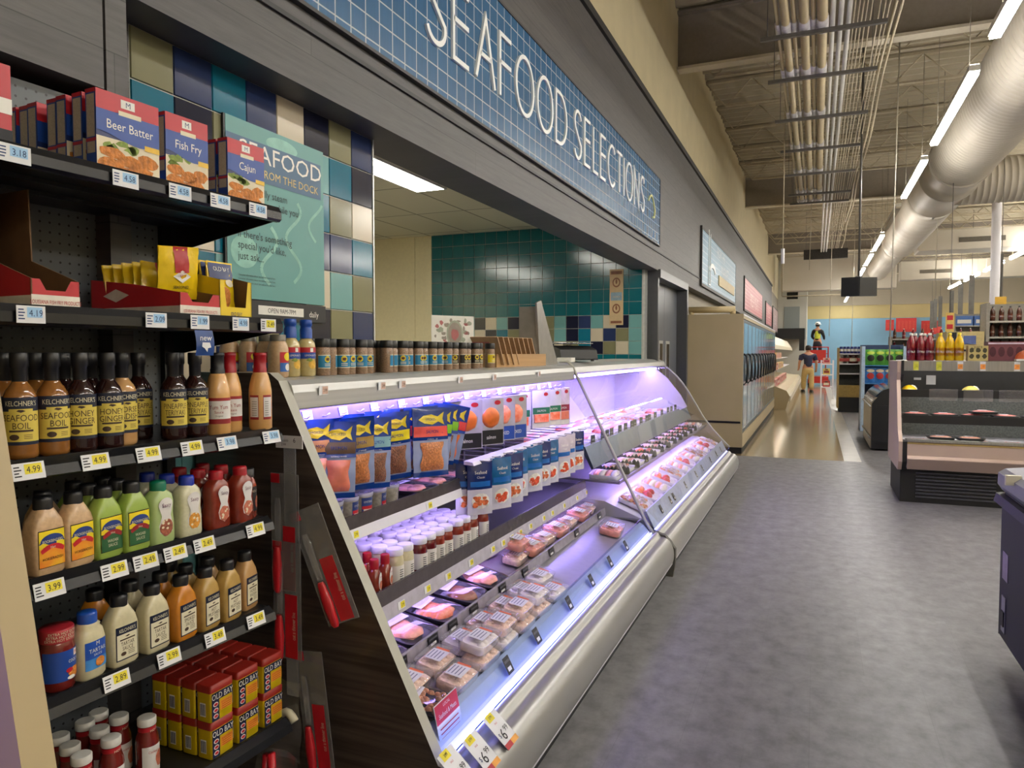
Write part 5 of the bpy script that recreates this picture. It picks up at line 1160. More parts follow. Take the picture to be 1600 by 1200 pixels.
def flat_pack(bg, foot, fil, foot_txt, w=0.17, h=0.245, band=None):
    t = thing('salmon_pack', None, None)
    mb = MB().box(-0.006, 0.006, -w/2, w/2, -h, 0, 0); f, f2 = front(0.0068), front(0.0074)
    mb.patch(-w*.47, w*.47, -h*.98, -h*.68 if not band else -h*.86, f, 1, 1); mb.text(foot_txt, h*.11, f2, 3, 0, -h*.83 if not band else -h*.93, 0.8)
    if band: mb.patch(-w*.47, w*.47, -h*.62, -h*.45, f2, 2, 1); mb.text('SALMON', h*.08, front(0.0082), 3, 0, -h*.535)
    mb.disc(w*.25, -h*.1, w*.12, h*.05, f2, 4)
    mb.build('pack', [bg, foot, band or foot, m_cwht, m_cred], t)
    mb = MB()
    if not band: lump(mb, 0, 0, 0, w*.33, h*.22, 0.016, 0, 18, 5, 0.05, T=Matrix.Translation((0.006, 0, -h*.42)) @ Matrix.Rotation(PI/2, 4, 'Y') @ Matrix.Rotation(PI/2, 4, 'Z'))
    else:
        mb.box(0.006, 0.014, -w*.4, w*.38, -h*.84, -h*.63)
    mb.build('fillet', fil, t)
    return t
m_silv = M('silver_card', '#b9b6be', 0.25, 0.3, var=0.06)
kfa = Kind(flat_pack(m_silv, m_capk, m_orgs, 'salmon')); kfb = Kind(flat_pack(m_silv, m_cblue, m_salm, 'SMOKED')); kfc = Kind(flat_pack(M('white_pack', '#cfccd4', 0.2, var=0.04, coat=0.3), m_lwht, m_salm, 'wild', 0.15, 0.235, M('band_dark_green', '#1d6b4b', 0.35))); kfd = Kind(flat_pack(M('pale_pack', '#c4b4b8', 0.2, coat=0.3), m_lwht, m_pinks, 'fish', 0.15, 0.25, M('band_wine', '#8a2337', 0.35)))
for i, (k, y, x, rz, lab) in enumerate(((kfa, 3.22, -1.60, -40, 'silver salmon pack with a black foot, behind another'), (kfa, 3.42, -1.56, -28, 'silver salmon pack with a black foot, in front'), (kfb, 3.62, -1.58, -30, 'silver salmon pack with a blue foot, behind another'), (kfb, 3.72, -1.545, -24, 'silver salmon pack with a blue foot, in front'), (kfc, 3.96, -1.62, -40, 'white pack with a green band, seen edge on'), (kfc, 4.22, -1.58, -28, 'white pack with a green band, first of two facing out'), (kfc, 4.40, -1.565, -24, 'white pack with a green band, second of two facing out'), (kfd, 4.6, -1.57, -22, 'pale pack with a wine red band at the glass end'), (kfd, 4.70, -1.63, -22, 'pale pack with a wine red band, behind at the glass end'))):
    k.put(lab, 'salmon pack', (x, y, 1.264), R(rz), 'salmon packs on the upper pegs')
def shrimp_bag(top, food, w=0.13, h=0.255, seed=0):
    random.seed(seed); t = thing('seafood_bag', None, None); nu = 8
    def S(o, sgn=1):
        def f(u, v):
            a = max(0, 1-(2*u/w)**2); b = max(0, min(1, -v/h*4))*max(0, min(1, (h+v)/h*5))
            return (sgn*(0.001+0.012*a*b)+0.0012*math.sin(u*150+v*90+seed)+o*sgn, u, v)
        return f
    mb = MB().patch(-w/2, w/2, -h*.52, 0, S(0), 0, nu, 8).patch(-w/2, w/2, -h, -h*.52, S(0), 1, nu, 8).patch(w/2, -w/2, -h, 0, S(0, -1), 0, nu, 12)
    mb.text('Seafood', h*.085, S(0.0026), 2, 0, -h*.2, 0.9); mb.patch(-w*.4, w*.4, -h*.47, -h*.37, S(0.0016), 3, 6, 2); mb.text('Classic', h*.06, S(0.0026), 2, 0, -h*.29)
    mb.disc(0, -h*.74, w*.36, h*.15, S(0.0020), 2)
    for _ in range(16): mb.disc(random.uniform(-w*.24, w*.24), -h*.74+random.uniform(-h*.09, h*.09), w*.1, h*.035, S(0.0032), 4, 8, jag=0.2)
    mb.build('bag', [top, M('bag_white', '#c9c6d2', 0.2, var=0.05, coat=0.3), m_cwht, M('bag_azure', '#1c62ad', 0.3), food], t); random.seed(seed+50)
    return t
kba = Kind(shrimp_bag(M('bag_navy', '#182a63', 0.2, var=0.12, coat=0.4), M('shrimp_orange', '#cf6a3c', 0.4, var=0.35, scale=120), seed=1)); kbb = Kind(shrimp_bag(M('bag_teal', '#1f5c8c', 0.2, var=0.12, coat=0.4), M('crab_stick', '#d2512f', 0.4, var=0.3, scale=120), seed=2)); kbc = Kind(shrimp_bag(M('bag_pale', '#c7bcc6', 0.2, var=0.05, coat=0.4), M('crab_stick', '#d2512f', 0.4), seed=3))
for i, (k, y, x, rz, lab) in enumerate(((kba, 3.10, -1.47, -40, 'navy seafood bag first in the lower row, half hidden by the smoked fish'), (kbb, 3.26, -1.43, -28, 'teal topped seafood bag, first one fully in view'), (kba, 3.41, -1.425, -26, 'navy seafood bag next to the first teal topped bag'), (kbb, 3.56, -1.46, -30, 'teal topped seafood bag set back behind the navy one'), (kbb, 3.74, -1.44, -26, 'teal topped seafood bag in the middle of the lower row'), (kba, 3.90, -1.45, -28, 'navy seafood bag in the middle of the lower row'), (kbb, 4.02, -1.44, -24, 'teal topped seafood bag before the pale bags'), (kbc, 4.22, -1.43, -24, 'pale seafood bag with red print, first of two'), (kbc, 4.38, -1.45, -24, 'pale seafood bag with red print, second of two'), (kba, 4.54, -1.44, -22, 'navy seafood bag at the glass end'))):
    k.put(lab, 'seafood bag', (x, y, 0.982), R(rz), 'seafood bags on the lower pegs')
    if i in (0, 1, 2, 4, 6): k.put('bag one behind the ' + lab.split(',')[0], 'seafood bag', (x-0.05, y-0.02, 0.984), R(rz-4), 'seafood bags on the lower pegs')

# ---- things standing on the case top
ZT = 1.4165
def dress():
    t = thing('dressing_bottle', None, None); m = M('pale_dressing', '#bfae76', 0.2, var=0.08, scale=80, coat=0.4)
    MB().lathe([(0.028, 0), (0.0325, 0.005), (0.0325, 0.105), (0.030, 0.118), (0.020, 0.132), (0.017, 0.140)], 26).build('bottle', m, t)
    MB().lathe([(0.0215, 0.134), (0.0215, 0.165), (0.019, 0.170), (0.019, 0.178), (0.0215, 0.180), (0.0215, 0.198), (0.019, 0.2)], 24).build('cap', M('bright_blue_cap', '#1c4ba4', 0.35), t)
    r = 0.0329; mb = MB().patch(-0.045, 0.045, 0.084, 0.102, wrap(r), 0, 14, 1).patch(-0.045, 0.045, 0.062, 0.084, wrap(r), 1, 14, 1); mb.patch(-0.006, 0.006, 0.086, 0.100, wrap(r+.0005), 2, 3, 1); mb.text('LEMON BUTTER', 0.009, wrap(r+.001), 2, 0, 0.074, 0.8); mb.disc(0.004, 0.042, 0.017, 0.016, wrap(r+.0006), 3, 14, jag=0.06); mb.disc(-0.008, 0.058, 0.012, 0.006, wrap(r+.0008), 4, 9, jag=0.2)
    mb.build('label', [m_cred, m_cblue, m_cwht, M('lemon_print', '#d0a53a', 0.4, var=0.2, scale=60), m_greens], t); return t
kdr = Kind(dress())
kdr.put('pale dressing bottle with a blue cap, on the case top corner', 'dressing bottle', (-1.68, 2.015, ZT), R(-10), 'blue capped dressing bottles'); kdr.put('pale dressing bottle with a blue cap, next to the spice jars', 'dressing bottle', (-1.675, 2.093, ZT), R(-16), 'blue capped dressing bottles')
def wide_bottle():
    t = thing('sauce_bottle', None, None)
    MB().lathe([(0.029, 0), (0.034, 0.006), (0.034, 0.095), (0.030, 0.112), (0.024, 0.122), (0.024, 0.128)], 24).build('bottle', m_hrad, t)
    MB().lathe([(0.0265, 0.122), (0.0265, 0.142), (0.024, 0.144)], 24).build('lid', M('smoky_lid', '#6b6559', 0.2), t)
    r = 0.0344; mb = MB().patch(-0.03, 0.03, 0.02, 0.085, wrap(r), 0, 10, 1).patch(-0.03, 0.03, 0.02, 0.05, wrap(r+.0005), 1, 10, 1); mb.disc(0, 0.07, 0.016, 0.014, wrap(r+.0008), 2); mb.disc(0, 0.035, 0.012, 0.012, wrap(r+.001), 3)
    mb.build('label', [m_cred, M('label_blue', '#2a5fa8', 0.4), m_lyel2, m_cwht], t); return t
kwb = Kind(wide_bottle())
for i, (x, y) in enumerate(((-1.865, 1.925), (-1.80, 1.945), (-1.735, 1.96), (-1.665, 1.935))):
    kwb.put(['tan sauce bottle at the back corner of the case top, nearly hidden', 'tan sauce bottle second from the back corner of the case top', 'tan sauce bottle third from the back corner of the case top', 'tan sauce bottle with a yellow and red label behind the last yum sauce'][i], 'sauce bottle', (x, y, ZT), R(-10+20*(i == 3)), 'tan sauce bottles on the case top')
m_spice = M('coarse_spice', '#8c7056', 0.6, var=0.35, scale=260, coat=0.5); m_lidk = M('black_lid', '#131314', 0.35)
def spice(col, r=0.027, h=0.108):
    t = thing('spice_jar', None, None)
    MB().lathe([(r*.93, 0), (r, 0.004), (r, h*.88), (r*.9, h*.96), (r*.86, h)], 22).build('jar', m_spice, t)
    MB().lathe([(r*1.0, h-.004), (r*1.02, h), (r*1.02, h+.024), (r*.96, h+.027)], 24).build('lid', m_lidk, t)
    rr = r+.0005; mb = MB().patch(-R(75)*rr, R(75)*rr, h*.24, h*.70, wrap(rr), 3, 14, 1).patch(-R(75)*rr, R(75)*rr, h*.27, h*.67, wrap(rr+.0004), 0, 14, 1)
    mb.disc(0, h*.55, 0.0125, 0.0125, wrap(rr+.0009), 1); mb.disc(0, h*.55, 0.008, 0.006, wrap(rr+.0014), 2, 10, jag=0.3)
    for i in range(2): mb.patch(-0.012, 0.014, h*.32+h*.06*i, h*.345+h*.06*i, wrap(rr+.0009), 3, 3, 1)
    mb.build('label', [col, m_pkyel, M('label_brown2', '#5b2f16', 0.5), m_lcream], t); return t
kj1, kj2, kj3 = Kind(spice(M('spice_label_blue', '#1a7ba8', 0.35))), Kind(spice(M('spice_label_black', '#1f1a18', 0.35))), Kind(spice(M('spice_label_yellow', '#d9c414', 0.35)))
lst = [(kj1, 2.172, 8), (kj1, 2.232, 95), (kj1, 2.292, -18), (kj1, 2.352, 6), (kj1, 2.412, -40), (kj1, 2.475, -6), (kj1, 2.60, 70), (kj1, 2.66, 60), (kj1, 2.725, -30), (kj1, 2.79, -38), (kj1, 2.855, 14), (kj1, 2.925, -20), (kj1, 2.985, -6), (kj1, 3.075, 26), (kj1, 3.14, -60), (kj2, 3.235, -24), (kj2, 3.30, 14), (kj2, 3.375, -5), (kj2, 3.45, -14), (kj2, 3.52, 6)]
for i, (k, y, a) in enumerate(lst):
    c = 'blue' if k is kj1 else 'black'; nn = i if c == 'blue' else i-15
    k.put(f"{c} labelled jar, front row on the case top, {ORD[nn]} from the dressing bottles" if c == 'blue' else f"black labelled jar, front row on the case top, {ORD[nn]} past the blue ones", 'spice jar', (-1.665-0.014*(i % 2), y, ZT), R(a-20), 'spice jars on the case top')
for i, y in enumerate((2.19, 2.26, 2.33, 2.40, 2.58, 2.65, 2.72, 2.83, 2.90, 3.0, 3.1, 3.26, 3.34)):
    (kj1 if i < 11 else kj2).put(ORD[i] + ' spice jar in the second row on the case top, from the dressing bottles', 'spice jar', (-1.735, y, ZT), R(30*i), 'spice jars on the case top')
kj3.put('yellow labelled spice jar at the end of the row, next to the wooden tray', 'spice jar', (-1.665, 3.645, ZT), R(-16), 'spice jars on the case top')
# photo card, wooden tray with packets, acrylic stand
t = thing('photo_card', 'white card with a printed food picture leaning behind the spice jars', 'card', (-1.88, 3.62, ZT), R(-30))
mb = MB().box(-0.004, 0, -0.14, 0.14, 0.05, 0.29, 0); random.seed(5)
f, f2 = front(0.0008), front(0.0016)
for _ in range(40): mb.disc(random.uniform(-.12, .12), random.uniform(.07, .27), random.uniform(.006, .02), random.uniform(.006, .016), f, random.choice((1, 2, 3)), 8, jag=0.3)
mb.disc(0.01, 0.19, 0.055, 0.075, f2, 3, 20); mb.disc(0.01, 0.19, 0.045, 0.063, front(0.0022), 2, 20); mb.disc(0.012, 0.185, 0.03, 0.03, front(0.0028), 1, 12, jag=0.2)
mb.build('card', [m_cwht, M('berry_print', '#a8605f', 0.5), M('taupe_print', '#8d8478', 0.5), M('sage_print', '#9aa08c', 0.5)], t)
MB().box(-0.05, 0.02, -0.08, 0.08, 0, 0.05).build('foot', m_cwht, t)
t = thing('packet_tray', 'shallow wooden tray at the end of the case top, in front of the acrylic stand', 'tray', (-1.74, 4.08, ZT), R(-4))
m_lwood = M('light_wood', '#b08a5c', 0.55, var=0.12, scale=8, stretch=(1, 0.2, 8))
MB().box(-0.10, 0.10, -0.34, 0.34, 0, 0.012).build('base', m_lwood, t)
MB().box(0.09, 0.10, -0.34, 0.34, 0.012, 0.075).box(-0.10, -0.09, -0.34, 0.34, 0.012, 0.075).box(-0.09, 0.09, -0.34, -0.33, 0.012, 0.075).box(-0.09, 0.09, 0.33, 0.34, 0.012, 0.075).build('rim', m_lwood, t)
def card_pkt():
    mb = MB().box(-0.11, 0.11, -0.004, 0.004, 0, 0.18, 0)
    P = lambda u, v: (u, -0.0046, v); P2 = lambda u, v: (u, -0.0052, v)
    mb.disc(0.03, 0.05, 0.04, 0.035, P, 1, 14, jag=0.1); mb.disc(0.03, 0.05, 0.028, 0.024, P2, 2, 12, jag=0.15); mb.patch(-0.09, 0.08, 0.12, 0.128, P, 2, 1); mb.patch(-0.09, 0.05, 0.14, 0.15, P, 2, 1)
    return mb.build('recipe_packet', [M('kraft_card', '#a98a68', 0.6, var=0.08, scale=30), m_cwht, M('berry_print', '#a8605f', 0.5)])
kcp = Kind(card_pkt())
for i in range(8): kcp.put(ORD[i] + ' kraft packet slanting in the wooden tray, from the spice jar end', 'packet', (-1.75, 3.80+0.075*i, ZT+0.014), R(-4), 'kraft packets in the wooden tray', tilt=(R(28), 0))
mb = MB(); tri = [(4.36, 1.82), (4.44, 1.84), (4.78, 1.417), (4.42, 1.417)]
vs = [(-1.66, a, b) for a, b in tri] + [(-1.672, a, b) for a, b in tri]; mb.add(vs, [(0,3,2,1), (4,5,6,7)] + [(i, (i+1) % 4, (i+1) % 4+4, i+4) for i in range(4)])
mb.box(-1.80, -1.672, 4.40, 4.44, 1.417, 1.80)
tag(mb.build('display_stand', M('grey_acrylic', '#8d8982', 0.25, var=0.06)), 'upright grey wedge shaped stand at the end of the slanted case top', 'stand')

# ---- strip of hanging utensils at the end of the shelving
m_strip2 = MG('clear_strip', (0.9, 0.9, 0.9), 0.1, 1.5, 0.35, (0.5, 0.5, 0.5)); m_kred = M('handle_red', '#c3202b', 0.3, var=0.06, coat=0.3); m_blist = MG('blister_card', (0.9, 0.9, 0.88), 0.08, 1.5, 0.30, (0.42, 0.41, 0.40)); m_clearp = MG('clear_bag', (1, 1, 1), 0.05, 1.5, 0.12, (0.8, 0.8, 0.8))
t = thing('clip_strip', 'clear clip strip hanging at the end of the shelving under a white tag', 'clip strip', (-1.46, 1.742, 0.45))
MB().box(-0.022, 0.022, -0.001, 0.001, 0.0, 0.79).build('strip', m_strip2, t)
mb = MB().box(-0.05, 0.05, -0.003, -0.001, 0.762, 0.80, 0); mb.text('6', 0.02, lambda u, v: (u, -0.0036, v), 1, 0.02, 0.787); mb.text('SEAFOOD', 0.008, lambda u, v: (u, -0.0036, v), 1, -0.02, 0.785); mb.text('2.99', 0.010, lambda u, v: (u, -0.0036, v), 1, -0.02, 0.773); mb.build('header_tag', [PT['w'], m_ink], t)
def knife(turn, loc, lab, tip=0.0):
    """Carded seafood knife: clear card, red lower print, clear blade sleeve and red handle."""
    t = thing('carded_knife', lab, 'kitchen tool', loc, R(turn), 'carded red handled tools'); t.rotation_euler = (0, R(tip), R(turn))
    mb = MB().box(-0.055, 0.055, -0.001, 0.001, -0.36, 0); mb.build('card', m_blist, t)
    MB().box(-0.055, -0.02, -0.0018, -0.001, -0.03, -0.002, 0).build('corner_tab', m_kred, t)
    mb = MB().box(-0.008, 0.040, -0.0018, -0.001, -0.355, -0.16, 0)
    mb.text('cut a thinner line', 0.020, lambda u, v: (0.026+(-v), -0.0024, u), 1, -0.255, 0.0, 0.62); mb.build('print', [m_kred, m_lcream], t)
    MB().loft([(-0.22, 0.004, 0.010, 3), (-0.10, 0.003, 0.013, 3), (-0.075, 0.002, 0.009, 3)], 14, T=Matrix.Translation((-0.024, -0.006, 0)) @ Matrix.Rotation(PI/2, 4, 'Z')).build('blade_sleeve', m_clearp, t)
    MB().loft([(-0.365, 0.004, 0.008, 2), (-0.355, 0.009, 0.013, 2.4), (-0.29, 0.011, 0.017, 2.4), (-0.235, 0.008, 0.012, 2.4), (-0.225, 0.006, 0.009, 2)], 18, T=Matrix.Translation((-0.024, -0.011, 0)) @ Matrix.Rotation(PI/2, 4, 'Z')).build('handle', m_kred, t)
    return t
knife(-4, (-1.475, 1.735, 1.135), 'red handled tool on a clear card, uppermost on the clip strip')
knife(-4, (-1.465, 1.728, 0.93), 'red handled tool on a clear card, lower on the clip strip')
knife(6, (-1.42, 1.752, 1.03), 'red carded tool swung out to the side, against the dark panel', -22)
knife(-6, (-1.40, 1.74, 0.60), 'red carded tool at the bottom of the clip strip', -8)
t = thing('utensil_bag', 'clear bag with cream handled brush hanging at the foot of the clip strip', 'bagged tool', (-1.46, 1.70, 0.30), R(-8))
MB().patch(-0.07, 0.07, -0.02, 0.22, lambda u, v: (u, 0.006*math.sin(u*60)*math.cos(v*40), v), 0, 8, 10).build('bag', m_clearp, t)
MB().tube([(-0.05+0.012*i, -0.01, 0.02+0.11*math.sin(i/9*PI*.7)) for i in range(10)], 0.012, 10).build('brush_handle', m_lcream, t)
t = thing('utensil_bag', 'clear bag with red handled crackers lying on the bottom of the shelving', 'bagged tool', (-1.40, 1.60, 0.15), R(-8))
MB().patch(-0.09, 0.09, 0, 0.22, lambda u, v: (u, 0.008*math.sin(u*50)*math.cos(v*30), v), 0, 8, 10).build('bag', m_clearp, t)
MB().tube([(-0.05, -0.012, 0.02), (-0.03, -0.012, 0.20)], 0.011, 10).tube([(0.0, -0.012, 0.02), (-0.01, -0.012, 0.21)], 0.011, 10).build('handle', m_kred, t)
# ================================================================== SECOND CASE WITH CURVED GLASS
m_vio3 = ME('violet_case_lamp', (0.40, 0.30, 1.0), CASE_POWER*0.8); m_vio4 = ME('violet_low_lamp', (0.48, 0.34, 1.0), CASE_POWER*0.5)
A0, A1 = 4.865, 9.2
C2 = Vector((-1.45, 7.0, 0)); off2 = tuple(-C2)
case2 = thing('service_case', 'curved glass service case lit violet, between the slanted case and the cream freezer cabinet', 'refrigerated case', C2)
def c2(mb, name, mats): return mb.build(name, mats, case2, loc=off2)
curve = [(-1.765, 1.335), (-1.70, 1.285), (-1.62, 1.21), (-1.54, 1.115), (-1.474, 1.02), (-1.38, 0.865), (-1.291, 0.712), (-1.17, 0.555), (-1.05, 0.425), (-0.965, 0.34)]
c2(MB().strip(curve, A0+0.01, A1-0.01, smooth=True), 'curved_glass', m_glass)
c2(MB().prism([(-1.93, 0.3)] + [(-1.93, 1.39), (-1.80, 1.39)] + curve + [(-0.965, 0.3)], A1-0.01, A1, 0), 'end_glass', MG('end_glass', (0.93, 0.93, 0.97)))
c2(MB().tube([(-1.80, A1, 1.40)] + [(x, A1, z) for x, z in [(a, A1)[:1] + (b,) for a, b in curve]], 0.010, 8), 'glass_edge', m_creamedge)
c2(MB().prism([(-2.3, 1.31), (-2.3, 1.425), (-1.98, 1.425), (-1.84, 1.415), (-1.775, 1.385), (-1.762, 1.34), (-1.775, 1.325), (-1.9, 1.31)], A0, 8.70).prism([(-1.93, 1.31), (-1.93, 1.424), (-1.84, 1.415), (-1.775, 1.385), (-1.762, 1.34), (-1.775, 1.325), (-1.9, 1.31)], 8.70, A1), 'canopy', m_steel)
c2(MB().box(-1.86, -1.81, A0+0.15, A1-0.15, 1.296, 1.309), 'light_strip', m_vio3)
c2(MB().box(-1.53, -1.51, A0+0.15, A1-0.15, 0.765, 0.776), 'light_strip', m_vio4)
c2(MB().box(-2.3, -2.28, A0, 8.70, 0.2, 1.31), 'back_panel', m_inwhite)
c2(MB().prism([(-2.28, 0.79), (-1.50, 0.80), (-1.50, 0.78), (-2.28, 0.77)], A0+0.02, 8.68), 'shelf', m_inwhite)
c2(MB().prism([(-1.502, 0.835), (-1.495, 0.835), (-1.43, 0.685), (-1.445, 0.675), (-1.502, 0.78)], A0+0.02, A1-0.02), 'shelf_front', M('blue_grey_metal', '#6f7c88', 0.3, 0.6, var=0.06))
c2(MB().prism([(-1.85, 0.60), (-1.245, 0.585), (-1.240, 0.610), (-1.25, 0.61), (-1.255, 0.60), (-1.85, 0.615)], A0+0.02, A1-0.02), 'glass_shelf', m_shelfg)
c2(MB().prism([(-1.92, 0.50), (-1.35, 0.46), (-1.07, 0.352), (-1.07, 0.335), (-1.92, 0.34)], A0+0.02, A1-0.02), 'deck', m_inwhite)
c2(MB().strip([(-1.085, 0.362), (-1.062, 0.35), (-0.985, 0.29)], A0+0.02, A1-0.02), 'front_panel', m_inwhite)
c2(MB().prism([(-1.062, 0.415), (-1.056, 0.415), (-0.998, 0.300), (-1.004, 0.300)], A0+0.02, A1-0.02), 'price_rail', M('pale_blue_rail', '#a9b4d6', 0.3, 0.1))
c2(MB().strip(bump, A0, A1, smooth=True), 'bumper', m_champ)
c2(MB().box(-1.000, -0.992, A0+0.03, A1-0.03, 0.292, 0.2965), 'light_strip', m_blu)
c2(MB().box(-1.30, -1.28, A0+0.15, A1-0.15, 0.572, 0.582), 'light_strip', m_vio4)  # added strip that brightens the lowest deck
c2(MB().prism([(-2.28, 0.80), (-1.52, 0.80), (-1.40, 0.86), (-1.48, 1.0), (-1.64, 1.2), (-1.78, 1.31), (-2.28, 1.31)], 8.68, 8.70), 'end_panel', m_inwhite)
c2(MB().box(-0.869, -0.862, A0, A1, 0.088, 0.100), 'bumper_trim', m_inwhite)
c2(MB().prism([(-1.92, 0), (-0.905, 0), (-0.905, 0.09), (-1.02, 0.27), (-1.92, 0.27)], A0, A1), 'cabinet_base', m_kick)
tag(MB().prism([(-2.0, 0), (-0.86, 0), (-0.845, 0.1), (-0.845, 0.19), (-0.915, 0.275), (-1.0, 0.295), (-1.05, 0.36), (-1.9, 0.36)], 4.822, 4.863).build('joint_strip', m_rubber), 'grey joint strip between the two refrigerated cases', 'joint strip')
random.seed(21)
def slab(mb, cx, cy, z, dx, dy, h, mat):
    lump(mb, cx, cy, z, dx/2, dy/2, h, mat, 16, 4, 0.06)
def disp_tray(kind, dx, dy):
    t = thing('display_pan', None, None)
    MB().loft([(0, dx*.47, dy*.47, 8), (0.03, dx*.5, dy*.5, 8), (0.03, dx*.485, dy*.485, 8), (0.012, dx*.46, dy*.46, 8)], 28).build('pan', M('white_pan', '#d9d6dc', 0.35), t)
    mb = MB()
    if kind == 'fil':
        for q in range(4): slab(mb, -dx*.3+q*dx*.2, random.uniform(-.02, .02), 0.015+0.004*q, dx*.26, dy*.8, 0.025, q % 2)
    elif kind == 'shr':
        for q in range(40): lump(mb, random.uniform(-dx*.4, dx*.4), random.uniform(-dy*.4, dy*.4), 0.012+random.uniform(0, .02), 0.018, 0.014, 0.016, q % 2, 8, 3)
    else:
        for q in range(6): slab(mb, random.uniform(-dx*.3, dx*.3), random.uniform(-dy*.3, dy*.3), 0.014, dx*.3, dy*.24, 0.03, q % 2)
    mats = {'fil': [m_pinkf, m_wht], 'shr': [m_shr, M('raw_shrimp', '#b9a9a2', 0.35, var=0.15)], 'red': [M('red_tuna', '#c43b36', 0.35, var=0.2, scale=40), m_salm]}[kind]
    mb.build('fish', mats, t); return t
kA, kB, kC = Kind(disp_tray('fil', 0.30, 0.34)), Kind(disp_tray('shr', 0.30, 0.34)), Kind(disp_tray('red', 0.30, 0.34))
for i in range(9):
    k = [kC, kA, kC, kA, kA, kB, kA, kC, kA, kB][i]
    for j in range(2):
        k.put(f"upper shelf pan of the curved case, {ORD[i]} from the slanted case, {['front', 'back'][j]} row", 'display pan', (-1.70-0.33*j, 5.08+0.42*i, 0.803), R(random.uniform(-4, 4)), 'pans on the upper shelf of the curved case')
kL = [Kind(disp_tray('fil', 0.22, 0.27)), Kind(disp_tray('red', 0.22, 0.27)), Kind(disp_tray('shr', 0.22, 0.27))]
for i in range(13):
    kL[[0, 2, 0, 0, 1, 0, 2, 0, 0, 0, 1, 2, 0][i]].put(f"middle shelf pan of the curved case, {ORD[i]} from the slanted case", 'display pan', (-1.385, 5.05+0.325*i, 0.604), R(random.uniform(-5, 5)), 'pans on the middle shelf of the curved case', tilt=(0, R(2)))
for i in range(12):
    kL[[2, 1, 0, 1, 2, 0, 1, 0, 2, 0, 1, 2][i]].put(f"lowest deck pan of the curved case, {ORD[i]} from the slanted case", 'display pan', (-1.19, 5.12+0.345*i, 0.40+0.012), R(random.uniform(-6, 6)), 'pans on the lowest deck of the curved case', tilt=(0, R(20)))
m_pars = M('dark_green_divider', '#26301f', 0.6, var=0.4, scale=50)
def divider(mirror=False):
    mb = MB()
    for q in range(9): lump(mb, -0.12+0.03*q, random.uniform(-.004, .004), 0, 0.022, 0.012, 0.05+random.uniform(0, .02), 0, 8, 3, 0.3)
    return mb.build('garnish_divider', m_pars)
kdv = Kind(divider())
for i in range(11): kdv.put(f"dark green divider between the pans of the middle shelf, {ORD[i]} from the slanted case", 'divider', (-1.385, 5.213+0.325*i, 0.604), 0, 'dark green dividers between the pans')
def psign():
    t = thing('price_sign', None, None); mb = MB().box(-0.001, 0.001, -0.03, 0.03, 0.0, 0.085, 0); mb.text('9.99', 0.02, front(0.0016), 1, 0, 0.05)
    for q in range(3): mb.patch(-0.02, 0.02, 0.01+0.008*q, 0.013+0.008*q, front(0.0014), 1, 1)
    mb.build('plate', [M('slate_price_sign', '#5b6159', 0.5, var=0.1), PT['w']], t); MB().box(-0.008, 0.008, -0.02, 0.02, -0.004, 0.0).build('foot', m_shelfg, t); return t
kps = Kind(psign())
for i, y in enumerate((5.15, 5.42, 5.55, 5.68, 5.95, 6.15, 6.38, 6.5, 6.75, 7.0, 7.12, 7.4, 7.75, 8.1, 8.3, 8.55)):
    kps.put(f"slate grey price sign on the edge of the upper shelf, {ORD[i]} from the slanted case", 'price sign', (-1.515, y, 0.806), R(-14), 'price signs in the curved case')
for i, y in enumerate((5.25, 5.6, 5.75, 6.3, 6.9, 7.3, 7.9, 8.4, 8.8)):
    kdl.put(f"black price tag on the front rail of the curved case, {ORD[i]} from the slanted case", 'price tag', (-1.022, y, 0.360), 0, 'black price tags of the curved case', tilt=(0, R(-28)))
# weighing scale on top
t = thing('weighing_scale', 'black counter weighing scale on top of the curved case', 'scale', (-1.98, 5.95, 1.425), R(-30))
MB().prism([(-0.16, 0.012), (0.16, 0.012), (0.14, 0.10), (0.05, 0.135), (-0.16, 0.135)], -0.21, 0.21).build('body', M('scale_black', '#0d0d0e', 0.5, var=0.08), t, bevel=0.01)
MB().box(-0.17, 0.10, -0.21, 0.21, 0.150, 0.160).box(-0.03, 0.03, -0.03, 0.03, 0.134, 0.151).build('weighing_pan', M('steel_pan', '#8f9294', 0.25, 0.9), t, bevel=0.004)
for a in (-0.13, 0.13):
    for b in (-0.17, 0.17): MB().lathe([(0.015, 0), (0.015, 0.013)], 12, c=(a, b, 0)).build('foot', m_rubber, t)
MB().box(0, 0.003, -0.10, 0.10, 0, 0.045).build('display', M('dark_display', '#0d1a17', 0.1), t, loc=(0.138, 0, 0.045), rot=(0, R(-13), 0))
tag(MB().box(-0.06, 0.06, -0.05, 0.05, 0, 0.035).build('paper_box', m_cwht), 'small white box beside the weighing scale', 'box').location = (-1.86, 5.55, 1.425)
# long notice on the teal wall
t = thing('wall_notice', 'tall narrow cream notice with brown pictures on the teal tiled wall', 'notice', (-2.275, YE-0.016, 1.84), R(-90))
mb = MB().box(-0.006, 0.006, -0.085, 0.085, 0, 0.68, 0); f = front(0.0068)
mb.patch(-0.07, 0.07, 0.30, 0.40, f, 1, 1)
for z in (0.20, 0.52): mb.disc(0, z, 0.05, 0.06, f, 2, 16); mb.disc(0, z, 0.035, 0.042, front(0.0074), 0, 16); mb.disc(0, z+0.01, 0.012, 0.03, front(0.008), 2)
mb.patch(-0.07, 0.07, 0.02, 0.05, f, 2, 1); mb.patch(-0.07, 0.07, 0.62, 0.66, f, 2, 1); mb.text('NOTICE', 0.03, front(0.0074), 0, 0, 0.345, 0.8)
mb.build('board', [M('notice_cream', '#c7ac83', 0.5, var=0.05), M('notice_blue', '#7f98a8', 0.5), M('notice_brown', '#7c4a2c', 0.5)], t)
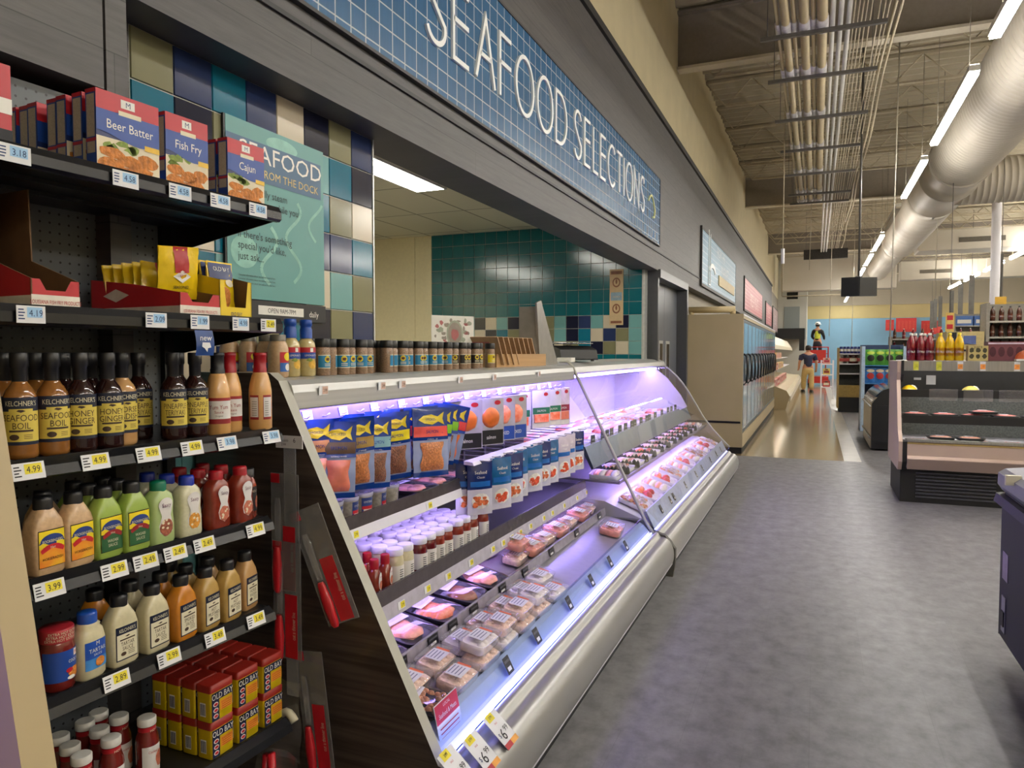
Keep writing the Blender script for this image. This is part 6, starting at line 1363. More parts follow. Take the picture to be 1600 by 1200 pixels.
# poster on the tiles
t = thing('wall_poster', 'sea green poster headed SEAFOOD FROM THE DOCK on the tiled wall', 'poster', (XW+0.006, 2.27, 1.70), 0)
pw, ph = 0.55, 0.645
f, f2, f3 = front(0.008), front(0.0088), front(0.0096)
mb = MB().box(-0.004, 0.0072, -pw/2, pw/2, 0, ph, 0)
m_post = M('poster_sea_green', '#5a948f', 0.4, var=0.03, scale=4); m_pnav = M('poster_navy', '#2f5878', 0.4, var=0.03); m_pale = M('poster_pale', '#7fb5a7', 0.4)
def bez(mb, pts, w, mat, fn):
    for i in range(len(pts)-1):
        a, b = Vector(pts[i]), Vector(pts[i+1]); n = Vector((-(b-a).y, (b-a).x)).normalized()*w/2
        mb.poly([tuple(a-n), tuple(b-n), tuple(b+n), tuple(a+n)], fn, mat)
wig = lambda x0, z0, s, n: [(x0+0.045*math.sin(i*0.55)*s, z0+0.02*i) for i in range(n)]
bez(mb, wig(0.08, 0.08, 1, 17), 0.014, 2, f); bez(mb, wig(-0.06, 0.06, -1, 12), 0.016, 2, f); bez(mb, wig(0.22, 0.26, -1, 9), 0.012, 2, f)
mb.disc(-0.19, 0.17, 0.07, 0.06, f, 2, 20); mb.disc(0.02, 0.60, 0.09, 0.03, f, 2, 20)
mb.patch(-pw/2, pw/2-0.02, 0.44, 0.585, f2, 1, 1)
mb.text('SEAFOOD', 0.095, f3, 3, 0.02, 0.545, 1.12); mb.text('FROM THE DOCK', 0.043, f3, 4, 0.065, 0.474, 1.0)
for tx, z in (("We'll gladly steam", 0.400), ('your shrimp while you', 0.358), ('shop.', 0.316), ("If there's something", 0.235), ("special you'd like,", 0.195), ('just ask...', 0.155)): mb.text(tx, 0.040, f2, 5, -0.225, z, 0.92, 'l')
for i in range(3): mb.text('Consumer information about raw seafood is posted here', 0.0105, f2, 5, -0.225, 0.085-0.014*i, 0.8, 'l')
mb.build('print', [m_post, m_pnav, m_pale, m_cwht, M('poster_gold', '#cdb672', 0.45), M('poster_ink', '#1f3337', 0.5)], t)
mb = MB().box(-0.004, 0.012, -pw/2, pw/2, -0.075, -0.004, 0); mb.patch(-0.13, 0.13, -0.056, -0.022, front(0.013), 1, 1); mb.text('OPEN 9AM-7PM', 0.026, front(0.0138), 0, 0, -0.039, 0.9); mb.text('daily', 0.034, front(0.013), 1, 0.195, -0.042); mb.text('hours', 0.03, front(0.013), 1, -0.205, -0.042)
mb.build('hours_strip', [m_blk, m_cwht], t)
MB().box(-0.004, 0.006, -pw/2-0.008, -pw/2, -0.08, ph).build('edge_strip', m_blk, t)
# lamp panel of the preparation room
t = thing('ceiling_light', 'lit panel lamp in the ceiling of the preparation room behind the counter', 'ceiling light', (-3.49, 5.0, 3.075))
MB().box(-0.15, 0.15, -1.25, 1.25, 0, 0.012).build('diffuser', ME('panel_diffuser', (1.0, 0.97, 0.86), TROFFER_POWER), t)
MB().box(-0.17, -0.15, -1.27, 1.27, 0, 0.016).box(0.15, 0.17, -1.27, 1.27, 0, 0.016).box(-0.15, 0.15, -1.27, -1.25, 0, 0.016).box(-0.15, 0.15, 1.25, 1.27, 0, 0.016).build('frame', m_inwhite, t)

t = thing('ceiling_light', 'added second panel lamp of the preparation room, unseen behind the tiled wall', 'ceiling light', (-5.5, 4.0, 3.075))  # added out of view to brighten the cream wall
MB().box(-0.3, 0.3, -1.2, 1.2, 0, 0.012).build('diffuser', ME('panel_diffuser', (1.0, 0.97, 0.86), TROFFER_POWER), t); MB().box(-0.32, -0.3, -1.22, 1.22, 0, 0.016).box(0.3, 0.32, -1.22, 1.22, 0, 0.016).build('frame', m_inwhite, t)
# ================================================================== THE CASE NEXT TO THE SHELVING (only its end is in view)
t = thing('refrigerated_case', 'cream end panel of a violet lit case next to the sauce shelving', 'refrigerated case', (-1.5, 0.2, 0))
def fx(z): return -1.282+(1.403-z)*0.188
MB().prism([(-1.93, 0), (fx(0.25), 0), (fx(0.25), 0.25), (fx(1.4), 1.4), (fx(1.9), 1.9), (-1.93, 1.9)], 0.745, 0.80).build('end_panel', M('cream_end_panel', '#b7a580', 0.4, var=0.03, scale=3), t, loc=(1.5, -0.2, 0))
MB().box(-1.93, -1.2, -1.8, 0.744, 0, 0.30).box(-1.93, -1.88, -1.8, 0.744, 0.3, 1.9).box(-1.93, -1.50, -1.8, 0.744, 1.86, 1.9).build('body', m_kick, t, loc=(1.5, -0.2, 0))
MB().box(-1.56, -1.50, -1.6, 0.68, 1.845, 1.858).build('light_strip', m_vio, t, loc=(1.5, -0.2, 0))

# ================================================================== CREAM FREEZER CABINET WITH GLASS DOORS
m_cab = M('cabinet_cream', '#b5a583', 0.4, var=0.03, scale=3); m_dglass = M('door_mirror', '#a3b7c6', 0.07, 0.7, var=0.1, scale=2); m_dfr = M('door_black', '#17181a', 0.3); m_dfl = M('door_frame_grey', '#5a666f', 0.3, 0.4)
t = thing('freezer_cabinet', 'tall cream freezer cabinet with a row of glass doors facing the aisle', 'freezer', (-1.45, 15.5, 0)); o4 = (1.45, -15.5, 0)
MB().box(-1.885, -1.02, 11.1, 20.0, 0.10, 2.07).build('body', m_cab, t, loc=o4)
MB().box(-1.88, -1.0, 11.14, 20.0, 0, 0.10).build('kick_plate', m_kick, t, loc=o4)
MB().box(-1.88, -1.015, 11.094, 11.1, 0.455, 0.485).build('side_groove', m_dfr, t, loc=o4)
MB().box(-1.02, -0.985, 11.1, 20.0, 0.10, 0.30).box(-1.02, -0.99, 11.1, 20.0, 2.0, 2.07).box(-1.02, -0.99, 11.1, 11.16, 0.3, 2.0).build('front_frame', m_cab, t, loc=o4)
MB().box(-0.995, -0.985, 11.1, 20.0, 2.045, 2.07).build('white_trim', m_inwhite, t, loc=o4)
for k in range(12):
    y = 11.18+0.733*k
    d = MB().box(-1.018, -0.992, y, y+0.72, 0.31, 1.99).build('door', m_dfl, t, loc=o4)
    MB().box(-0.9915, -0.9895, y+0.05, y+0.67, 0.36, 1.94).build('glass', m_dglass, d)
    MB().tube([(-0.99, y+0.045, 1.02), (-0.945, y+0.045, 1.06), (-0.935, y+0.045, 1.25), (-0.945, y+0.045, 1.44), (-0.99, y+0.045, 1.48)], 0.016, 8).build('handle', m_dfr, d)
tag(MB().tube([(-1.84, 11.5, 2.16), (-1.15, 11.5, 2.16)], 0.05, 14).tube([(-1.80, 11.5, 2.16), (-1.80, 11.5, 2.07)], 0.04, 12).tube([(-1.18, 11.5, 2.16), (-1.18, 11.5, 2.07)], 0.04, 12).build('insulated_pipe', m_p1), 'tan insulated pipe lying on top of the cream freezer cabinet', 'pipe')
# long cream open case beyond
t = thing('open_display_case', 'long cream open case full of bright packages beyond the glass doors', 'refrigerated case', (-1.4, 28, 0)); o5 = (1.4, -28, 0)
MB().prism([(-1.93, 0.0), (-0.72, 0.0), (-0.62, 0.35), (-0.70, 0.50), (-0.95, 0.60), (-1.40, 0.80), (-1.45, 1.58), (-1.03, 1.66), (-1.03, 2.05), (-1.93, 2.05)], 20.2, 20.26).build('end_panel', m_cab, t, loc=o5)
MB().prism([(-1.93, 0), (-0.74, 0), (-0.64, 0.33), (-0.72, 0.48), (-0.95, 0.50), (-1.85, 0.62), (-1.85, 1.75), (-1.25, 1.68), (-1.02, 1.60), (-1.05, 1.72), (-1.25, 2.02), (-1.93, 2.02)], 20.26, 36).build('body', M('case_ivory', '#cfc3a6', 0.4, var=0.03), t, loc=o5)
MB().box(-0.72, -0.60, 20.26, 36, 0.22, 0.36).build('bumper', M('pale_bumper', '#d6cfbd', 0.3), t, loc=o5)
for z, x in ((0.95, -1.15), (1.28, -1.22)): MB().box(-1.85, x, 20.3, 36, z, z+0.02).build('shelf', m_inwhite, t, loc=o5)
MB().box(-1.15, -1.08, 20.4, 36, 1.63, 1.65).build('light_strip', ME('warm_case_lamp', (1.0, 0.88, 0.70), 10.0), t, loc=o5)
random.seed(3)
pk = []
for c, (nm, col) in enumerate((('white', '#d8d2c4'), ('yellow', '#d9c169'), ('red', '#b5423a'), ('pink', '#cf9b8e'))):
    mb = MB().box(-0.05, 0.05, -0.11, 0.11, 0, 0.20, 0); mb.patch(-0.08, 0.08, 0.05, 0.13, front(0.0508), 1, 1); mb.disc(0, 0.16, 0.05, 0.02, front(0.0508), 2)
    pk.append((nm, Kind(mb.build('food_package', [M('package_'+nm, col, 0.4), M('package_print_'+str(c), ['#b5423a', '#8c3b2c', '#e2d9c0', '#a33240'][c], 0.4), M('package_dark_'+nm, '#4a4038', 0.5)]))))
for tier, (z, x) in enumerate(((0.972, -1.17), (1.302, -1.24), (0.56, -1.06))):
    for i in range(30):
        nm, k = random.choice(pk) if tier < 2 else random.choice(pk[2:])
        k.put(f"{nm} package in the cream open case, {['middle', 'top', 'lowest'][tier]} shelf, {ORDN(i)} from the glass doors", 'package', (x, 20.45+0.28*i+random.uniform(-.02, .02), z), 0, 'packages in the cream open case')
tag(MB().box(-1.93, -0.55, 39.0, 41.4, 2.2, 2.72).box(-0.8, -0.55, 39.0, 39.1, 1.6, 2.2).build('black_hood', m_kick), 'black hood against the end block beyond the cream open case', 'hood')
# ================================================================== THE RIGHT OF THE AISLE
m_taupe = M('taupe_panel', '#c2ab9c', 0.35, 0.2, var=0.04, scale=3); m_taupe2 = M('dark_taupe_panel', '#9c887d', 0.35, 0.2, var=0.04, scale=3); m_brush = M('brushed_steel', '#b7b5b0', 0.32, 0.85, var=0.12, scale=3, stretch=(30, 1, 1)); m_cgrey = M('perforated_grey', '#6f7470', 0.5, 0.3, var=0.25, scale=60)
mx, my = 0.80, 8.10
t = thing('meat_case', 'low open meat case with taupe bumper and black grille, soft drink bottles on its roof', 'refrigerated case', (mx+1.3, my+0.55, 0))
o6 = (-(mx+1.3), -(my+0.55), 0); X1 = mx+2.6
Ry = Matrix(((0, 1, 0, 0), (1, 0, 0, 0), (0, 0, 1, 0), (0, 0, 0, 1)))   # swaps x and y so that prisms run along x
def mc(mb, name, mats): return mb.build(name, mats, t, loc=o6)
# side panel outline in (y, z)
sidep = [(my+0.05, 0.33), (my-0.02, 0.42), (my-0.02, 0.62), (my+0.10, 0.72), (my+0.32, 1.22), (my+0.28, 1.30), (my+0.28, 1.415), (my+1.1, 1.415), (my+1.1, 0.33)]
mc(MB().prism(sidep, mx-0.03, mx+0.005, T=Ry), 'side_panel', m_taupe)
mc(MB().prism([(my+0.05, 0.33), (my-0.025, 0.42), (my-0.025, 0.62), (my-0.0, 0.64), (my+0.0, 0.42), (my+0.07, 0.34)], mx+0.005, mx+0.045, T=Ry), 'black_edge', m_kick)
mc(MB().prism([(my+0.27, 1.28), (my+0.27, 1.42), (my+0.36, 1.42), (my+0.36, 1.20)], mx+0.005, mx+0.03, T=Ry), 'top_corner', m_kick)
mc(MB().prism([(my+0.28, 1.315), (my+0.275, 1.415), (my+1.1, 1.42), (my+1.1, 1.34), (my+0.4, 1.315)], mx+0.03, X1, T=Ry), 'canopy', m_brush)
mc(MB().box(mx+0.03, X1, my+1.0, my+1.1, 0.33, 1.34), 'back_panel', M('case_black', '#232424', 0.4, var=0.1))
mc(MB().box(mx+0.03, X1, my+0.97, my+1.0, 0.4, 1.02), 'lower_back', m_cgrey)
mc(MB().box(mx+0.1, X1, my+0.55, my+0.60, 1.317, 1.322), 'light_strip', ME('white_case_lamp', (1, 0.95, 0.9), 22.0))
mc(MB().box(mx+0.1, X1, my+0.64, my+0.66, 1.04, 1.048).box(mx+0.1, X1, my+0.44, my+0.46, 0.805, 0.813), 'shelf_light', ME('white_case_lamp', (1, 0.95, 0.9), 22.0))
mc(MB().box(mx+0.04, X1, my+0.62, my+0.97, 1.05, 1.075).box(mx+0.04, X1, my+0.60, my+0.62, 1.03, 1.11), 'upper_shelf', M('case_black', '#232424', 0.4))
mc(MB().box(mx+0.04, X1, my+0.42, my+0.97, 0.815, 0.84).box(mx+0.04, X1, my+0.40, my+0.42, 0.77, 0.855), 'middle_shelf', m_kick)
mc(MB().box(mx+0.04, X1, my+0.06, my+0.97, 0.57, 0.60), 'deck', m_inwhite)
mc(MB().prism([(my+0.05, 0.36), (my-0.02, 0.36), (my-0.06, 0.46), (my-0.03, 0.485), (my-0.03, 0.60), (my-0.015, 0.62), (my+0.05, 0.625)], mx+0.045, X1, T=Ry), 'bumper', m_taupe)
mc(MB().prism([(my-0.018, 0.355), (my-0.066, 0.46), (my-0.069, 0.455), (my-0.03, 0.35)], mx+0.045, X1, T=Ry), 'lower_bumper', m_taupe2)
mc(MB().box(mx+0.045, X1, my-0.035, my+0.06, 0.622, 0.645), 'top_rail', m_brush)
mc(MB().box(mx+0.045, X1, my-0.034, my-0.028, 0.60, 0.615), 'brass_trim', M('brass_line', '#c9b072', 0.3, 0.7))
mc(MB().box(mx+0.0, X1, my+0.10, my+1.08, 0, 0.345), 'base', m_kick)
mb = MB()
for q in range(8): mb.box(mx+0.14, mx+0.82, my+0.08, my+0.10, 0.055+0.034*q, 0.07+0.034*q).box(mx+0.90, mx+2.3, my+0.08, my+0.10, 0.055+0.034*q, 0.07+0.034*q)
mc(mb, 'grille', M('grille_black', '#4a4b50', 0.35, 0.2))
for q in range(7):
    mc(MB().box(mx+0.30+0.31*q, mx+0.30+0.31*q+0.26, my+0.59, my+0.60, 1.0, 1.12), 'clear_tag_holder', MG('holder_clear', (0.9, 0.9, 0.9), 0.1, 1.5, 0.25, (0.5, 0.5, 0.5)))
mc(MB().box(mx+0.32, mx+0.41, my+0.99, my+1.0, 1.15, 1.25).box(mx+0.20, mx+0.27, my+0.99, my+1.0, 1.20, 1.225), 'paper_notice', PT['w'])
# price cards on its canopy and stock
def ncard(txt, c):
    mb = MB().box(-0.001, 0, -0.024, 0.024, -0.045, 0.045, 0); mb.patch(-0.022, 0.022, -0.03, 0.02, front(0.0008), 1, 1); mb.text(txt, 0.03, front(0.0014), 2, 0, -0.006, 0.7)
    return mb.build('price_card', [PT['w'] if c != 'y' else M('yellow_card', '#d5d35c', 0.5), M('card_patch_'+c, {'y': '#c9c634', 'o': '#e2933f'}[c], 0.5), m_greens if c == 'y' else m_redink])
kcy, kco = Kind(ncard('2/4', 'y')), Kind(ncard('10', 'o'))
for i, (x, k) in enumerate(((0.937, kcy), (1.14, kcy), (1.325, kco), (1.517, kco), (1.80, kco), (2.1, kco))):
    k.put(ORD[i] + (' yellow' if k is kcy else ' orange') + ' price card on the meat case roof edge, from its side panel', 'price card', (x, my+0.274, 1.366), R(-90), 'price cards on the meat case')
def meat_pack(col):
    t = thing('meat_pack', None, None)
    MB().loft([(0, 0.075, 0.11, 6), (0.022, 0.088, 0.125, 6), (0.022, 0.08, 0.115, 6)], 24).build('tray', m_blkt, t)
    mb = MB(); lump(mb, 0, 0, 0.012, 0.075, 0.11, 0.022, 0, 16, 4, 0.05); mb.build('meat', col, t)
    MB().box(-0.03, 0.03, -0.05, 0.03, 0.0345, 0.0352).build('label', m_paperl, t); return t
kmp = Kind(meat_pack(M('minced_meat', '#c0645c', 0.45, var=0.25, scale=90, bump=0.4))); kmq = Kind(meat_pack(M('pork_cut', '#d89a83', 0.4, var=0.15, scale=25)))
for i in range(8):
    kmp.put(ORD[i] + ' meat tray on the middle shelf of the meat case, from its side panel', 'meat pack', (mx+0.17+0.265*i, my+0.55, 0.842), R(-90), 'meat packs on the middle shelf')
    (kmq if i in (1, 2) else kmp).put(ORD[i] + ' meat tray on the lowest deck of the meat case, from its side panel', 'meat pack', (mx+0.17+0.265*i, my+0.20, 0.602), R(-90), 'meat packs on the lowest deck')
for i, (x, y, z) in enumerate(((mx+0.78, my+0.54, 0.88), (mx+0.36, my+0.19, 0.64), (mx+0.61, my+0.2, 0.64))):
    (kmp if i == 0 else kmq).put(['meat tray stacked on the middle shelf row', 'pork tray stacked on the lowest deck, nearer the side panel', 'pork tray stacked on the lowest deck, farther from the side panel'][i], 'meat pack', (x, y, z), R(-84), 'stacked meat packs')
def bagm(c):
    mb = MB(); lump(mb, 0, 0, 0, 0.08, 0.10, 0.075, 0, 18, 6, 0.12); lump(mb, 0.03, 0.0, 0.01, 0.05, 0.05, 0.066, 1, 10, 4); return mb.build('cheese_bag', [c, m_cwht])
o = bagm(M('bag_bright_yellow', '#e3c01e', 0.25, var=0.08)); o.location = (mx+0.13, my+0.75, 1.077); tag(o, 'bright yellow bag on the upper shelf at the side panel of the meat case', 'bag')
o = bagm(M('bag_pale_yellow', '#d9c968', 0.25, var=0.1)); o.location = (mx+0.70, my+0.75, 1.077); tag(o, 'pale yellow and white bag on the upper shelf of the meat case', 'bag')
# drinks and boxes on the roof
def soda(liq, cap, lab):
    t = thing('drink_bottle', None, None)
    MB().lathe([(0.038, 0), (0.0425, 0.012), (0.0425, 0.165), (0.040, 0.19), (0.030, 0.22), (0.018, 0.245), (0.014, 0.252), (0.014, 0.262)], 20).build('bottle', liq, t); MB().lathe([(0.017, 0.258), (0.017, 0.278), (0.014, 0.281)], 16).build('cap', cap, t)
    mb = MB().lathe([(0.0425, 0.05), (0.0425, 0.13)], 20, cap=False); mb.text('COLA' if lab is m_cred else 'CITRUS', 0.03, wrap(0.0432), 1, 0, 0.09, 0.8); mb.build('label', [lab, m_cwht], t); return t
ZR = 1.4185
ks1 = Kind(soda(M('cherry_drink', '#7c1420', 0.1, var=0.1, coat=0.5), m_cwht, M('label_cherry', '#a83a4c', 0.35))); ks2 = Kind(soda(M('yellow_drink', '#d8b00d', 0.1, var=0.1, coat=0.5), m_lyel2, M('label_tangerine', '#d2541f', 0.35)))
for i, (x, y) in enumerate(((0.90, 8.47), (0.985, 8.47), (1.065, 8.47), (0.945, 8.56), (1.03, 8.56))):
    ks1.put(['cherry red drink bottle at the corner of the meat case roof', 'cherry red drink bottle in the middle of the front three', 'cherry red drink bottle next to the yellow bottles', 'cherry red drink bottle behind, at the corner', 'cherry red drink bottle behind, next to the yellow ones'][i], 'drink bottle', (x, y, ZR), R(-90), 'cherry red drink bottles')
for i, (x, y) in enumerate(((1.16, 8.47), (1.243, 8.47), (1.326, 8.47))):
    ks2.put(['yellow drink bottle next to the cherry red ones', 'yellow drink bottle in the middle of its three', 'yellow drink bottle next to the cans'][i], 'drink bottle', (x, y, ZR), R(-90), 'yellow drink bottles')
mb = MB().box(-0.06, 0.06, -0.085, 0.085, 0, 0.15, 0)
for a in range(3):
    for b in range(2): mb.disc(-0.055+0.055*a, 0.045+0.06*b, 0.02, 0.024, front(0.0608), 1, 10, jag=0.2)
mb.text('JUICE', 0.03, front(0.0608), 1, 0, 0.135); o = mb.build('carton_pack', [M('pack_straw', '#b9a86b', 0.5, var=0.08), M('pack_olive', '#3e3a22', 0.5)]); o.location = (1.48, 8.47, ZR); o.rotation_euler = (0, 0, R(-90)); tag(o, 'straw coloured carton pack between the yellow bottles and the purple crate', 'carton pack')
mb = MB().box(-0.10, 0.10, -0.15, 0.15, 0, 0.19, 0); mb.patch(-0.15, 0.15, 0.165, 0.18, front(0.1008), 1, 1)
for a in range(4): mb.disc(-0.11+0.073*a, 0.09, 0.028, 0.05, front(0.1008), 2, 12)
o = mb.build('can_carton', [M('carton_plum', '#6e3a41', 0.45, var=0.08), M('carton_lilac', '#cbb9c6', 0.5), M('carton_wine', '#4a1d28', 0.5)]); o.location = (1.72, 8.55, ZR); o.rotation_euler = (0, 0, R(-90)); tag(o, 'plum coloured carton of cans on the meat case roof', 'carton')
mb = MB().box(-0.08, 0.08, -0.11, 0.11, 0, 0.02, 1); lump(mb, 0, 0, 0.02, 0.08, 0.11, 0.09, 0, 20, 6, 0.04); o = mb.build('ham_pack', [M('glazed_ham', '#b2552c', 0.35, var=0.2, scale=20), m_cwht]); o.location = (1.90, 8.44, ZR); o.rotation_euler = (0, 0, R(-90)); tag(o, 'orange brown rounded pack in front of the plum carton', 'pack')
ksd = Kind(soda(M('dark_cola', '#2b130c', 0.1, coat=0.5), m_capk, M('label_copper', '#b9542c', 0.35)))
for i in range(5): ksd.put(ORD[i] + ' dark cola bottle past the orange brown pack on the meat case roof', 'drink bottle', (2.06+0.088*i, 8.47, ZR), R(-90), 'dark cola bottles')

# chest freezer entering the frame
t = thing('chest_freezer', 'black chest freezer with grey glass lid frame, at the edge of the aisle', 'freezer', (1.35, 2.9, 0)); o7 = (-1.35, -2.9, 0)
m_chg = M('charcoal_side', '#19191a', 0.55, var=0.06); m_lidf = M('lid_frame_grey', '#8e8d99', 0.35, 0.2, var=0.04)
MB().prism([(0.845, 0.125), (0.845, 0.80), (0.86, 0.83), (1.75, 0.83), (1.75, 0.125)], 1.2, 4.14).build('body', m_chg, t, loc=o7, bevel=0.008)
MB().prism([(0.815, 0.775), (0.825, 0.815), (0.87, 0.82), (0.87, 0.775)], 1.15, 4.17).build('rub_rail', m_kick, t, loc=o7)
MB().prism([(0.85, 0.83), (0.83, 0.86), (0.832, 0.915), (0.86, 0.935), (1.02, 0.955), (1.02, 0.90), (0.93, 0.83)], 1.15, 4.17).box(1.02, 1.78, 4.02, 4.17, 0.86, 0.955).build('lid_frame', m_lidf, t, loc=o7)
MB().box(1.0, 1.75, 1.2, 4.05, 0.935, 0.942).build('lid_glass', MG('lid_glass', (0.75, 0.8, 0.82), 0.03), t, loc=o7)
MB().box(1.0, 1.7, 1.2, 4.02, 0.40, 0.42).build('inner_floor', m_inwhite, t, loc=o7)
MB().box(0.8, 0.86, 3.86, 3.885, 0.9, 0.945).build('latch', m_lcream, t, loc=o7)
MB().box(0.842, 0.845, 3.98, 4.08, 0.42, 0.55).build('rating_label', M('label_lilac', '#9a8ea0', 0.5), t, loc=o7)
MB().box(0.84, 0.845, 4.0, 4.07, 0.17, 0.34).build('control_plate', m_lidf, t, loc=o7); MB().box(0.835, 0.845, 4.01, 4.06, 0.20, 0.27).build('switch', m_kick, t, loc=o7)
for y in (1.5, 3.78):
    for x in (0.92, 1.68): MB().lathe([(0.05, -0.02), (0.055, 0), (0.05, 0.02)], 20, T=Matrix.Translation((x, y, 0.055)) @ Matrix.Rotation(PI/2, 4, 'Y')).box(x-0.02, x+0.02, y-0.02, y+0.02, 0.09, 0.13).build('caster', m_inwhite, t, loc=o7)

# glass topped freezer farther along the aisle
t = thing('island_freezer', 'black ended island freezer with a curved glass top beyond the meat case', 'freezer', (1.0, 13.2, 0)); o8 = (-1.0, -13.2, 0)
MB().prism([(0.80, 0.03), (0.80, 0.72), (0.95, 0.93), (1.09, 0.98), (1.35, 0.98), (1.35, 0.03)], 12.3, 12.36).build('end_panel', m_kick, t, loc=o8)
MB().box(0.86, 1.3, 12.28, 12.3, 0.66, 0.70).build('end_rail', m_chg, t, loc=o8); MB().box(0.86, 1.3, 12.28, 12.3, 0.12, 0.15).build('end_rail', m_chg, t, loc=o8)
MB().box(0.79, 1.35, 12.36, 14.2, 0.03, 0.72).build('body', M('island_side', '#c9b79a', 0.35, var=0.05), t, loc=o8)
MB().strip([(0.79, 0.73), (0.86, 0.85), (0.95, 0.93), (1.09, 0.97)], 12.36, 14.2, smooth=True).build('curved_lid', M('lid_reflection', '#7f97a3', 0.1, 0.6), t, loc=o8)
for z in (0.20, 0.68): MB().tube([(0.775, 12.3, z), (0.775, 14.2, z)], 0.014, 8).build('bumper_rail', m_brush, t, loc=o8)
# rack of snack bags
t = thing('snack_rack', 'pale blue edged rack of snack bags behind the island freezer', 'rack', (1.0, 15.6, 0)); o9 = (-1.0, -15.6, 0)
MB().box(0.80, 0.86, 15.3, 15.9, 0, 1.62).box(1.50, 1.56, 15.3, 15.9, 0, 1.62).build('upright', M('rack_pale_blue', '#a9bfd6', 0.4), t, loc=o9)
for z in (0.90, 1.24): MB().box(0.86, 1.50, 15.3, 15.9, z, z+0.02).build('shelf', M('rack_blue', '#3f78b0', 0.4), t, loc=o9)
MB().box(0.80, 1.56, 15.88, 15.9, 0, 1.65).build('back_panel', M('rack_navy', '#2a3c5e', 0.5), t, loc=o9)
def snack(c1, c2, c3):
    w, h = 0.19, 0.30; mb = MB()
    S = lambda o, s=1: (lambda u, v: (s*(0.003+0.04*max(0, 1-(2*u/w)**2)*max(0, 1-((v-h/2)/(h/2))**2)+o), u, v))
    mb.patch(-w/2, w/2, 0, h, S(0), 0, 8, 8).patch(w/2, -w/2, 0, h, S(0, -1), 0, 8, 8); mb.disc(0, h*.45, w*.33, h*.2, S(0.004), 1, 16); mb.disc(0, h*.78, w*.36, h*.1, S(0.003), 2, 14)
    return mb.build('snack_bag', [c1, c2, c3])
ksg = Kind(snack(M('snack_green', '#4f9436', 0.3, var=0.15), M('snack_black', '#20241b', 0.4), M('snack_lime', '#a8c23c', 0.35))); ksb = Kind(snack(M('snack_blue', '#3a78b8', 0.3, var=0.15), M('snack_red', '#b0302e', 0.4), M('snack_cream', '#cdbf9d', 0.4)))
for i in range(4):
    ksg.put(ORD[i] + ' green snack bag on the top level of the rack, from its pale blue edge', 'snack bag', (0.96+0.16*i, 15.38, 1.262), R(-90), 'green snack bags')
    ksb.put(ORD[i] + ' blue snack bag on the lower level of the rack, from its pale blue edge', 'snack bag', (0.96+0.16*i, 15.38, 0.922), R(-90), 'blue snack bags')
# shelving case and white rack farther off
t = thing('bread_case', 'tall case with tan bumper and three shelves beyond the snack rack', 'display case', (0.8, 20.3, 0)); oa = (-0.8, -20.3, 0)
MB().box(0.50, 0.54, 20.0, 20.7, 0.1, 1.62).box(1.04, 1.08, 20.0, 20.7, 0.1, 1.62).build('side_panel', M('case_tan_side', '#b49a66', 0.5), t, loc=oa)
MB().box(0.54, 1.04, 20.02, 20.10, 0.38, 0.68).build('bumper', M('case_tan', '#a58b4c', 0.45), t, loc=oa)
MB().box(0.54, 1.04, 20.05, 20.7, 0.0, 0.36).build('base', m_kick, t, loc=oa); MB().box(0.54, 1.04, 20.66, 20.7, 0.38, 1.62).build('back_panel', m_cgrey, t, loc=oa)
for z in (0.95, 1.20, 1.45): MB().box(0.54, 1.04, 20.08, 20.66, z, z+0.03).build('shelf', m_inwhite, t, loc=oa)
kwp, krp = pk[0][1], pk[2][1]
for i in range(4):
    (krp if i == 2 else kwp).put(ORD[i] + ' package on the middle shelf of the tan bumper case', 'package', (0.61+0.125*i, 20.2, 1.23), R(-90), 'packages in the tan bumper case')
def can(c):
    mb = MB().lathe([(0.033, 0), (0.038, 0.006), (0.038, 0.16), (0.03, 0.17)], 14, 0).lathe([(0.0385, 0.05), (0.0385, 0.11)], 14, 1, cap=False); return mb.build('drink_can', [c, m_cwht])
kcan = Kind(can(M('can_navy', '#26307c', 0.3, var=0.1)))
for i in range(6): kcan.put(ORD[i] + ' navy can on the top shelf of the tan bumper case', 'can', (0.58+0.083*i, 20.15, 1.482), 0, 'navy cans')
t = thing('white_rack', 'low white rack with orange goods past the tan bumper case', 'rack', (0.30, 26, 0)); ob = (-0.30, -26, 0)
for x in (0.16, 0.52):
    for y in (25.8, 26.4): MB().box(x-0.02, x+0.02, y-0.02, y+0.02, 0, 1.25).build('post', m_inwhite, t, loc=ob)
for z in (0.35, 0.75, 1.1): MB().box(0.14, 0.54, 25.8, 26.4, z, z+0.03).build('shelf', m_inwhite, t, loc=ob)
for i, (z, c) in enumerate(((0.38, 2), (0.78, 1), (1.13, 3))): pk[c][1].put(['package on the lowest shelf of the low white rack', 'package on the middle shelf of the low white rack', 'package on the top shelf of the low white rack'][i], 'package', (0.32, 25.95, z), R(-90), 'packages on the low white rack')

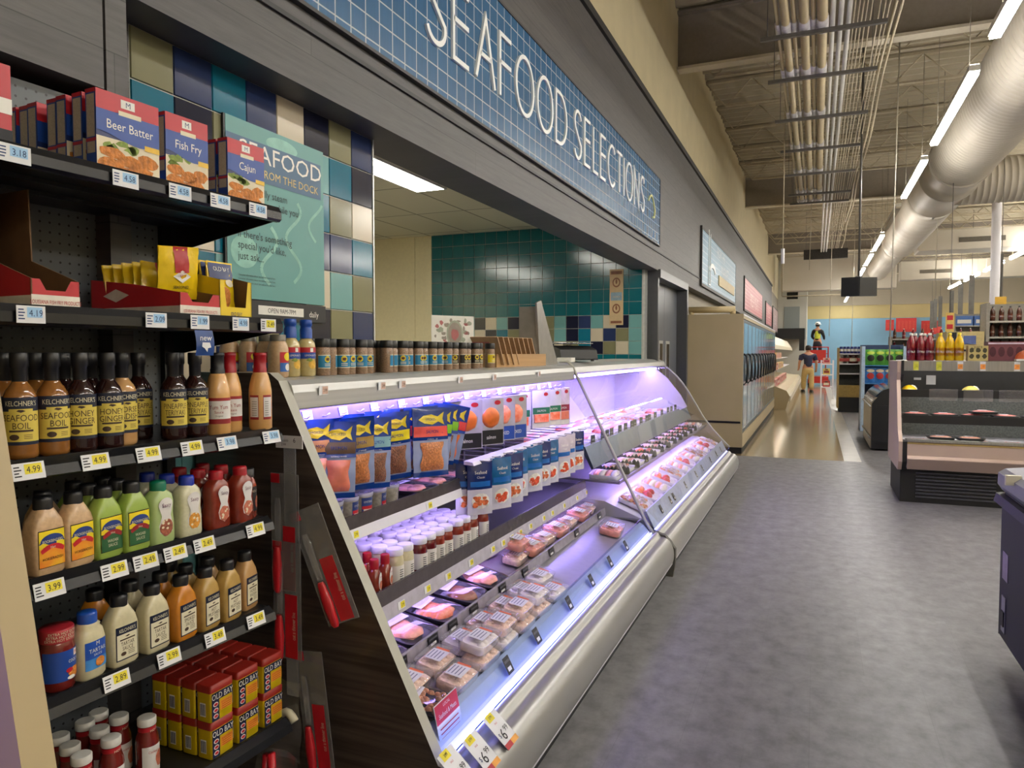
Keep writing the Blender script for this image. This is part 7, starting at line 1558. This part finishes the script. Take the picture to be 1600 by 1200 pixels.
# grocery shelves behind the meat case
def gshelf(label, x0, x1, y, ztop, zs, side, y2=0.45):
    t = thing('grocery_shelf', label, 'shelving', ((x0+x1)/2, y, 0)); q = (-(x0+x1)/2, -y, 0)
    MB().box(x0, x0+0.04, y, y+y2, 0, ztop).box(x1-0.04, x1, y, y+y2, 0, ztop).build('side_panel', side, t, loc=q); MB().box(x0, x1, y+y2-0.03, y+y2, 0, ztop).build('back_panel', side, t, loc=q)
    for z in zs: MB().box(x0+0.04, x1-0.04, y+0.02, y+y2-0.03, z, z+0.025).build('shelf', m_brush, t, loc=q)
    return t
gshelf('tall grey shelf of brown bottles above the dark cola bottles', 2.20, 3.2, 12.0, 2.2, (1.45, 1.70, 1.92), M('shelf_grey_side', '#8e887c', 0.5))
t = thing('end_cabinet', 'beige cabinet with a dark opening behind the yellow drink bottles', 'cabinet', (1.95, 12.6, 0)); oc = (-1.95, -12.6, 0)
MB().box(1.72, 2.18, 12.0, 13.0, 0, 1.80).build('body', M('cabinet_beige', '#c2af79', 0.5), t, loc=oc); MB().box(1.74, 1.84, 11.985, 12.0, 1.45, 1.79).build('opening', m_kick, t, loc=oc); MB().box(1.93, 2.08, 11.985, 12.0, 1.62, 1.74).build('blue_sign', M('cab_blue', '#55659a', 0.5), t, loc=oc); MB().box(1.88, 2.02, 11.988, 12.0, 1.52, 1.545).build('black_line', m_kick, t, loc=oc)
kbt = Kind(soda(M('root_brown', '#4a2415', 0.15, var=0.15, coat=0.3), m_capk, M('label_rust', '#86402a', 0.4)))
for tier, z in enumerate((1.475, 1.725, 1.945)):
    for i in range(8):
        r = kbt.put(f"brown bottle on the {['lower', 'middle', 'top'][tier]} level of the tall grey shelf, {ORD[i]} from the beige cabinet", 'drink bottle', (2.30+0.105*i, 12.14, z), R(-90), 'brown bottles on the tall grey shelf'); r.scale = (0.75, 0.75, 0.75)
gshelf('long shelf of red drinks in front of the blue wall', 1.5, 3.4, 18.0, 1.85, (1.25, 1.5, 1.78), M('shelf_grey_side', '#8e887c', 0.5))
for tier, z in enumerate((1.275, 1.525, 1.805)):
    for i in range(10):
        k = (ks1, ks1, kbt)[(i*7+tier) % 3]
        r = k.put(f"{['lower', 'middle', 'top'][tier]} level bottle of the long red drinks shelf, {ORD[i]} from its aisle end", 'drink bottle', (1.60+0.18*i, 18.15, z), R(-90), 'drink bottles on the long shelf'); r.scale = (0.8, 0.8, 0.8)
gshelf('far run of blue paper goods on high shelves', 3.4, 6.5, 22.6, 2.55, (1.3, 1.75, 2.2), M('shelf_grey_side', '#8e887c', 0.5))
mb = MB().box(-0.12, 0.12, -0.2, 0.2, 0, 0.26, 0); mb.patch(-0.16, 0.16, 0.06, 0.16, front(0.1208), 1, 1); kpb = Kind(mb.build('paper_pack', [M('paper_blue', '#4a6fae', 0.45, var=0.1), m_cwht]))
for tier, z in enumerate((1.775, 2.225)):
    for i in range(7): kpb.put(f"blue paper pack on the {['middle', 'top'][tier]} level of the far high shelves, {ORD[i]} from the aisle", 'paper pack', (3.65+0.43*i, 22.78, z), R(-90), 'blue paper packs')
t = thing('round_column', 'white round steel column rising to the ceiling among the grocery shelves', 'column', (4.25, 22.3, 0)); MB().lathe([(0.11, 0), (0.11, 5.4)], 24).build('shaft', m_inwhite, t); MB().lathe([(0.07, 5.4), (0.07, 6.45)], 16).build('upper_stub', m_strut, t)
# aisle blades
m_blade = M('blade_grey', '#57544e', 0.5, var=0.3, scale=6)
for i, (x, y) in enumerate(((4.6, 23.6), (4.98, 29.7), (5.2, 33.2), (5.4, 36.6), (5.45, 40.1), (5.5, 42.0), (5.55, 43.6))):
    t = thing('aisle_sign', ORD[i] + ' narrow grey aisle blade hanging in the row past the white column', 'aisle sign', (x, y, 2.75), 0, 'grey aisle blades')
    MB().box(-0.08, 0.08, -0.03, 0.03, 0, 1.45).build('blade', m_blade, t); MB().tube([(0, 0, 1.45), (0, 0, 3.79)], 0.008, 5).build('hanger', m_strut, t)
t = thing('shelf_banner', 'yellow orange vertical banner beside the white column', 'banner', (3.15, 16.0, 2.08)); MB().box(-0.09, 0.09, -0.01, 0.01, 0, 0.46).build('banner', M('banner_yellow', '#d6a73a', 0.5, var=0.12, scale=8), t); MB().tube([(0, 0, 0.46), (0, 0, 4.45)], 0.006, 5).build('hanger', m_strut, t)
t = thing('shelf_banner', 'small yellow and red vertical banner above the yellow drink bottles', 'banner', (2.34, 16.0, 1.90)); MB().box(-0.07, 0.07, -0.01, 0.01, 0, 0.36).build('banner', M('banner_straw', '#d3b25c', 0.5, var=0.1), t); MB().box(-0.05, 0.05, -0.014, -0.01, 0.05, 0.14).build('red_print', m_cred, t); MB().box(-0.05, 0.05, -0.014, -0.01, 0.22, 0.31).build('red_print', m_cred, t); MB().tube([(0, 0, 0.36), (0, 0, 2.81)], 0.006, 5).build('hanger', m_strut, t)
for i, (x0, x1, z0, z1) in enumerate(((3.45, 3.85, 2.70, 3.28), (3.95, 4.92, 2.62, 3.36), (5.15, 6.1, 2.48, 3.2))):
    mb = MB().box(x0, x1, 44.2, 44.24, z0, z1, 0)
    for q in range(5): mb.box(x0+(x1-x0)*(.1+.18*q), x0+(x1-x0)*(.2+.18*q), 44.19, 44.2, z0+0.15, z1-0.15, 1)
    tag(mb.build('wall_sign', [M('sign_red', '#c8302f', 0.5), M('sign_violet', '#8a4a86' if i == 1 else '#d04a3c', 0.5)]), ['small plain red sign on the blue back wall', 'large red sign with violet stripes on the blue back wall', 'red sign at the shelf end of the blue back wall'][i], 'sign', 'red signs on the blue wall')

# screens and cables hanging over the aisle
t = thing('ceiling_screen', 'pair of black screens hanging from a pole over the aisle', 'screen', (0.62, 13.1, 2.42))
MB().box(-0.26, 0.02, -0.03, 0.05, 0, 0.31).build('screen', M('screen_black', '#191a1c', 0.3), t, rot=(0, 0, R(-8))); MB().box(-0.01, 0.27, -0.03, 0.05, 0, 0.30).build('screen', M('screen_black', '#191a1c', 0.3), t, rot=(0, 0, R(14)))
MB().tube([(0, 0.05, 0.2), (0, 0.05, 4.0)], 0.018, 8).box(-0.05, 0.05, 0.02, 0.10, 0.15, 0.33).build('pole', m_strut, t)
t = thing('hanging_pipe', 'thin pale pipe bracket hanging from the ceiling next to the screens', 'pipe', (-0.55, 13.1, 2.45)); MB().tube([(0, 0, 0), (0.9, 0, 0)], 0.012, 6).tube([(0, 0, 0), (0, 0, 4.0)], 0.010, 6).build('pipe', m_cond, t); MB().lathe([(0.03, 0.55), (0.03, 0.8)], 12).build('sleeve', m_inwhite, t)
for i, (x, y, z) in enumerate(((0.95, 11.5, 0.1), (0.35, 24.0, 2.0), (1.05, 26.0, 1.5), (2.6, 20.0, 3.2), (-0.2, 20.0, 3.6), (4.1, 17.0, 2.75))):
    tag(MB().tube([(x, y, z if z > 0.5 else 1.0), (x+0.05, y, 6.45)], 0.010, 6).build('drop_cable', M('cable_pale', '#b9b2a0', 0.5)), ORD[i] + ' pale cable dropping from the ceiling, counted outward from the meat case', 'cable', 'pale drop cables')
# rectangular ducts and bulkheads across the far ceiling
m_box = M('duct_box_paint', '#c9c2b4', 0.5, var=0.03, scale=1)
t = thing('rectangular_duct', 'big pale rectangular duct crossing over the aisle where the round duct ends', 'air duct', (0.84, 37.45, 4.43)); MB().box(-2.46, 2.46, -0.35, 0.35, 0, 1.77).build('duct_body', m_box, t, bevel=0.05)
for x in (-1.8, 1.8): MB().tube([(x, 0, 1.76), (x, 0, 2.11)], 0.008, 6).build('hanger_rod', m_strut, t)
tag(MB().box(3.12, 13.8, 28.0, 29.2, 4.92, 5.6).build('rectangular_duct', m_box, bevel=0.03), 'pale rectangular duct running across behind the white column', 'air duct')
tag(MB().box(3.6, 13.8, 38.8, 39.6, 4.92, 5.8).build('rectangular_duct', m_box, bevel=0.03), 'farther pale rectangular duct running across before the back wall', 'air duct')
for i, (x, y, z) in enumerate(((4.3, 27.99, 5.15), (7.2, 27.99, 5.15), (4.4, 38.79, 5.2))):
    tag(MB().box(x, x+1.3, y-0.02, y, z, z+0.16).build('duct_vent', M('vent_dark', '#5d574c', 0.5, var=0.2, scale=40)), ['dark slot vent on the nearer cross duct beside the round duct', 'dark slot vent on the nearer cross duct past the white column', 'dark slot vent on the farther cross duct'][i], 'vent', 'slot vents')
t = thing('black_grille', 'black grille where the ceiling pipes end', 'grille', (0.25, 27.75, 4.78)); MB().box(-0.72, 0.70, -0.05, 0.05, 0, 0.34).build('grille', M('grille_dark', '#2c2926', 0.6, var=0.4, scale=30), t)
for x in (-0.65, 0.65): MB().tube([(x, 0, 0.34), (x, 0, 1.75)], 0.006, 5).build('rod', m_strut, t)

# ================================================================== PEOPLE (far down the aisle)
def skin_mesh(name, verts, edges, mat, parent=None, sub=2):
    bm = bmesh.new(); lay = bm.verts.layers.skin.verify(); vs = []
    for i, (p, r) in enumerate(verts):
        v = bm.verts.new(p); s = v[lay]; s.radius = (r, r) if not isinstance(r, tuple) else r
        if i == 0: s.use_root = True
        vs.append(v)
    for a, b in edges: bm.edges.new((vs[a], vs[b]))
    me = bpy.data.meshes.new(name); bm.to_mesh(me); bm.free(); me.materials.append(mat)
    o = bpy.data.objects.new(name, me); COL.objects.link(o)
    m = o.modifiers.new('skin', 'SKIN'); m.use_smooth_shade = True; m = o.modifiers.new('sub', 'SUBSURF'); m.levels = sub; m.render_levels = sub
    if parent: o.parent = parent
    return o
m_skin = M('skin', '#b8876a', 0.5, var=0.05)
def person(label, loc, rotz, shirt, trousers, hair, shoes, pose='walk', h=1.0, hat=None, vest=None):
    t = thing('person', label, 'person', loc, rotz)
    # facing +x; y is the person's own left
    lean = 0.0
    arms = {'walk': (((0.02, 0.25, 1.12), (0.14, 0.24, 0.90), (0.22, 0.23, 0.86)), ((0.00, -0.25, 1.12), (0.10, -0.27, 0.88), (0.14, -0.27, 0.80))),
            'rail': (((0.05, 0.26, 1.14), (0.26, 0.22, 1.02), (0.36, 0.2, 1.02)), ((0.05, -0.26, 1.14), (0.26, -0.22, 1.02), (0.36, -0.2, 1.02)))}[pose]
    V = [((0, 0, 0.94), (0.15, 0.11)), ((0, 0, 1.12), (0.14, 0.10)), ((0, 0, 1.32), (0.16, 0.11)), ((0, 0, 1.45), (0.11, 0.08)), ((0.01, 0, 1.52), 0.055), ((0.03, 0, 1.60), (0.07, 0.08)), ((0.03, 0, 1.69), (0.075, 0.09)), ((0.02, 0, 1.745), (0.05, 0.06))]
    E = [(i, i+1) for i in range(7)]
    for s, arm in ((1, arms[0]), (-1, arms[1])):
        b = len(V); V += [((0, 0.18*s, 1.40), 0.065)] + [(arm[0], 0.045), (arm[1], 0.032), (arm[2], (0.035, 0.02))]; E += [(3, b), (b, b+1), (b+1, b+2), (b+2, b+3)]
        e = arm[2]; n0 = len(V)
        for f in range(5):
            V.append(((e[0]+0.07-0.012*abs(f-2)-(0.03 if f == 0 else 0), e[1]+s*(0.028-0.014*f), e[2]-0.05+0.008*abs(f-2)), 0.009)); E.append((b+3, n0+f))
    feet = ((0.10, 0.10), (-0.08, -0.10)) if pose == 'walk' else ((0.0, 0.12), (0.0, -0.12))
    legs = []
    for (dx, sy) in feet:
        b = len(V); V += [((0, sy*0.95, 0.88), 0.09), ((dx*.6+0.02, sy, 0.50), 0.06), ((dx, sy, 0.10), 0.042), ((dx+0.13, sy*1.1, 0.045), (0.035, 0.03))]; E += [(0, b), (b, b+1), (b+1, b+2), (b+2, b+3)]; legs.append((dx, sy))
    sc = 1.0
    skin_mesh('body', V, E, m_skin, t)
    def up(p): return p
    SV = [((0, 0, 0.92), (0.175, 0.135)), ((0, 0, 1.12), (0.165, 0.125)), ((0, 0, 1.32), (0.185, 0.135)), ((0, 0, 1.43), (0.14, 0.105)), ((0, 0, 1.475), (0.08, 0.075))]; SE = [(0, 1), (1, 2), (2, 3), (3, 4)]
    for s, arm in ((1, arms[0]), (-1, arms[1])):
        b = len(SV); a0 = Vector((0, 0.18*s, 1.40)); a1 = Vector(arm[0]); long = pose == 'rail'
        SV += [(tuple(a0), 0.085)] + ([(tuple(a1), 0.065), (arm[1], 0.05)] if long else [(tuple(a0.lerp(a1, 0.75)), 0.072)])
        SE += [(3, b), (b, b+1)] + ([(b+1, b+2)] if long else [])
    skin_mesh('shirt', SV, SE, shirt, t)
    TV = [((0, 0, 0.97), (0.165, 0.13)), ((0, 0, 0.86), (0.17, 0.14))]; TE = [(0, 1)]
    for dx, sy in legs:
        b = len(TV); TV += [((0, sy*0.9, 0.76), 0.105), ((dx*.6+0.02, sy, 0.50), 0.085), ((dx, sy, 0.12), 0.072)]; TE += [(1, b), (b, b+1), (b+1, b+2)]
    skin_mesh('trousers', TV, TE, trousers, t)
    for dx, sy in legs: MB().loft([(0, 0.14, 0.05, 3), (0.04, 0.14, 0.052, 3), (0.09, 0.08, 0.045, 2.4), (0.10, 0.06, 0.04, 2)], 20, T=Matrix.Translation((dx+0.05, sy*1.04, 0))).build('shoe', shoes, t)
    head = Matrix.Translation((0.02, 0, 1.60))
    MB().loft([(-0.02, 0.07, 0.085, 2), (0.05, 0.10, 0.09, 2), (0.11, 0.105, 0.088, 2), (0.155, 0.07, 0.06, 2), (0.17, 0.02, 0.02, 2)], 24, T=Matrix.Translation((-0.008, 0, 1.61))).build('hair', hair, t)
    # face: nose, eyes, mouth, ears
    mb = MB(); lump(mb, 0, 0, 0, 0.012, 0.012, 0.022, 0, 8, 3, 0, T=Matrix.Translation((0.115, 0, 1.645)) @ Matrix.Rotation(PI/2, 4, 'Y'))
    for s in (-1, 1): lump(mb, 0, 0, 0, 0.02, 0.010, 0.012, 0, 8, 3, 0, T=Matrix.Translation((0.03, s*0.085, 1.65)) @ Matrix.Rotation(-s*PI/2, 4, 'X'))
    mb.build('face_features', m_skin, t); mb = MB()
    for s in (-1, 1): lump(mb, 0, 0, 0, 0.006, 0.01, 0.004, 0, 8, 3, 0, T=Matrix.Translation((0.112, s*0.032, 1.668)) @ Matrix.Rotation(PI/2, 4, 'Y'))
    lump(mb, 0, 0, 0, 0.005, 0.022, 0.003, 0, 8, 3, 0, T=Matrix.Translation((0.108, 0, 1.605)) @ Matrix.Rotation(PI/2, 4, 'Y')); mb.build('eyes_and_mouth', m_brown, t)
    if hat: MB().lathe([(0.155, 0), (0.15, 0.012), (0.118, 0.016), (0.112, 0.06), (0.08, 0.105), (0.03, 0.122), (0.0, 0.124)], 24, c=(0.02, 0, 1.69), cap=False).build('hard_hat', hat, t)
    if vest: skin_mesh('vest', [((0, 0, 0.95), (0.185, 0.145)), ((0, 0, 1.14), (0.175, 0.135)), ((0, 0, 1.34), (0.195, 0.145)), ((0, 0, 1.43), (0.12, 0.11))], [(0, 1), (1, 2), (2, 3)], vest, t)
    return t
person('man in a navy shirt and khaki trousers standing in the aisle with his back turned', (-0.28, 29.5, 0), R(105), M('navy_shirt', '#1d2340', 0.7, var=0.1), M('khaki_cloth', '#b39a63', 0.7, var=0.08), M('dark_hair', '#1c1512', 0.6), M('black_shoe', '#17130f', 0.4)).scale = (1.2, 1.22, 1.0)
LZ = 1.10
person('worker in a white hard hat and lime vest standing on the red lift platform', (0.04, 36.0, LZ), R(75), M('black_jacket', '#17181b', 0.7), M('dark_denim', '#20242f', 0.7), M('dark_hair', '#1c1512', 0.6), M('black_shoe', '#17130f', 0.4), 'rail', hat=M('hat_white', '#e3e3df', 0.35), vest=M('lime_vest', '#b7c437', 0.6, var=0.15, scale=12))
t = thing('scissor_lift', 'red scissor lift with guard rails standing at the end of the aisle', 'lift', (0.10, 36.0, 0)); m_lift = M('lift_red', '#b8261e', 0.4, var=0.06)
MB().box(-0.42, 0.42, -0.9, 0.9, 0.14, 0.42).build('chassis', m_lift, t); MB().box(-0.42, 0.42, -0.9, 0.9, 1.04, 1.10).build('platform', m_lift, t)
mb = MB()
for y in (-0.45, 0.45):
    for k in range(2): mb.tube([(-0.3, y-0.4, 0.42+0.31*k), (-0.3, y+0.4, 0.73+0.31*k)], 0.025, 6).tube([(0.3, y+0.4, 0.42+0.31*k), (0.3, y-0.4, 0.73+0.31*k)], 0.025, 6)
mb.build('scissor_arm', m_lift, t); mb = MB()
for z in (1.45, 1.75): mb.tube([(-0.4, -0.88, z), (0.4, -0.88, z), (0.4, 0.88, z), (-0.4, 0.88, z)], 0.02, 6, closed=True)
for x in (-0.4, 0.4):
    for y in (-0.88, 0, 0.88): mb.tube([(x, y, 1.10), (x, y, 1.75)], 0.018, 6)
mb.build('guard_rail', m_lift, t); MB().box(-0.36, 0.3, -0.905, -0.89, 1.15, 1.62).build('toe_board', m_lift, t)
for x in (-0.4, 0.4):
    for y in (-0.65, 0.65): MB().lathe([(0.13, -0.04), (0.15, -0.02), (0.15, 0.02), (0.13, 0.04)], 18, T=Matrix.Translation((x, y, 0.15)) @ Matrix.Rotation(PI/2, 4, 'Y')).build('wheel', m_kick, t)
